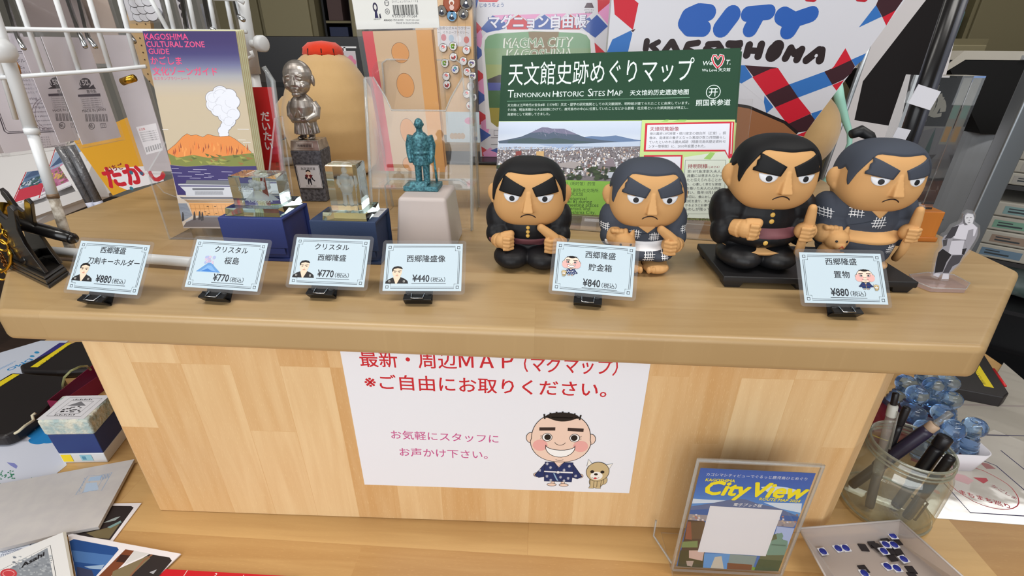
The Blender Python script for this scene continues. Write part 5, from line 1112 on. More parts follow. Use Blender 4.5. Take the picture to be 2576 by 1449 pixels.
def d1(s,U,W,H):
    P=lambda pts:[U(*Zh(*p)) for p in pts]; K=(64,56,72)
    for e in (0,14): s.line(P([(125+e,468+e),(260-e,472+e),(310-e,505+e),(400,700),(550-e,1150-e),(520-e,1175-e),(500-e,1200-e),(70+e,1215-e),(40+e,1195-e),(-20+e,1020)]),.0006 if e else .0011,K)
    tpx(s,U,'キーホルダー',Zh(60,570),Zh(315,565),(50,44,58),b=.01); tpx(s,U,'来ました。',Zh(25,625),Zh(225,622),(50,44,58),b=.01)
    for i in range(6): tpx(s,U,'の自然木をフォルムとして'[i%3:],Zh(40+i*12,668+i*37),Zh(330+i*3,664+i*37),(96,88,104))
    for i,tx in enumerate(('A key ring, it is','wood symbol of prosperity','harvest of quality','crop, leather is one of a','kind and is a pleasure','sort. Yaku cedar is precious','please enjoy the wonderful','wood grain.')): tpx(s,U,tx,Zh(150+i*16,915+i*39),Zh(425+i*8,905+i*39),(110,100,116))
    s.line(P(arc(440,1030,150,150,80,270,16)),.0005,(130,110,120)); s.line(P(arc(450,1030,130,140,80,270,16)),.0004,(130,110,120)); s.line(P([(300,1020),(470,1015)]),.0004,(130,110,120))
    for i in range(4): tpx(s,U,'木の種類 屋久杉とクス'[i:],Zh(250+i*18,1262+i*22),Zh(450+i*6,1256+i*22),(110,100,116))
    tpx(s,U,'MADE IN KAGOSHIMA, JAPAN',Zh(330,1358),Zh(590,1326),(80,72,88))
def dtag(X,Y,bar=True):
    def f(s,U,W,H):
        P=lambda pts:[U(*Zh(*p)) for p in pts]; K=(58,52,62)
        s.poly(P(arc(X,Y,52,48)),K); tpx(s,U,'150',Zh(X-40,Y+20),Zh(X+34,Y+20),(226,222,228),b=.01); tpx(s,U,'明治維新',Zh(X-34,Y-18),Zh(X+30,Y-18),(226,222,228)); tpx(s,U,'年',Zh(X+30,Y+18),Zh(X+50,Y+18),(226,222,228))
        s.poly(P([(X-70,Y+58),(X-40,Y+40),(X+40,Y+38),(X+76,Y+10),(X+84,Y+30),(X+100,Y+52)]),K)
        tpx(s,U,'鹿児島',Zh(X+20,Y+92),Zh(X+105,Y+86),K,b=.01); s.poly(P([(X-66,Y+104),(X+136,Y+94),(X+142,Y+118),(X-62,Y+126)]),(84,76,90))
        s.line(P([(X-40,Y+130),(X+140,Y+120),(X+165,Y+220),(X-18,Y+238)]),.0003,(120,112,126),True)
        for i in range(5): tpx(s,U,'本品は天然木と使用の革製品です',Zh(X-30+i*4,Y+152+i*19),Zh(X+136+i*4,Y+142+i*19),(104,96,110))
        tpx(s,U,'MADE IN JAPAN',Zh(X-20,Y+268),Zh(X+190,Y+250),K); a=U(*Zh(X-10,Y+350)); e=U(*Zh(X+196,Y+282)); 
        for k in range(34): 
            if (k*7)%5: x=X-8+k*6.2; s.poly(P([(x,Y+282),(x+2.6,Y+282),(x+12,Y+350),(x+9,Y+350)]),K,False)
        s.line(P(arc(X+60,Y+392,26,28)),.0006,K,True); tpx(s,U,'紙',Zh(X+44,Y+406),Zh(X+76,Y+404),K); s.line(P([(X+138,Y+372),(X+186,Y+366),(X+192,Y+402),(X+146,Y+408)]),.0006,K,True); tpx(s,U,'プラ',Zh(X+148,Y+398),Zh(X+184,Y+394),K)
    return f
packet((-40,80),(85,60),(168,366),(12,386),.565,'large keychain packet with a framed Japanese and English story, behind the near white leg',d1)
packet((-80,120),(-8,118),(14,384),(-60,395),.575,'keychain packet cut off at the left edge',None)
packet((62,92),(120,96),(200,352),(150,360),.60,'keychain packet with black 150 badge, partly behind the neighbouring white packet',dtag(505,752))
packet((122,92),(216,84),(305,345),(208,364),.575,'white keychain packet with black 150 badge, barcode and made in Japan line',dtag(775,758))
def d4(s,U,W,H):
    P=lambda pts:[U(*Zh(*p)) for p in pts]; K=(70,64,74)
    s.poly(P([(1240,1158),(1420,1122),(1485,1370),(1335,1410)]),(236,232,236)); tpx(s,U,'△注意',Zh(1268,1190),Zh(1325,1182),(200,60,60),b=.01)
    for i in range(5): tpx(s,U,'部品は小さいので誤飲に注意して',Zh(1275+i*7,1216+i*19),Zh(1425+i*7,1192+i*19),K)
    for k in range(22):
        if k%3: x=1318+k*7; s.poly(P([(x,1345-k*2),(x+3,1344-k*2),(x+16,1390-k*2),(x+13,1392-k*2)]),K,False)
packet((205,88),(330,80),(425,400),(365,430),.64,'tall clear keychain packet with a small warning label, left of the volcano leaflets',d4,(196,188,192))
packet((50,-30),(150,-30),(225,60),(70,72),.66,'brown keychain packet high on the rack behind the left wires',None,(120,106,102))
packet((165,-30),(255,-30),(318,150),(232,160),.67,'tan keychain packet hanging behind the second wires',None,(168,150,138))
packet((322,-30),(405,-30),(412,46),(326,52),.68,'keychain packet with a black and white cloud drawing',lambda s,U,W,H:[s.blob(arc(W*(.3+.2*(i%3)),H*(.1+.22*(i//3)),W*.17,H*.16),(226,226,232),(40,36,44),.0008) for i in range(9)],(222,220,226))
packet((455,-30),(470,-30),(480,75),(462,75),.69,'narrow printed keychain packet above the middle of the volcano leaflets',lambda s,U,W,H:[s.dot(W*.5,H*(.15+.2*i),W*.35,(50,46,60)) for i in range(4)],(214,212,220))
for i,(x0,x1,xa,xb) in enumerate(((505,528,520,548),(588,606,606,622))): packet((x0,10),(x1,10),(xb,78),(xa,78),.70,('clear empty packet above the right part of the volcano leaflets','clear empty packet hanging beside the far upright')[i],None,(120,122,130))
tag(MB().tube([at(308,206,y=.595),at(338,196,y=.595)],.0042,GOLD,12).build('brass_clasp'),'small brass tube clasp on the tall clear packet','clasp')
tag(MB().tube([at(30,150,y=.556),at(36,168,y=.556),at(42,186,y=.556)],[.003,.0048,.004],mat('amber_resin',(206,132,30),.3),10).build('amber_charm'),'amber charm hanging beside the white ball cap','charm')
# ---------------------------------------------------------------- sword key holder on its black rack
t=thing('sword_rack',(-.49,.41,1.0),'black wooden sword rack with two scooped uprights','stand',None); inv=t.location
a0=at(125,727,z=1.0)-inv; a1=at(178,690,z=1.0)-inv; a2=at(85,640,z=1.0)-inv; a3=at(22,676,z=1.0)-inv
b=MB(); c=(a0+a1+a2+a3)/4
def slabq(z0,z1,k): b.hexa([c+(p-c)*k+V((0,0,z0)) for p in (a0,a1,a2,a3)],[c+(p-c)*k*.97+V((0,0,z1)) for p in (a0,a1,a2,a3)],BLKM)
slabq(0,.0035,1.0); slabq(.0036,.0075,.955); slabq(.0076,.0105,.90); b.build('stepped_base',t,bevel=.0006)
ex=(a0-a3); ex.z=0; L_=ex.length; ex.normalize(); ey=(a2-a3); ey.z=0; D_=ey.length; ey.normalize()
def upright(fr):
    o=a3+ey*D_*fr; o.z=.0105; b=MB(); pr=[]
    # crescent plate: narrow waist, wide foot, horned top (u along the base, v up)
    out=[(.08,0),(.92,0),(.80,.012),(.70,.026),(.70,.040),(.80,.052),(.86,.060),(.80,.064),(.72,.062),(.60,.050),(.50,.047),(.38,.050),(.26,.063),(.16,.066),(.12,.060),(.22,.050),(.30,.040),(.30,.026),(.20,.012)]
    hole=[]
    th=ey*.0055; vs=[o+ex*(u*L_)+V((0,0,v)) for u,v in out]; n=len(vs); vs+=[p+th for p in vs]
    b.add(vs,[tuple(range(n)),tuple(range(2*n-1,n-1,-1))]+[(i,(i+1)%n,n+(i+1)%n,n+i) for i in range(n)],BLKM); b.build('upright',t,bevel=.0008)
upright(.16); upright(.74)
b=MB(); p=a3+ey*D_*.16+ex*L_*.5; q=a3+ey*D_*.78+ex*L_*.5; p.z=q.z=.016; b.tube([p,q],.004,BLKM,10); b.build('cross_rail',t)
t=thing('toy_sword',at(95,585,y=.415),'black sheathed toy sword key holder lying across the black rack','sword'); inv=t.location
sp=[at(-60,538,y=.425),at(-10,549,y=.422),at(40,560,y=.418),at(95,575,y=.413),at(150,590,y=.409),at(182,600,y=.407)]
b=MB(); b.tube([p-inv for p in sp],[.0062,.0064,.0064,.0062,.0060,.0050],BLKM,14); b.build('scabbard',t)
b=MB(); b.tube([sp[5]-inv,sp[5]-inv+(sp[5]-sp[4]).normalized()*.003],[.0056,.0040],BLKM,14); b.build('scabbard_tip',t)
b=MB(); p=at(2,530,y=.424)-inv; d=(sp[1]-sp[0]).normalized(); b.tube([p-d*.001+V((0,0,-.004)),p+d*.002+V((0,0,-.004))],.0125,GOLD,20); b.build('sword_guard',t)
# gold chain with clasp hanging from the sword
t=thing('gold_key_chain',at(20,600,y=.405),'gold chain and lobster clasp hanging from the toy sword','chain'); inv=t.location
def link(c,rx,rz,r,ang,yw): 
    c=V(c)-inv; E=Euler((0,R(ang),R(yw))).to_matrix(); return [c+E@V((rx*math.cos(a),0,rz*math.sin(a))) for a in [2*PI*i/16 for i in range(16)]]
ls=[((14,572),.0035,.0052,.0009,10,20),((20,588),.0032,.0050,.0009,-20,80),((10,600),.0040,.0058,.0010,20,10),((4,616),.0062,.0062,.0011,0,0),((0,690),.0060,.0060,.0011,0,10)]
for (px,py),rx,rz,r,an,yw in ls: b=MB(); b.tube(link(at(px,py,y=.405),rx,rz,r,an,yw),r,GOLD,8,True); b.build('ring_link',t)
b=MB(); b.tube([at(x,y,y=.403)-inv for x,y in ((22,628),(28,640),(27,660),(18,676),(4,684),(-8,682))],[.0014,.0017,.0016,.0015,.0014,.0012],GOLD,10); b.tube([at(x,y,y=.403)-inv for x,y in ((24,632),(20,636),(22,642),(28,640))],.0010,GOLD,8); b.build('lobster_clasp',t)
for i in range(7): b=MB(); b.tube(link(at(2+i*2.6,640+i*5,y=.404),.0016,.0026,.0006,20+50*(i%2),90*(i%2)),.0005,mat('copper_chain',(150,104,60),.3,1),6,True); b.build('chain_link',t)

# ---------------------------------------------------------------- behind the rack on the left
FOAM=mat('white_foam_board',(206,202,200),.7)
t=thing('leaflet_ledge',at(110,520,z=.96,),'white sloping leaflet ledge holding two city pamphlets behind the rack','shelf'); inv=t.location
yq=.86
def quad(name,pts,y,th,m,label=None,cat=None,parent=None,grp=None,draw=None):
    b=MB(); P=[at(*p,y=yy) for p,yy in zip(pts,y if isinstance(y,(list,tuple)) else [y]*len(pts))]; n=len(P)
    d=V(th); o=P[0] if parent is None else parent.location
    b.add([p-o for p in P]+[p-o+d for p in P],[tuple(range(n)),tuple(range(2*n-1,n-1,-1))]+[(i,(i+1)%n,n+(i+1)%n,n+i) for i in range(n)],m); ob=b.build(name,parent,None if parent else o); 
    if label: tag(ob,label,cat,grp)
    return ob
quad('ledge_panel',[(-60,560),(-80,370),(120,330),(165,360),(200,485),(40,545)],[.815,.995,.995,.985,.855,.835],(0,.012,-.012),FOAM,parent=t)
quad('ledge_lip',[(10,540),(200,478),(210,500),(30,566)],[.80,.82,.82,.80],(0,.01,-.004),FOAM,parent=t)
quad('stand_panel',[(150,420),(260,340),(275,495),(20,600),(20,560),(200,495)],[.86,.88,.86,.82,.82,.83],(0,.012,0),FOAM,parent=t)
Zl=zf(0,300,260/1449)
def pam(pts,label,cols,extra):
    P=[at(*Zl(*p),y=yy-.0045) for p,yy in zip(pts,(.825,.845,.965,.95))]; o=P[0]; r=(P[1]-P[0]); u=P[3]-P[0]; W=r.length; H=u.length; r.normalize(); u=(u-r*u.dot(r)).normalized(); n=r.cross(u)
    mx=M(((r.x,-n.x,u.x,o.x),(r.y,-n.y,u.y,o.y),(r.z,-n.z,u.z,o.z),(0,0,0,1))); s=Sheet(); s.slab(W,H,.0022,ink((224,220,224))); U=UV(mx)
    for k,(v0,v1,c) in enumerate(cols): s.rect(.003 if k else 0,H*v0,W-(.003 if k else 0),H*(v1-v0),c)
    rn=random.Random(6); s.l+=1
    for i in range(60): 
        x,y=rn.uniform(.05,.9)*W,rn.uniform(*extra[:2])*H; s.poly(arc(x,y,W*.05,H*.022,n=8),rn.choice(extra[2]),False)
    s.poly([(W*.05,H*.5),(W*.35,H*.68),(W*.55,H*.72),(W*.95,H*.52)],(72,92,124)); s.text('鹿児島市',W*.1,H*.84,None,(60,60,70),w=W*.75,b=.02); s.rect(0,0,.002,H,(180,40,56))
    s.text('保存版',W*.05,H*.02,.006,(70,70,78)); return sheet_thing(s,'city_pamphlet',mx,label,'pamphlet','city pamphlets on the white ledge')
pam([(540,1110),(1000,915),(520,540),(250,600)],'city pamphlet with pink blossom and blue mountain cover, right one on the white ledge',((.0,.08,(222,218,222)),(.08,.45,(176,110,140)),(.45,.78,(150,166,190)),(.78,1,(214,206,196))),(.1,.5,((196,130,160),(150,80,110),(206,170,90),(120,110,80))))
pam([(140,1230),(560,1100),(240,640),(-60,700)],'city pamphlet with red cover edge and sea view, left one on the white ledge',((.0,.06,(222,218,222)),(.06,.3,(190,60,76)),(.3,.72,(96,120,150)),(.72,1,(196,40,44))),(.3,.45,((70,100,90),(180,190,200),(60,80,100))))
for i,(xs,lb) in enumerate((((140,372),(196,458)),)): pass
for i,(p0,p1) in enumerate((((150,368),(226,508)),((176,366),(245,506)))):
    b=MB(); b.tube([at(*p0,y=.80),at(*p1,y=.80)],.0072,mat('grey_shrink_wrap',(96,96,100),.18,coat=.5,bump=(120,.6,.004)),12); b.tube([at(*p1,y=.80),at(*p1,y=.80)+V((.002,0,-.012))],.0072,mat('pale_cap_plastic',(196,198,214),.4),12)
    tag(b.build('wrapped_tube'),('grey shrink-wrapped tube leaning behind the packets, the left of two','grey shrink-wrapped tube leaning behind the packets, the right of two')[i],'tube','wrapped tubes behind the rack')
t=thing('white_side_panel',at(250,480,y=.84),'white upright board with a yellow notice behind the rack','board'); inv=t.location
quad('board',[(205,300),(262,280),(288,480),(228,510)],.86,(0,.012,0),FOAM,parent=t)
P=[at(*p,y=.80) for p in ((284,492),(415,440),(410,300),(240,330))]; r=(P[1]-P[0]); W=r.length; r.normalize(); u=(P[3]-P[0]); u=(u-r*u.dot(r)); H=u.length; u.normalize(); n=r.cross(u); mx=M(((r.x,-n.x,u.x,P[0].x),(r.y,-n.y,u.y,P[0].y),(r.z,-n.z,u.z,P[0].z),(0,0,0,1)))
s=Sheet(); s.slab(W,H,.002,ink((216,158,44),.4)); U=UV(mx); s.poly([U(262,428),U(330,422),U(404,418),U(412,455),U(320,478),U(300,470)],(228,224,226)); s.poly([U(262,425),U(404,415),U(404,440),U(272,452)],(228,224,226))
tpx(s,U,'たかし',(276,470),(418,448),(196,36,50),b=.05); tpx(s,U,'いちご',(272,432),(312,424),(130,40,50),b=.03)
for x,y,c in ((330,434,(60,110,130)),(356,436,(70,90,120)),(380,442,(200,90,90)),(331,474,(60,120,140))): q=U(x,y); s.dot(q[0],q[1],.0035,c)
sheet_thing(s,'notice_board',mx,'yellow and white notice with fat red hiragana behind the clear packets','notice')
PEG=mat('tan_pegboard',(176,146,104),.7)
b=MB(); P=[at(*p,y=.93) for p in ((312,-40),(366,-40),(400,235),(330,150))]; b.add([p for p in P]+[p+V((0,.008,0)) for p in P],[(0,1,2,3),(7,6,5,4),(0,1,5,4),(1,2,6,5),(2,3,7,6),(3,0,4,7)],PEG)
for i in range(9):
    for j in range(3): q=at(322+j*22+i*4,60+i*18,y=.9295); b.cyl(q,q+V((0,-.0004,0)),.0012,ink((60,46,36)),8)
tag(b.build('pegboard'),'tan perforated board standing behind the wire rack','board')
# ---------------------------------------------------------------- office behind the counter
OL=mat('olive_cabinet_paint',(128,119,90),.6); OL2=mat('olive_cabinet_paint_light',(150,140,108),.6); DK=mat('office_black',(24,23,25),.4)
def boxthing(name,a,b,m,label,cat,grp=None,bevel=.004):
    o=V((min(a[0],b[0]),min(a[1],b[1]),min(a[2],b[2]))); q=MB(); q.bx([0,0,0],[abs(b[i]-a[i]) for i in range(3)],m); t=q.build(name,None,o,bevel=bevel); return tag(t,label,cat,grp)
t=thing('office_partition',(-.98,1.5,0),'long low black office partition behind the plush toy','partition'); b=MB(); b.bx((0,0,.02),(.80,.03,1.234),DK); b.build('panel',t,bevel=.004)
b=MB(); b.bx((.13,-.004,1.10),(.23,-.0005,1.112),mat('gloss_black_trim',(10,10,11),.2)); b.bx((.48,-.004,1.10),(.56,-.0005,1.112),mat('gloss_black_trim',(10,10,11),.2)); b.build('slot',t)
for x in (.06,.74): b=MB(); b.bx((x-.03,-.12,0),(x+.03,.15,.02),DK); b.build('foot',t)
# card with pink blossom and a small white ledge clipped beside it
P=at(868,210,y=1.05); s=Sheet(); s.slab(.03,.058,.001,ink((196,190,196))); rn=random.Random(3)
for a in range(5): s.dot(.017+.007*math.cos(a*1.257),.038+.007*math.sin(a*1.257),.0055,(214,130,160))
tt=thing('blossom_card',(P.x,1.05,1.0),'small card with a pink blossom on a white clip stand behind the plush','card'); s.build('printed_card',tt,(0,0,.14)); b=MB(); b.bx((.006,.002,0),(.010,.005,.205),WHM); b.bx((-.004,.002,.203),(.032,.005,.206),WHM); b.build('wire_stand',tt)
t=thing('steel_cabinet',(-1.9,3.0,0),'olive steel cabinet against the back, left of the narrow shelf gap','cabinet'); b=MB(); b.bx((0,0,0),(.62,.5,1.9),OL); b.build('body',t); 
for i in range(2): b=MB(); b.bx((.02+.30*i,-.018,.08),(.30+.29*i,-.0005,1.88),OL2 if i else OL); d=b.build('door',t,bevel=.004); q=MB(); q.bx((.26+.06*i,-.03,1.02),(.28+.06*i,-.0185,1.14),CHROME); q.build('handle',d)
t=thing('open_shelf',(-1.262,3.05,0),'narrow open shelf between the olive cabinets with a few files','shelf'); b=MB(); b.bx((0,.3,0),(.17,.32,1.9),DK); b.bx((0,0,0),(.012,.3,1.9),DK); b.bx((.158,0,0),(.17,.3,1.9),DK); b.build('case',t)
for z in (.9,1.2,1.336): b=MB(); b.bx((.013,0,z),(.157,.3,z+.012),OL); b.build('shelf_board',t)
boxthing('file_box',(-1.24,3.06,1.2125),(-1.13,3.2,1.318),mat('navy_file',(48,56,86),.6),'navy file box on the narrow open shelf','file box')
boxthing('file_box',(-1.235,3.06,.9125),(-1.13,3.2,1.17),mat('pale_file',(140,144,128),.6),'pale green file box on the lower narrow shelf','file box')
boxthing('brown_parcel',(-1.235,3.06,1.3485),(-1.15,3.2,1.47),mat('brown_parcel',(92,72,70),.7),'brown parcel at the top of the narrow open shelf','parcel')
boxthing('door_post',(-1.085,3.0,0),(-1.03,3.05,2.2),OL2,'pale olive post right of the narrow shelf gap','post')
boxthing('wall_panel',(-1.025,3.1,0),(-.3,3.15,2.2),mat('mauve_grey_panel',(110,102,106),.7),'mauve grey wall panel behind the slim notebook header','panel')
b=MB(); b.lathe([(.0001,1.30),(.06,1.29),(.10,1.22),(.115,1.05),(.10,.6),(.05,.55),(.05,0),(.0001,0)],DK,24,(-.83,2.75,0)); tag(b.build('chair_back'),'dark round-topped office chair back left of the notebook header','chair')
# right: cabinet, binders, drawers
t=thing('tall_cabinet',(2.215,3.0,0),'tall olive cabinet at the far right, above the copier','cabinet'); b=MB(); b.bx((0,0,0),(1.5,.5,2.2),OL); b.build('body',t)
for i in range(2): b=MB(); b.bx((.02+.42*i,-.016,.3),(.43+.42*i,-.0005,2.15),OL); b.build('door',t,bevel=.004)
b=MB(); b.bx((.35,-.018,1.19),(.52,-.0165,1.222),ink((120,70,66))); b.build('red_label',t)
t=thing('binder_shelf',(1.93,3.0,0),'dark shelf with yellow and teal binders left of the tall cabinet','shelf'); b=MB(); b.bx((0,.3,0),(.27,.32,2.1),DK); b.bx((0,0,0),(.01,.3,2.1),DK); b.build('case',t); b=MB(); b.bx((.011,0,1.215),(.27,.3,1.235),OL2); b.bx((.011,0,1.58),(.27,.3,1.60),OL2); b.build('shelf_board',t)
for i,(x,wd,h,c,lb) in enumerate(((1.965,.05,.30,(176,120,40),'orange binder on the dark shelf'),(2.02,.06,.32,(168,150,40),'yellow binder, taller left one on the dark shelf'),(2.085,.06,.32,(176,160,44),'yellow binder next to the tall cabinet'))): boxthing('binder',(x,3.02,1.2355),(x+wd,3.26,1.2355+h),mat('binder_%d'%i,c,.5),lb,'binder','binders on the dark shelf')
boxthing('binder',(2.045,2.985,1.2355),(2.175,3.015,1.40),mat('binder_teal',(110,148,150),.5),'teal folder in front of the yellow binders','binder','binders on the dark shelf')
t=thing('drawer_cabinet',(1.15,2.0,0),'olive drawer cabinet seen between the bag and the black poster','cabinet'); b=MB(); b.bx((0,0,0),(.42,.5,1.25),OL); b.build('body',t)
for i in range(4):
    z=.10+.285*i; b=MB(); b.bx((.01,-.016,z),(.41,-.0005,z+.275),OL2); d=b.build('drawer',t,bevel=.003); q=MB(); q.bx((.16,-.03,z+.19),(.27,-.0165,z+.21),mat('dull_brass',(120,104,70),.4,.8)); q.build('handle',d); q=Sheet(); q.rect(.16,0,.10,.03,(176,170,150)); q.build('label_slot',d,(0,-.0163,z+.225))
# poster board, black tube with tag
mx=frame(tuple(at(2083,458,y=1.12))[:2]+(.7035,),0,0,0); U=UV(mx)
o5=[U(2252,-60),U(2440,-60),U(2300,520),U(2262,660),U(2023,640)]; t=thing('poster_board',mx.to_translation(),'white poster board with large black print and thin metal edge, leaning right of the bag','poster')
vm=min(p[1] for p in o5); bl=(o5[4][0]-.012,0); o5=[o5[0],o5[1],(o5[2][0],o5[2][1]),(o5[3][0],0),(o5[4][0]-.02,0)]
s=Sheet(); s.prism(o5,0,.012,mat('poster_white',(206,202,204),.5),'y'); Z7=zf(1750,0,826/2576)
s.poly([U(*Z7(*p)) for p in ((1830,-30),(2140,-60),(1640,990),(1612,1002),(1245,942),(1312,638))],(24,20,21)); s.build('printed_panel',t)
b=MB(); a=o5[0]; e=o5[4]; b.tube([(a[0],.006,a[1]),(e[0],.006,.007)],.0065,mat('brushed_alloy',(150,156,162),.35,.8),8); b.build('metal_edge',t)
p0=at(2418,-60,y=.548); p1=at(2282,340,y=.548); d=(p1-p0); p2=p0+d*((p0.z-1.0005)/(p0.z-p1.z)); t=thing('poster_tube',p2,'black tube standing upright with a white paper tag behind the topknot figurine','tube'); inv=t.location
b=MB(); b.tube([p0-inv,p2-inv],.0068,mat('black_tube',(20,19,21),.3),20); b.build('tube',t)
b=MB(); k_=V((.0112,.003,0)); b.tube([p0+k_-inv,p2+k_-inv],.0042,mat('slate_reflection_tone',(62,64,74),.4),14); b.build('slate_reflection',t)  # thin slate strip added to stand for the reflection beside the black tube
q=at(2325,245,y=.534)-inv; b=MB()
b.box(q,(.027,.0008,.018),ink((216,216,224),.5),(0,R(14),R(8))); b.build('paper_tag',t)
q=at(2268,336,y=.535)-inv; b=MB(); b.box(q,(.014,.0008,.010),ink((206,206,214),.5),(0,R(10),0)); b.build('lower_tag',t)
# acrylic photo block on a wooden base
t=thing('photo_block',(.4065,.562,1.0),'clear acrylic block with a dark harbour photograph on a wooden base','photo block',None); 
OAK=wood('orange_oak','x',(214,136,54),(150,80,26),.03,.2,.4,.1,.05)
b=MB(); b.bx((-.028,.0,.0),(.064,.058,.0365),OAK); b.bx((-.030,-.002,0),(.066,.060,.006),OAK); b.build('wooden_base',t,bevel=.0015)
b=MB(); b.bx((-.009,.010,.0366),(.0545,.036,.180),mat('cast_acrylic',(250,252,252),0,trans=1,ior=1.49)); b.build('acrylic_block',t)
s=Sheet(); W,H=.062,.139; s.rect(0,0,W,H,(104,101,100)); s.rect(0,H*.64,W,H*.36,(24,22,24)); 
for i,(x0,y0,x1,y1,w_) in enumerate(((.30,.74,.36,.84,.006),(.36,.83,.33,.72,.005),(.42,.84,.40,.72,.006),(.42,.83,.50,.84,.005),(.50,.84,.50,.72,.006),(.45,.77,.52,.78,.004),(.56,.88,.62,.80,.005),(.58,.80,.70,.83,.005),(.62,.86,.58,.71,.005),(.66,.82,.72,.75,.006),(.60,.72,.72,.73,.004))): s.line([(x0*W,y0*H),((x0+x1)/2*W+.001,(y0+y1)/2*H),(x1*W,y1*H)],w_,(150,144,134))
s.text('天翔',W*.26,H*.90,.008,(140,134,126)); s.text('KOKOU',W*.22,H*.665,.005,(140,134,126))
s.rect(0,H*.38,W,H*.26,(112,108,107)); s.rect(0,H*.3,W,H*.10,(84,80,80)); s.poly([(W*.35,H*.58),(W*.7,H*.63),(W,H*.62),(W,H*.38),(W*.2,H*.4)],(98,94,96)); s.poly([(W*.66,H*.43),(W*.69,H*.58),(W*.71,H*.63),(W*.73,H*.58),(W*.76,H*.43)],(44,66,62)); s.poly([(W*.42,H*.40),(W*.9,H*.42),(W*.82,H*.36),(W*.5,H*.34)],(46,38,38))
s.poly([(0,H*.28),(W,H*.22),(W,0),(0,0)],(42,32,28)); s.poly([(W*.3,H*.22),(W,H*.2),(W,H*.03),(W*.4,H*.02)],(76,42,28)); s.poly([(W*.1,H*.1),(W*.4,H*.12),(W*.3,0),(W*.05,0)],(28,32,24))
s.rect(W*.86,H*.5,W*.14,H*.5,(120,116,108)); s.rect(W*.87,H*.7,W*.11,H*.1,(104,128,118)); s.rect(W*.88,H*.52,W*.1,H*.12,(150,114,68))
s.build('photograph',t,(-.0082,.0365,.0385))
# copier: black upper body, pale lid, rounded grey column, then the open shelf of paper
t=thing('copier',(1.0,1.35,0),'large grey and black office copier behind the photo block','copier'); GY=mat('copier_grey',(176,180,186),.45); GL=mat('copier_light',(190,184,172),.5)
b=MB(); r=.07; pts=arc(.19,.07,r,a0=180,a1=270,n=10)+[(.45,0),(.45,.5),(.12,.5)]; b.prism(pts,0,1.017,GY); b.build('rounded_column',t,smooth=None)
for z in (.60,.70,.78): b=MB(); b.tube([(.119,.075,z),(.122,.05,z),(.14,.02,z),(.19,-.001,z),(.23,-.001,z)],.0016,DK,6); b.build('panel_line',t)
b=MB(); b.hexa([(.125,-.01,1.018),(.9,-.01,1.018),(.9,.5,1.018),(.125,.5,1.018)],[(-.03,-.01,1.188),(.9,-.01,1.188),(.9,.5,1.188),(-.03,.5,1.188)],mat('copier_black',(16,15,16),.5)); b.build('black_front',t)
b=MB(); b.prism([(-.036,1.160),(.005,1.208),(.95,1.208),(.95,1.1885),(.015,1.1885),(-.022,1.160)],-.012,.5,GL,'y'); b.bx((.14,-.02,1.19),(.23,-.0125,1.199),GY); b.build('scanner_lid',t)
RK=M.Translation(V((.915,1.02,0)))@M.Rotation(R(-36),4,'Z')
t=thing('paper_rack',(.915,1.02,0),'open dark rack stacked with paper packs beside the copier','rack',None,(0,0,R(-36))); b=MB(); b.bx((.1,.25,0),(.6,.265,1.05),DK); b.build('back_panel',t)
for x in (0,.585):
    for y in (0,.235): b=MB(); b.bx((x,y,0),(x+.006,y+.006,1.05),DK); b.build('post',t)
for z in (.507,.70,.803,.957): b=MB(); b.bx((.0065,.0065,z),(.5845,.234,z+.009),DK); b.build('shelf_board',t)
PK=mat('pack_paper',(150,146,136),.6)
def pack(x,y,z,w_,d,h,label,txt,col,yaw=0):
    t=thing('paper_pack',RK@V((x,y,z)),label,'paper pack','paper packs on the rack',(0,0,R(yaw-36))); b=MB(); b.bx((0,0,0),(w_,d,h),PK); b.build('wrapper',t,bevel=.003)
    s=Sheet(); s.rect(w_*.06,h*.2,w_*.28,h*.55,col); s.rect(w_*.09,h*.32,w_*.17,h*.12,(40,46,50)); s.rect(w_*.09,h*.54,w_*.10,h*.08,(40,46,50)); s.rect(w_*.46,h*.25,w_*.12,h*.5,(86,80,76)); s.rect(w_*.62,h*.4,w_*.2,h*.1,(96,94,90)); s.build('printed_band',t,(0,-.0003,0))
for i in range(4): pack(.016+.004*i,.006,.9665+.0246*i,.23,.19,.024,['lowest paper pack of the upper stack at the frame edge','second paper pack of the upper stack','third paper pack of the upper stack','topmost paper pack of the upper stack'][i],'○',(140,136,130))
for i in range(4): pack(.018+.006*(i%2),.006,.8126+.0300*i,.225,.19,.029,['lowest paper pack with blue band on the middle shelf','paper pack with brown band, second on the middle shelf','paper pack with green band, third on the middle shelf','topmost paper pack with teal band on the middle shelf'][i],'Z',[(86,108,126),(126,108,94),(98,134,116),(106,134,134)][i],[0,0,3,0][i])
b=MB(); rn=random.Random(5)
for i in range(9): b.ell(RK@V((.06+.035*i,.11,.748)),(.035,.06,.034),mat('crumpled_bag',(120,130,126),.5,noise=(30,(80,96,92))),14,(rn.uniform(-.3,.3),0,0))
remesh(b,'plastic_bag',.006,MATS['crumpled_bag'],3); tag(bpy.data.objects['plastic_bag'],'crumpled pale plastic bag on the low shelf under the paper packs','bag')
b=MB(); p1=at(2548,672,y=.96); x_=.862; b.bx((x_-.020,.945,0),(x_+.020,.975,1.2),mat('brushed_alloy',(150,156,162),.35,.8)); tag(b.build('metal_post',bevel=.004),'brushed metal post just beyond the right corner of the counter','post')
t=thing('white_partition',(2.17,2.19,0),'plain white partition standing on the floor at the right edge','partition'); b=MB(); b.bx((0,0,.03),(1.7,.04,.9),mat('white_laminate',(206,204,208),.5)); b.build('panel',t,bevel=.003); b=MB(); b.bx((0,.01,0),(1.7,.03,.03),DK); b.build('kick_strip',t)

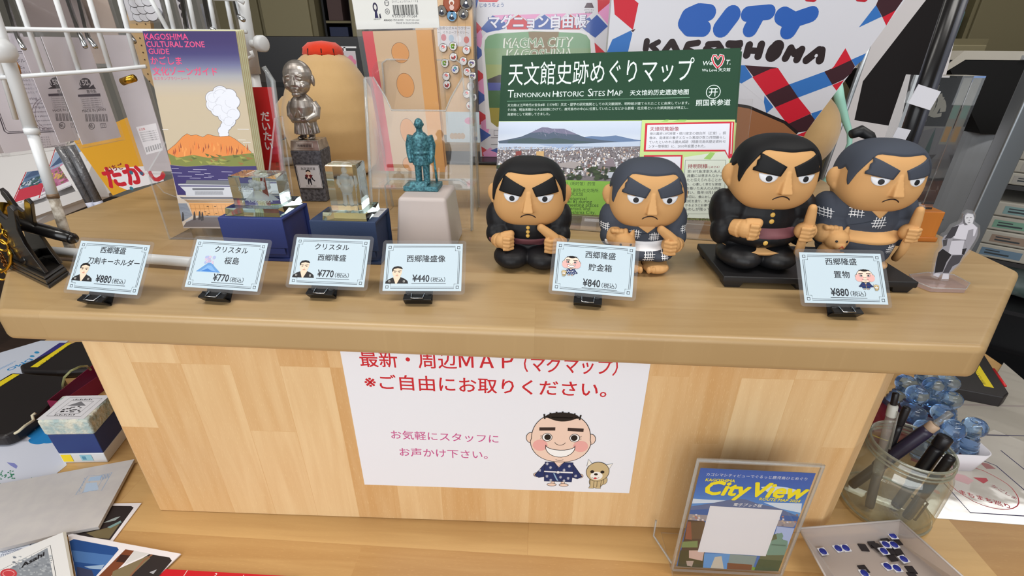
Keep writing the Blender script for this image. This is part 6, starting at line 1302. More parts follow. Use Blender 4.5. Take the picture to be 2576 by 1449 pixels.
# acrylic standee: black and white photo cut-out of a statue slotted into a clear base
t=thing('acrylic_standee',(.402,.447,1.0),'small clear acrylic standee with a black and white statue photo, right end of the counter','standee'); inv=t.location
P=[at(*p,z=1.0005)-inv for p in ((2284,700),(2300,718),(2340,734),(2425,737),(2436,722),(2395,700),(2330,694))]
b=MB(); m=clear('pinkish_acrylic',(.93,.88,.88),.22,(214,196,196),.05); n=len(P); vs=P+[p+V((0,0,.004)) for p in P]; b.add(vs,[tuple(range(n-1,-1,-1)),tuple(range(n,2*n))]+[(i,(i+1)%n,n+(i+1)%n,n+i) for i in range(n)],m); b.tube([p+V((0,0,.004)) for p in P],.0006,ACE,6,True); b.build('clear_base',t)
mx=frame(tuple(at(2345,705,z=1.0045)),0,-14,3); U=UV(mx); Zs=zf(2330,300,246/891); P=lambda L:[U(*Zs(*p)) for p in L]
out=[(60,1420),(85,1300),(110,1215),(150,1160),(140,1100),(165,1060),(195,1050),(235,985),(300,955),(330,930),(335,880),(375,850),(425,860),(440,900),(425,950),(470,985),(465,1060),(440,1110),(385,1195),(330,1260),(300,1320),(215,1400),(205,1455),(140,1455),(150,1405),(110,1440)]
s=Sheet(); mg=[]; c=V((sum(p[0] for p in P(out))/len(out),sum(p[1] for p in P(out))/len(out)))
for p in P(out): d=V(p)-c; mg.append(c+d*(1+.0022/max(d.length,.004)))
s.prism([(p[0],p[1]) for p in mg],0,.003,clear('standee_acrylic',(.97,.97,.97),.08,(225,225,230)),'y'); s.poly(P(out),(150,148,156))
G=lambda L,c: s.poly(P(L),c)
G([(235,985),(330,955),(425,950),(465,990),(440,1060),(360,1100),(250,1085)],(206,204,214)); G([(200,1230),(230,1110),(350,1100),(320,1235)],(196,194,204)); G([(235,985),(300,965),(260,1060),(225,1085),(165,1090),(190,1055)],(60,58,64))
G([(110,1215),(150,1180),(230,1235),(185,1300),(150,1390),(75,1400),(90,1300)],(34,32,36)); G([(240,1240),(340,1235),(300,1310),(240,1340),(205,1400),(150,1400),(200,1300)],(70,68,74)); G([(60,1420),(90,1400),(130,1405),(110,1440)],(190,188,196)); G([(140,1455),(155,1405),(205,1410),(205,1455)],(200,198,206))
G([(338,935),(342,888),(380,858),(425,868),(436,900),(424,945),(385,965),(350,960)],(206,206,212)); G([(336,940),(336,885),(356,866),(350,905),(356,940),(380,962),(350,966)],(104,102,108)); G([(362,898),(384,894),(383,900),(364,903)],(96,94,98)); G([(396,894),(416,892),(414,898),(397,900)],(96,94,98)); G([(388,915),(396,914),(397,926),(386,927)],(160,158,164)); G([(376,940),(402,937),(400,943),(378,946)],(110,108,112)); G([(150,1100),(195,1090),(185,1150),(155,1160)],(70,68,72)); G([(330,1180),(370,1175),(345,1235),(325,1230)],(40,38,42)); G([(385,1010),(430,1000),(425,1080),(370,1170),(355,1120)],(148,146,154))
s.line(P([(240,1098),(360,1100)]),.0006,(90,88,94))
s.build('statue_cutout',t,mx.to_translation()-inv,mx.to_euler())
# ---------------------------------------------------------------- long table, left of the pedestal
TZ=.7031
def flat(pts,z,name,label,cat,th,m,draw=None,grp=None,mxz=None,bevel=0):
    "a thin thing lying flat: photo-pixel corners BL,BR,TR,TL on the level z"
    P=[at(*p,z=z+th) for p in pts]; o=P[0]; r=P[1]-P[0]; r.z=0; r.normalize(); u=V((-r.y,r.x,0)); mx=M(((r.x,0,u.x,o.x),(r.y,0,u.y,o.y),(0,0,0,z+th),(0,0,0,1)))
    mx=M(((r.x,-0,u.x,o.x),(r.y,0,u.y,o.y),(0,-1,0,z+th),(0,0,0,1))); U=UV(mx); q=[U(*p) for p in pts]
    s=Sheet(); s.prism(q,0,th,m,'y')
    if draw: draw(s,U,q)
    o=s.build(name,None,mx.to_translation(),mx.to_euler()); tag(o,label,cat,grp)
    if bevel: b=o.modifiers.new('bevel','BEVEL'); b.width=bevel; b.segments=2; b.limit_method='ANGLE'
    return o,U
Zf=zf(0,780,600/2557); Zg=zf(0,1100,600/2491)
def dmo(s,U,q):
    P=lambda L:[U(*Zf(*p)) for p in L]
    s.poly(P([(640,350),(740,350),(400,560),(370,530)]),(54,50,120))
    tpx(s,U,'DMO',Zf(315,520),Zf(60,640),(40,130,190),b=.02); 
    for k in range(2): s.line(P([(170-k*30,545+k*24),(-60-k*30,655+k*24)]),.0012,(90,150,200))
    s.poly(P(arc(395,455,28,12)),(50,140,190)); s.poly(P(arc(345,495,26,10)),(50,140,190))
flat([(-60,960),(-60,905),(102,857),(172,857),(90,925),(20,965)][::1],TZ,'paper_folder','white folder with blue lettering and a navy edge under the counter','folder',.0012,ink((196,202,216),.5),dmo)
CASE=mat('black_case_plastic',(34,30,31),.42)
def case(pts,zpts,name,label,tape,txt,th=.016):
    o,U=flat(pts,TZ+.0014,name,label,'stamp case',th,CASE,None,'black stamp pad cases',bevel=.004)
    s=Sheet(); a=[U(*Zf(*p)) for p in tape]; s.l=8; s.poly(a,(226,204,40)); c0=(V(a[0])+V(a[3]))/2; c1=(V(a[1])+V(a[2]))/2; d=c1-c0
    if txt: s.text(txt,a[0][0]+d.x*.12,a[0][1]+d.y*.12+.0006,None,(30,30,26),w=d.length*.8,ang=math.degrees(math.atan2(d.y,d.x)))
    s.build('yellow_label',o)
    return o
case([(48,918),(80,905),(190,858),(250,858),(245,930),(140,935),(52,933)],0,'stamp_case','black flat stamp pad case with yellow label, the farther one under the counter',[(770,352),(405,612),(325,612),(715,352)],'無料スタンプ台',.014)
case([(-60,1100),(10,1098),(40,1085),(100,1040),(162,978),(160,945),(30,936),(-60,990)],0,'stamp_case','black flat stamp pad case with rounded corner, the nearer one at the left edge',[(210,690),(-60,860),(-60,800),(140,686)],'使用後は閉',.018)
b=MB(); b.tube([at(*Zf(*p),z=zz) for p,zz in (((680,860),.722),((672,800),.745),((690,720),.765),((760,650),.775),((860,605),.772),((930,600),.76),((972,640),.74))],.0016,clear('clear_cord',(.9,.95,.8),.3,(206,206,150)),8); tag(b.build('elastic_string'),'clear looped cord rising from the black stamp case','cord')
b=MB(); b.tube([at(*Zf(*p),z=zz) for p,zz in (((380,1105),.728),((345,1130),.726),((360,1180),.722),((270,1240),.7245),((200,1300),.7235),((90,1360),.712),((0,1392),.7075))],.0019,mat('white_cord',(206,196,170),.8),8); tag(b.build('string'),'twisted white cord running over the nearer black case','cord')
def leaf(s,U,q):
    P=lambda L:[U(*Zf(*p)) for p in L]; B_=(40,130,196)
    for x,y,a,b_ in ((500,1180,90,60),(440,1240,70,60),(360,1330,75,45),(400,1400,95,40),(500,1370,110,60),(560,1330,70,60),(470,1290,90,60)): s.poly(P(arc(x,y,a,b_)),B_,False)
    Q=lambda L:[U(*Zg(*p)) for p in L]; s.line(Q(arc(140,420,190,95,0,200,18)),.0007,(60,130,100)); s.poly(Q([(70,262),(150,270),(185,300),(170,330),(110,295)]),(130,136,196))
    for i in range(30): x=-40+rn.random()*180; y=350+rn.random()*90; s.poly(Q([(x,y),(x+18,y-6),(x+22,y+4),(x+4,y+9)]),(60,130,100),False)
rn=random.Random(1)
flat([(-60,1260),(100,1225),(168,1170),(130,1045),(60,1060),(-60,1110)],TZ,'stamp_sheet','white sheet with a blue petal print and a green round stamp','paper',.0004,ink((206,210,224),.6),leaf)
# crimson tray of the stamp
t=thing('crimson_tray',at(130,1022,z=TZ),'open crimson cardboard tray behind the blue stamp block','tray'); inv=t.location; CR=mat('crimson_card',(128,26,62),.6); h_=.028
q0=[at(*p,z=TZ) -inv for p in ((138,1046),(172,1048),(300,955),(262,942))]; b=MB(); b.add(q0,[(0,1,2,3)],ink((196,190,204))); up=V((0,0,h_))
for i in range(4):
    a,c=q0[i],q0[(i+1)%4]; m_=((q0[0]+q0[2])/2); n=lambda p:(p-m_)*.04; b.hexa([a,c,c-n(c),a-n(a)],[a+up,c+up,c+up-n(c),a+up-n(a)],CR)
b.build('tray_wall',t)
# stamp block: foam top with picture label, blue body, white tape base
t=thing('rubber_stamp',at(155,1163,z=TZ),'chunky rubber stamp with picture label, cream foam, blue body and white base','stamp'); inv=t.location
B0=[at(*p,z=TZ)-inv for p in ((160,1165),(272,1163),(320,1100))]; B0.append(B0[0]+(B0[2]-B0[1])); B0=[V((p.x,p.y,0)) for p in B0]; cc=sum(B0,V())/4
def lay(z0,z1,k0,k1,m,name,bev=.001):
    b=MB(); b.hexa([cc+(p-cc)*k0+V((0,0,z0)) for p in B0],[cc+(p-cc)*k1+V((0,0,z1)) for p in B0],m); return b.build(name,t,bevel=bev)
lay(0,.0165,1,1,mat('white_tape',(216,218,222),.4),'white_base'); lay(.0167,.050,.99,1.02,mat('navy_stamp_body',(36,58,118),.45),'blue_body'); lay(.0502,.075,1.08,1.10,mat('cream_foam',(214,212,196),.8,noise=(90,(166,186,186)),bump=(200,.8,.003)),'foam_top',.003)
r=(B0[1]-B0[0]); W=r.length; r.normalize(); u=V((-r.y,r.x,0)); H=(B0[3]-B0[0]).dot(u); o=cc+V((0,0,.0753))-r*W*.5-u*H*.5
s=Sheet(); s.slab(W,H,.0003,ink((222,222,228))); K=(36,34,38); s.line([(W*.12,H*.14),(W*.88,H*.1),(W*.9,H*.86),(W*.14,H*.92)],.0006,K,True); s.line([(W*.24,H*.24),(W*.76,H*.22),(W*.78,H*.74),(W*.26,H*.78)],.0006,K,True)
rn=random.Random(7)
s.poly([(W*.3,H*.55),(W*.5,H*.74),(W*.72,H*.55)],(120,120,126)); 
for i in range(22): x=W*(.28+rn.random()*.44); y=H*(.26+rn.random()*.26); s.rect(x,y,W*.05,H*.035,K,False)

for i in range(9): s.rect(W*(.27+.05*i),H*.80,W*.03,H*(.03+.02*(i%2)),K,False); s.rect(W*(.27+.05*i),H*.15,W*.03,H*(.05-.02*(i%2)),K,False)
so=s.build('picture_label',t); so.matrix_local=M(((r.x,0,u.x,o.x),(r.y,0,u.y,o.y),(0,-1,0,o.z),(0,0,0,1)))
s=Sheet(); s.rect(.002,.003,.013,.012,(244,214,30)); s.rect(.026,.004,.015,.010,(150,200,216)); s.rect(.028,.006,.005,.006,(90,150,180)); so=s.build('yellow_tab',t); n=r.cross(V((0,0,1))); so.matrix_local=M(((r.x,-n.x,0,B0[0].x+n.x*.0004),(r.y,-n.y,0,B0[0].y+n.y*.0004),(0,0,1,0),(0,0,0,1)))
# photo cards, stamped board, notebook, sketches, calendar
def ph1(s,U,q):
    P=lambda L:[U(*Zg(*p)) for p in L]
    s.poly(P([(1140,715),(1370,718),(1396,735),(1150,1075),(860,1030),(700,990)]),(44,36,36)); s.poly(P([(900,1000),(1180,930),(1250,905),(1140,1060),(1000,1050)]),(110,98,70)); s.poly(P([(1060,900),(1200,840),(1260,825),(1200,870)]),(150,160,160)); s.poly(P([(1120,940),(1260,870),(1270,890),(1150,950)]),(120,150,150))
flat([(270,1365),(250,1340),(200,1310),(300,1266),(356,1265)][0:1]+[(283,1362),(356,1265),(288,1266),(150,1338),(200,1350)],TZ+.0005,'photo_card','white bordered photo card of dark machinery under the stamped board','photo card',.0008,ink((226,222,226),.3),ph1,'photo cards on the table')
def ph2(s,U,q):
    P=lambda L:[U(*Zg(*p)) for p in L]; inside=lambda L:P(L)
    s.poly(P([(770,1064),(1225,1150),(1240,1175),(985,1470),(800,1470),(724,1085)]),(36,76,140)); s.poly(P([(748,1180),(1190,1235),(1100,1340),(780,1300)]),(74,116,176)); s.poly(P([(800,1350),(960,1390),(985,1460),(806,1460)]),(56,62,92)); s.poly(P([(880,1350),(1090,1330),(1060,1380),(930,1370)]),(150,176,206))
    s.poly(P([(1310,1170),(1400,1185),(1300,1310),(1140,1470),(1010,1470)]),(120,66,40)); s.poly(P([(1260,1225),(1360,1235),(1300,1310),(1210,1300)]),(60,36,30)); s.poly(P([(1400,1185),(1560,1215),(1300,1330)]),(206,206,206))
    s.poly(P([(1560,1220),(1770,1255),(1795,1290),(1640,1470),(1140,1470)]),(46,40,40)); s.poly(P([(1180,1400),(1540,1240),(1570,1260),(1340,1470),(1160,1470)]),(126,112,84)); s.line(P([(1590,1225),(1500,1290),(1440,1360),(1360,1450)]),.0022,(140,96,70)); s.poly(P([(1560,1410),(1640,1380),(1600,1430)]),(170,170,176))
flat([(385,1460),(455,1393),(170,1341),(200,1500)],TZ+.0015,'photo_card','white bordered photo card of blue sky and brown machinery at the bottom edge','photo card',.0014,ink((230,226,230),.3),ph2,'photo cards on the table')
def skt(s,U,q):
    P=lambda L:[U(*Zg(*p)) for p in L]; K=(96,104,130)
    s.line(P([(340,1098),(310,1130),(330,1125),(250,1180),(180,1215)]),.0012,(60,60,80)); s.line(P([(10,1225),(80,1215),(160,1190),(260,1160)]),.0005,K)
    for i in range(9): s.line(P([(20+22*i,1222-4*i),(-10+24*i,1300-8*i)]),.0004,K); s.line(P(arc(30+24*i,1205-5*i,10,6)),.0004,K)
flat([(-60,1440),(20,1408),(140,1341),(165,1335),(-60,1385)],TZ+.0006,'sketch_paper','thin paper with fine ink sketch between board and notebook','paper',.0005,ink((206,212,224),.6),skt)
def brd(s,U,q):
    P=lambda L:[U(*Zg(*p)) for p in L]; C=(126,158,196)
    s.line(P([(790,600),(915,405),(1060,395),(1170,365),(1060,555),(940,560)]),.0006,C,True); s.line(P([(860,580),(970,415)]),.0004,C); s.line(P([(1000,560),(1100,390)]),.0004,C); s.poly(P([(945,415),(1070,400),(1040,450),(915,458)]),(166,188,214)); s.poly(P([(900,480),(1010,470),(1030,545),(870,575)]),(176,194,216))
    for i in range(5): s.line(P([(815+14*i,575-32*i),(838+14*i,568-32*i),(826+14*i,555-32*i)]),.0005,C)
    for i in range(6): s.line(P([(1060+16*i,400-4*i),(1050+16*i,450-5*i)]),.0005,C)
flat([(-60,1395),(150,1343),(247,1325),(338,1155),(322,1158),(-60,1228)],TZ+.0025,'stamped_board','thick pale grey foam board with a blue fan-shaped stamp print','board',.0042,mat('grey_foam_board',(192,188,186),.75,noise=(60,(186,182,182))),brd)
def asa(s,U,q):
    P=lambda L:[U(*Zg(*p)) for p in L]
    s.line(P([(-100,1440),(525,1128),(590,1480)]),.0005,(60,60,64)); s.poly(P([(-100,1480),(495,1155),(560,1480)]),(138,144,152)); rn=random.Random(2); s.l+=1
    for i in range(90): x=rn.uniform(100,540); y=rn.uniform(1240,1449); s.poly(P(arc(x,y,rn.uniform(6,22),rn.uniform(4,12),n=7)),rn.choice([(120,126,136),(156,162,170),(170,176,182)]),False)
    tpx(s,U,'Asahi',Zg(225,1365),Zg(460,1235),(34,32,36),b=.04,sh=.2); s.poly(P(arc(90,1425,88,54)),(196,66,72)); s.line(P(arc(90,1425,60,34)),.0006,(230,160,160))
    s.poly(P([(655,990),(690,985),(775,1480),(745,1480)]),(186,180,168))
flat([(-60,1480),(186,1480),(158,1339),(0,1403),(-60,1430)],TZ+.0075,'notebook','white notebook cover with a grey framed picture and red seal at bottom left','notebook',.004,ink((222,222,222),.6),asa)
def cal(s,U,q):
    P=lambda L:[U(350+x*.33,1350+y*.33) for x,y in L]
    s.line(P([(368,256),(340,300)]),.0008,(226,200,196)); s.line(P([(798,292),(780,330)]),.0008,(226,200,196)); tpx(s,U,'2',(350+566*.33,1350+306*.33),(350+584*.33,1350+306*.33),(236,226,226),b=.02)
flat([(385,1480),(900,1500),(740,1450),(410,1431)],TZ+.0005,'calendar','red printed sheet with white grid lines at the bottom edge','calendar',.0015,ink((196,30,42),.35),cal)
# ---------------------------------------------------------------- long table, right of the pedestal
# acrylic sign holder with the route map
mx=frame((.1579,.3314,.7125),1.65,1.1,.65); U=UV(mx); W,H=.1061,.1384; Zc=zf(1620,1100,540/2242)
t=thing('route_map_stand',mx.to_translation(),'clear acrylic stand with a blue city bus route map card','sign holder'); t.rotation_euler=mx.to_euler()
s=Sheet(); s.slab(W,H,.0006,ink((60,110,180))); P=lambda L:[(min(max(a,0),W),min(max(b_,0),H)) for a,b_ in [U(*Zc(*p)) for p in L]]
s.grad(0,H*.55,W,H*.45,[(120,170,216),(66,130,202),(36,98,184),(30,88,176)],6)
for pts in ([(500,640),(640,650),(860,660),(820,680),(480,690)],[(1220,520),(1330,505),(1500,525),(1640,560),(1600,600),(1300,580)],[(1250,680),(1650,690),(1640,790),(1400,740)]): s.poly(P(pts),(206,220,236))
s.poly(P([(480,720),(700,690),(880,655),(960,640),(1060,648),(1180,690),(1420,745),(1640,830),(1600,900),(460,800)]),(84,106,150)); s.poly(P([(465,760),(700,745),(1620,830),(1590,900),(455,800)]),(40,92,160))
s.poly(P([(450,800),(1600,880),(1560,940),(440,860)]),(150,144,150)); rn=random.Random(11); s.l+=1
for i in range(70): x=rn.uniform(460,1590); y=rn.uniform(815,930); s.poly(P([(x,y),(x+22,y+2),(x+20,y-16),(x,y-16)]),rn.choice([(206,200,206),(170,120,110),(120,116,126),(190,170,150)]),False)
s.poly(P([(430,860),(640,880),(560,1200),(380,1220)]),(74,60,52)); s.poly(P([(480,890),(640,880),(610,1060),(500,1060)]),(96,78,60)); s.poly(P([(440,880),(490,880),(500,1070),(430,1060)]),(140,84,66)); s.poly(P([(390,1090),(560,1080),(560,1150),(380,1150)]),(120,140,90)); s.poly(P([(360,1180),(640,1170),(620,1390),(340,1380)]),(64,66,44)); s.poly(P([(470,1180),(630,1180),(610,1290),(470,1260)]),(206,176,166)); s.poly(P([(440,1290),(520,1290),(500,1350),(450,1340)]),(180,160,150))
s.poly(P([(630,1210),(900,1215),(870,1390),(610,1380)]),(90,150,210)); s.poly(P([(740,1250),(810,1240),(830,1380),(690,1380)]),(196,190,176)); s.poly(P([(900,1220),(1180,1240),(1130,1390),(860,1385)]),(130,150,150)); s.poly(P([(870,1310),(1130,1330),(1120,1390),(860,1390)]),(120,74,52)); s.poly(P([(1130,1350),(1210,1370),(1180,1400),(1120,1395)]),(120,160,60))
s.poly(P([(1390,930),(1570,950),(1500,1160),(1330,1130)]),(168,186,226)); s.poly(P([(1340,1020),(1400,1000),(1500,1130),(1440,1400),(1160,1390),(1230,1200)]),(92,104,80)); s.poly(P([(1380,1010),(1440,995),(1455,1030),(1440,1065),(1500,1080),(1500,1130),(1480,1230),(1280,1230),(1275,1150),(1330,1080),(1390,1060)]),(112,150,136)); s.line(P([(1330,1120),(1480,1130)]),.002,(80,116,106)); s.poly(P([(1200,1270),(1470,1290),(1440,1400),(1150,1390)]),(60,84,62))
s.poly(P([(690,715),(1446,760),(1270,1240),(560,1195)]),(226,226,232)) # plain white square where the code was
YL=(244,226,30)
def tc(t_,a,z,c,**k): tpx(s,U,t_,Zc(*a),Zc(*z),c,**k)
tc('カゴシマシティビューでぐるっと鹿児島ひとめぐり',(648,398),(1700,448),(226,232,240)); tc('KAGOSHIMA',(640,455),(945,468),YL,b=.03,sh=.1); tc('City',(612,590),(1060,612),YL,b=.035,sh=.22); tc('View',(1085,612),(1655,640),YL,b=.035,sh=.22); tc('ROUTE MAP 2024',(1198,655),(1622,680),YL,b=.02,sh=.15); tc('電子ブック版',(930,712),(1225,728),(236,238,242),b=.008,sh=.15)
s.build('route_map',t)
b=MB(); e=.004; plate(b,[(-e,-.0012,-e),(W+e,-.0012,-e),(W+e,-.0012,H+.010),(-e,-.0012,H+.010)],(0,-.0018,0)); plate(b,[(-e,.0012,-e),(W+e,.0012,-e),(W+e,.0012,H+.010),(-e,.0012,H+.010)],(0,.0018,0)); edge(b,[(-e,0,-e),(-e,0,H+.010),(W+e,0,H+.010),(W+e,0,-e)],.0018); b.build('front_sleeve',t)
b=MB(); plate(b,[(-e,.0,-e),(W+e,.0,-e),(W+e,-.010,-.0090),(-e,-.010,-.0090)],(0,0,-.0018)); plate(b,[(-e,-.010,-.0073),(W+e,-.010,-.0073),(W+e,.046,-.0073),(-e,.046,-.0073)],(0,0,-.0018)); edge(b,[(-e,-.010,-.008),(W+e,-.010,-.008)],.0016); edge(b,[(-e,.003,.0),(-e-.010,.040,-.006),(-e-.0105,.041,.018)],.0012); b.build('foot_plate',t)
# glass jar of pens
GLS=clear('jar_glass',(.93,.945,.91),.05,(226,230,220),.02,1.75); t=thing('glass_jar',(.4345,.4345,TZ),'clear glass screw-top jar holding pens','jar')
o_=[(.0001,.0),(.040,.0),(.0445,.002),(.0465,.007),(.0468,.012),(.0468,.066),(.0455,.073),(.0415,.0795),(.0405,.082),(.0420,.0835),(.0420,.0855),(.0405,.0868),(.0420,.0885),(.0420,.0905),(.0405,.092),(.0405,.0955),(.0395,.0972),(.0380,.0955),(.0380,.081),(.0395,.077),(.0432,.070),(.0442,.064),(.0442,.012),(.042,.006),(.036,.0042),(.0001,.0040)]
b=MB(); b.lathe(o_,GLS,56); b.build('glass',t)
b=MB(); RG=clear('jar_rim_highlight',(.72,.74,.68),.25,(206,206,190),.05,1.9)  # pale rings added on rim and threads, imitating the glass highlight
for r_,z_,w_ in ((.0400,.0962,.0016),(.0414,.0895,.0012),(.0414,.0848,.0012),(.0462,.004,.0014)): b.tube([(r_*math.cos(2*PI*i/48),r_*math.sin(2*PI*i/48),z_) for i in range(48)],w_,RG,8,True)
b.build('screw_rim_highlight',t)
BK=mat('pen_black',(26,24,28),.35); PU=mat('pen_purple_black',(44,38,58),.35); CLR=clear('pen_clear',(.9,.9,.88),.22,(190,188,180),.08); GRIP=mat('pen_grip_grey',(70,68,70),.6); jc=V((.4345,.4345,TZ))
def pen(tip,top,parts,label,extra=None):
    a=V(tip)+jc; z=V(top)+jc; t=thing('pen',a,label,'pen','pens in the glass jar'); d=z-a
    for nm,f0,f1,r,m in parts:
        b=MB(); rs=r if isinstance(r,tuple) else (r,r); b.tube([d*f0,d*(f0+(f1-f0)*.08),d*(f0+(f1-f0)*.92),d*f1],[rs[0]*.88,rs[0],rs[1],rs[1]*.9],m,16); b.build(nm,t)
    if extra: extra(t,d)
    return t
def clip(f0,f1,r,m):
    def f(t,d):
        n=(V((.3,-1,0))-d*(V((.3,-1,0)).dot(d)/d.length_squared)).normalized(); b=MB(); b.tube([d*f1+n*r*.6,d*f1+n*r*1.35,d*f0+n*r*1.35,d*f0+n*r*1.05],.0011,m,8); b.build('pocket_clip',t)
    return f
pen((-.0235,-.010,.0055),(-.020,.026,.150),[('grip',0,.30,.0048,GRIP),('clear_barrel',.30,.80,.0050,CLR),('white_band',.80,.90,.0051,ink((196,196,188))),('push_button',.90,1.0,.0034,BK)],'clear pen with black push button, tallest in the jar',clip(.55,.86,.0052,CLR))
pen((-.006,.014,.0055),(.0015,.0285,.128),[('barrel',0,.8,.0040,BK),('cap',.8,1,.0042,BK)],'slim plain black pen behind the others in the jar')
pen((-.030,.018,.0095),(.0275,.010,.128),[('grip',0,.3,.0055,BK),('barrel',.30,.86,.0072,PU),('beige_ring',.86,.93,.0060,mat('beige_plastic',(186,160,136),.5)),('clear_button',.93,1.09,.0034,CLR)],'thick purple black pen with beige ring leaning right in the jar')
pen((.010,-.0060,.0055),(.033,.002,.110),[('grip',0,.32,.0056,GRIP),('barrel',.32,.86,.0070,BK),('open_cap',.86,1,.0076,BK)],'fat black marker pen with round end at the right of the jar',clip(.2,.8,.0075,BK))
pen((.012,-.022,.0055),(.030,-.016,.098),[('ribbed_grip',0,.36,.0050,GRIP),('barrel',.36,1,.0052,BK)],'short black pen with ribbed grip at the front of the jar',clip(.05,.34,.006,BK))
# white bin of blue clear stamps
t=thing('stamp_bin',(.562,.547,TZ),'white plastic bin filled with clear blue handled stamps','bin'); m=mat('white_bin_plastic',(222,218,224),.45); b=MB()
def rr(w_,d,r,z): return [(x,y,z) for x,y in arc(w_-r,-d+r,r,a0=-90,a1=0,n=6)+arc(w_-r,d-r,r,a0=0,a1=90,n=6)+arc(-w_+r,d-r,r,a0=90,a1=180,n=6)+arc(-w_+r,-d+r,r,a0=180,a1=270,n=6)]
L=[rr(.030,.052,.010,0),rr(.036,.058,.012,.034),rr(.0345,.0565,.011,.034),rr(.0285,.0505,.009,.002)]; vs=sum(L,[]); n=24
b.add(vs,[(q*n+i,q*n+(i+1)%n,(q+1)*n+(i+1)%n,(q+1)*n+i) for q in range(3) for i in range(n)]+[tuple(range(n-1,-1,-1)),tuple(range(3*n,4*n))],m); b.build('shell',t,smooth=True)
s=Sheet(); s.dot(-.012,.012,.0032,(226,150,170)); s.dot(-.012,.024,.0028,(206,176,190)); s.build('pink_ink_smudge',t,(0,-.0545,0),(-R(-10),0,0)) 
BLU=mat('clear_blue_resin',(168,202,240),.03,trans=.92,ior=1.45)
proto=None; rn=random.Random(4)
tops=[(2452,1075),(2398,1080),(2330,1080),(2372,1040),(2392,1005),(2350,970),(2308,992),(2330,950),(2280,965),(2385,962),(2300,1040)]
lb=['clear blue stamp standing rightmost in the white bin','clear blue stamp second from the right in the bin','clear blue stamp just behind the pens','clear blue stamp in the middle of the bin, under two others','clear blue stamp right of centre, beside the black case','clear blue stamp high in the pile, below the counter','clear blue stamp left in the pile, above the red pad','topmost clear blue stamp right under the counter edge','clear blue stamp half hidden at the left under the counter','clear blue stamp at the back right of the pile','clear blue stamp low in the pile beside the red pad']
for i,(px,py) in enumerate(tops):
    z=.762+(.018 if py<1000 else 0)
    p=at(px,py,z=z)
    if proto is None:
        proto=thing('handled_stamp',p,'x','stamp','clear blue stamps in the white bin'); b=MB(); b.lathe([(.0001,.0105),(.006,.0103),(.0105,.0085),(.0135,.004),(.0138,-.001),(.0120,-.006),(.0085,-.010),(.0075,-.014)],BLU,26); b.lathe([(.0042,.0101),(.0055,.0109),(.0068,.0101)],BLU,22); b.build('knob',proto)
        b=MB(); b.lathe([(.0075,-.0142),(.0095,-.017),(.0085,-.0195),(.0105,-.0225),(.0092,-.025),(.0112,-.028),(.0098,-.031),(.0120,-.035),(.0120,-.040),(.0001,-.040)],BLU,24); b.build('ribbed_neck',proto); b=MB(); b.bx((-.008,-.008,-.045),(.008,.008,-.0402),mat('stamp_rubber',(120,50,60),.6)); b.build('rubber_pad',proto); o=proto
    else: o=clone(proto); o.location=p
    o.rotation_euler=(rn.uniform(-.25,.25),rn.uniform(-.1,.3),rn.uniform(0,3)); o['label']=lb[i]
# red round pad, black case, laminated sheets
p=at(2225,1050,z=.735); b=MB(); m=mat('dark_red_plastic',(110,18,28),.3); t=thing('round_stamp_pad',(p.x,p.y,TZ),'glossy dark red round stamp pad beside the clear blue stamps','stamp pad')
b.lathe([(.0001,0),(.040,0),(.043,.004),(.043,.026)],m,40); b.build('lower_dish',t); b=MB(); b.lathe([(.0435,.0262),(.0445,.028),(.0435,.036),(.036,.0395),(.010,.041),(.0001,.041)],m,40); b.build('lid',t); b=MB(); b.lathe([(.0432,.0240),(.0448,.0250),(.0432,.0258)],mat('yellow_band',(226,190,40),.4),40); b.build('yellow_band',t)
Zq=zf(2060,900,516/2492)
def flatR(pts,z,name,label,cat,th,m,draw=None,grp=None,bevel=0): return flat(pts,z,name,label,cat,th,m,draw,grp,None,bevel)
o,U=flatR([Zq(*p) for p in ((1470,330),(2255,480),(2312,430),(2000,-60),(1700,-60),(1480,150))],TZ+.0012,'stamp_case','black flat stamp pad case with yellow label and red edge, at the far right','stamp case',.020,mat('black_case_plastic',(34,30,31),.42),None,'black stamp pad cases',.002)
s=Sheet(); s.l=6; a=[U(*Zq(*p)) for p in ((2010,345),(2128,368),(1950,90),(1905,180))]; s.poly(a,(222,200,40)); c0=(V(a[0])+V(a[1]))/2; c1=(V(a[2])+V(a[3]))/2; d=c1-c0; s.text('無料スタンプ',a[1][0]*.3+a[0][0]*.7+d.x*.1,a[1][1]*.3+a[0][1]*.7+d.y*.1,None,(40,38,30),w=d.length*.8,ang=math.degrees(math.atan2(d.y,d.x))); s.build('yellow_label',o)
b=MB(); e0=at(*Zq(2262,345),z=TZ+.0205); e1=at(*Zq(2120,140),z=TZ+.0205); b.tube([o.matrix_world.inverted()@e0,o.matrix_world.inverted()@e1],.0022,mat('red_edge',(196,28,34),.4),8)
x=b.build('red_edge',o); x.matrix_parent_inverse=M(); 
mm=M.LocRotScale(o.location,o.rotation_euler,None).inverted()
for v,w_ in zip(x.data.vertices,[0]*len(x.data.vertices)): v.co=mm@v.co if o.matrix_world==M() else v.co
LAMW=mat('laminated_paper',(190,184,176),.08,spec=.6,coat=1,bump=(14,.25,.004))
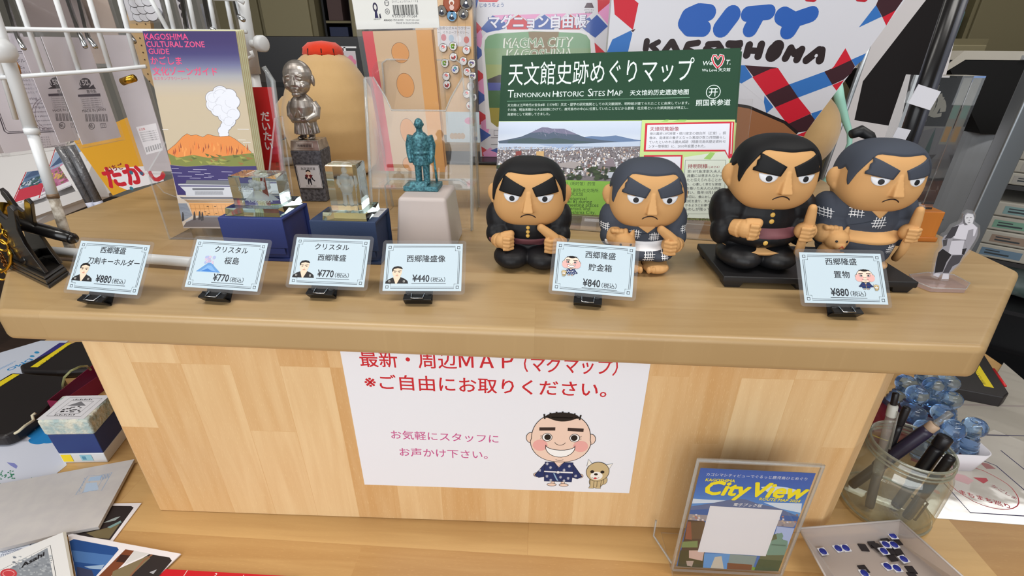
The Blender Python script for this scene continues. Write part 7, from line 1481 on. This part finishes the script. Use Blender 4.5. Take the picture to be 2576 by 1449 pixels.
def lam1(s,U,q):
    Zx=zf(1960,1140,616/2576); P=lambda L:[U(*Zx(*p)) for p in L]; NV=(54,50,84); RDK=(170,72,80)
    s.poly(P([(1560,520),(1660,670),(2620,720),(2620,620),(2250,-60),(1760,60)]),(184,182,184)) if False else None
    s.line(P([(1675,250),(2010,625),(2640,665)]),.0016,NV); s.line(P([(2090,70),(2150,80),(2280,130),(2640,440)]),.0016,NV); s.line(P([(2330,-30),(2640,220)]),.0016,NV)
    s.line(P([(1738,200),(1742,240),(1765,290),(1800,335),(1870,395),(1950,450),(2050,510),(2150,550),(2240,575),(2330,590),(2400,590),(2460,580),(2505,555),(2522,520),(2515,470),(2495,430),(2450,370),(2400,325),(2330,280),(2250,235),(2150,185),(2050,152),(1950,145),(1840,150),(1765,170)]),.0011,RDK,True)
    tpx(s,U,'まちまち巡り',Zx(1905,425),Zx(2440,585),RDK,b=.02); tpx(s,U,'かごしま',Zx(2230,345),Zx(2490,490),(150,90,96),b=.02)
    s.poly(P([(2040,255),(2180,262),(2200,290),(2150,320),(2100,290)]),RDK); s.poly(P([(1780,200),(1950,230),(2050,290),(1990,330),(1850,280)]),(196,160,162)); s.poly(P([(2105,95),(2200,110),(2280,165),(2180,165)]),(150,104,104)); s.dot(*U(*Zx(1655,405)),.0035,(206,150,140))
flatR([(2322,1266),(2352,1303),(2640,1325),(2640,1010),(2590,980),(2440,1130),(2380,1165)],TZ,'laminated_sheet','glossy laminated sheet with a red oval stamp inside a navy frame','laminated sheet',.001,LAMW,lam1,'laminated stamp sheets')
def lam2(s,U,q): s.line([U(*Zq(*p)) for p in ((1990,935),(2560,950))],.0016,(54,50,84)); s.line([U(*Zq(*p)) for p in ((1720,570),(2560,590))],.004,(150,140,136))
flatR([(2405,1135),(2420,1110),(2640,1120),(2640,1010),(2525,915),(2480,985),(2410,1015)],TZ+.0012-.0012+.0000,'laminated_sheet','greyer laminated sheet lying farther back beside the black case','laminated sheet',.0006,mat('laminated_paper_far',(172,166,156),.12,spec=.6,coat=1,bump=(14,.2,.004)),lam2,'laminated stamp sheets') if False else None
o,Ux=flatR([(2396,1128),(2500,1080),(2600,1120),(2640,1100),(2640,1010),(2525,912),(2480,985),(2410,1015)],TZ+.0011,'laminated_sheet','greyer laminated sheet lying farther back beside the black case','laminated sheet',.0008,mat('laminated_paper_far',(172,166,156),.12,spec=.6,coat=1,bump=(14,.2,.004)),lam2,'laminated stamp sheets')
# frosted tray of small felt squares
t=thing('frosted_tray',(.3,.36,TZ),'shallow frosted plastic tray with scattered small black and blue tabs','tray'); inv=t.location; FR=clear('frosted_tray_plastic',(.9,.88,.86),.42,(206,196,192),.4)
fl=[at(*p,z=TZ+.001) for p in ((2048,1385),(2265,1365),(2470,1540),(2190,1580))]; tp=[at(*p,z=TZ+.026) for p in ((2000,1330),(2262,1308),(2580,1560),(2190,1690))]
fl=[at(*p,z=TZ+.001) for p in ((2052,1378),(2258,1360),(2440,1500),(2155,1530))]; tp=[at(*p,z=TZ+.026) for p in ((2010,1329),(2264,1309),(2500,1520),(2160,1600))]
b=MB(); k=.0014; cf=sum(fl,V())/4; ct=sum(tp,V())/4
b.add([p-inv for p in fl]+[p-inv-V((0,0,.0008)) for p in fl],[(0,1,2,3),(7,6,5,4)],FR); b.build('tray_floor',t)
for i in range(4):
    j=(i+1)%4; b=MB(); sh=lambda p,c:(p-c).normalized()*k; b.hexa([fl[i]-inv,fl[j]-inv,fl[j]-inv+sh(fl[j],cf),fl[i]-inv+sh(fl[i],cf)],[tp[i]-inv,tp[j]-inv,tp[j]-inv+sh(tp[j],ct),tp[i]-inv+sh(tp[i],ct)],FR); edge_=b; b.tube([tp[i]-inv,tp[j]-inv],.0011,clear('frosted_rim',(.9,.9,.9),.6,(214,206,202),.4),6); b.build('tray_wall',t)
Zt=zf(1960,1140,616/2576); pb=None; px_={}
blues=[(622,1000,0,'pair of blue dotted tabs near the upper left of the tray, the left one'),(702,995,0,'pair of blue dotted tabs near the upper left of the tray, the right one'),(1108,985,4,'blue dotted tab at the top of the tab pile'),(1195,988,4,'blue dotted tab at the right of the pile top'),(1092,1048,3,'blue dotted tab lying left in the pile'),(1300,1132,3,'blue dotted tab at the right end of the pile'),(1140,1188,0,'blue dotted tab of the lower pair, the left one'),(1240,1208,0,'blue dotted tab of the lower pair, the right one'),(898,1262,0,'blue dotted tab near the lower middle of the tray'),(455,1045,2,'blue dotted tab tilted against the left tray wall'),(1170,912,7,'blue dotted tab highest on the pile')]
darks=[(890,990,0),(985,965,1),(1100,925,3),(1160,1035,2),(1255,1055,2),(1185,1100,1),(1390,1225,0),(890,1215,0),(1225,955,4),(1410,1290,0),(1030,1000,2)]
n=V((0,0,1))
def tab(x,y,lv,blue,label):
    p=at(*Zt(x,y),z=TZ+.0022); p.z=TZ+.0012+.0011*lv
    if blue not in px_:
        o=thing('felt_tab',p,'x','tab','small square tabs in the frosted tray'); b=MB(); b.bx((-.0042,-.0042,0),(.0042,.0042,.0009),ink((40,34,36)) if not blue else ink((214,214,220))); b.build('pad',o)
        if blue: b=MB(); b.lathe([(.0001,.00125),(.0036,.00120),(.0038,.00095)],ink((36,46,136)),24); b.build('blue_dot',o)
        px_[blue]=o
    else: o=clone(px_[blue]); o.location=p
    o.rotation_euler=(0,0,R(rn.uniform(-12,12)+8)); o['label']=label
for x,y,l,lab in blues: tab(x,y,l,True,lab)
for i,(x,y,l) in enumerate(darks): tab(x,y,l,False,'plain black felt tab among the blue dotted ones in the tray')
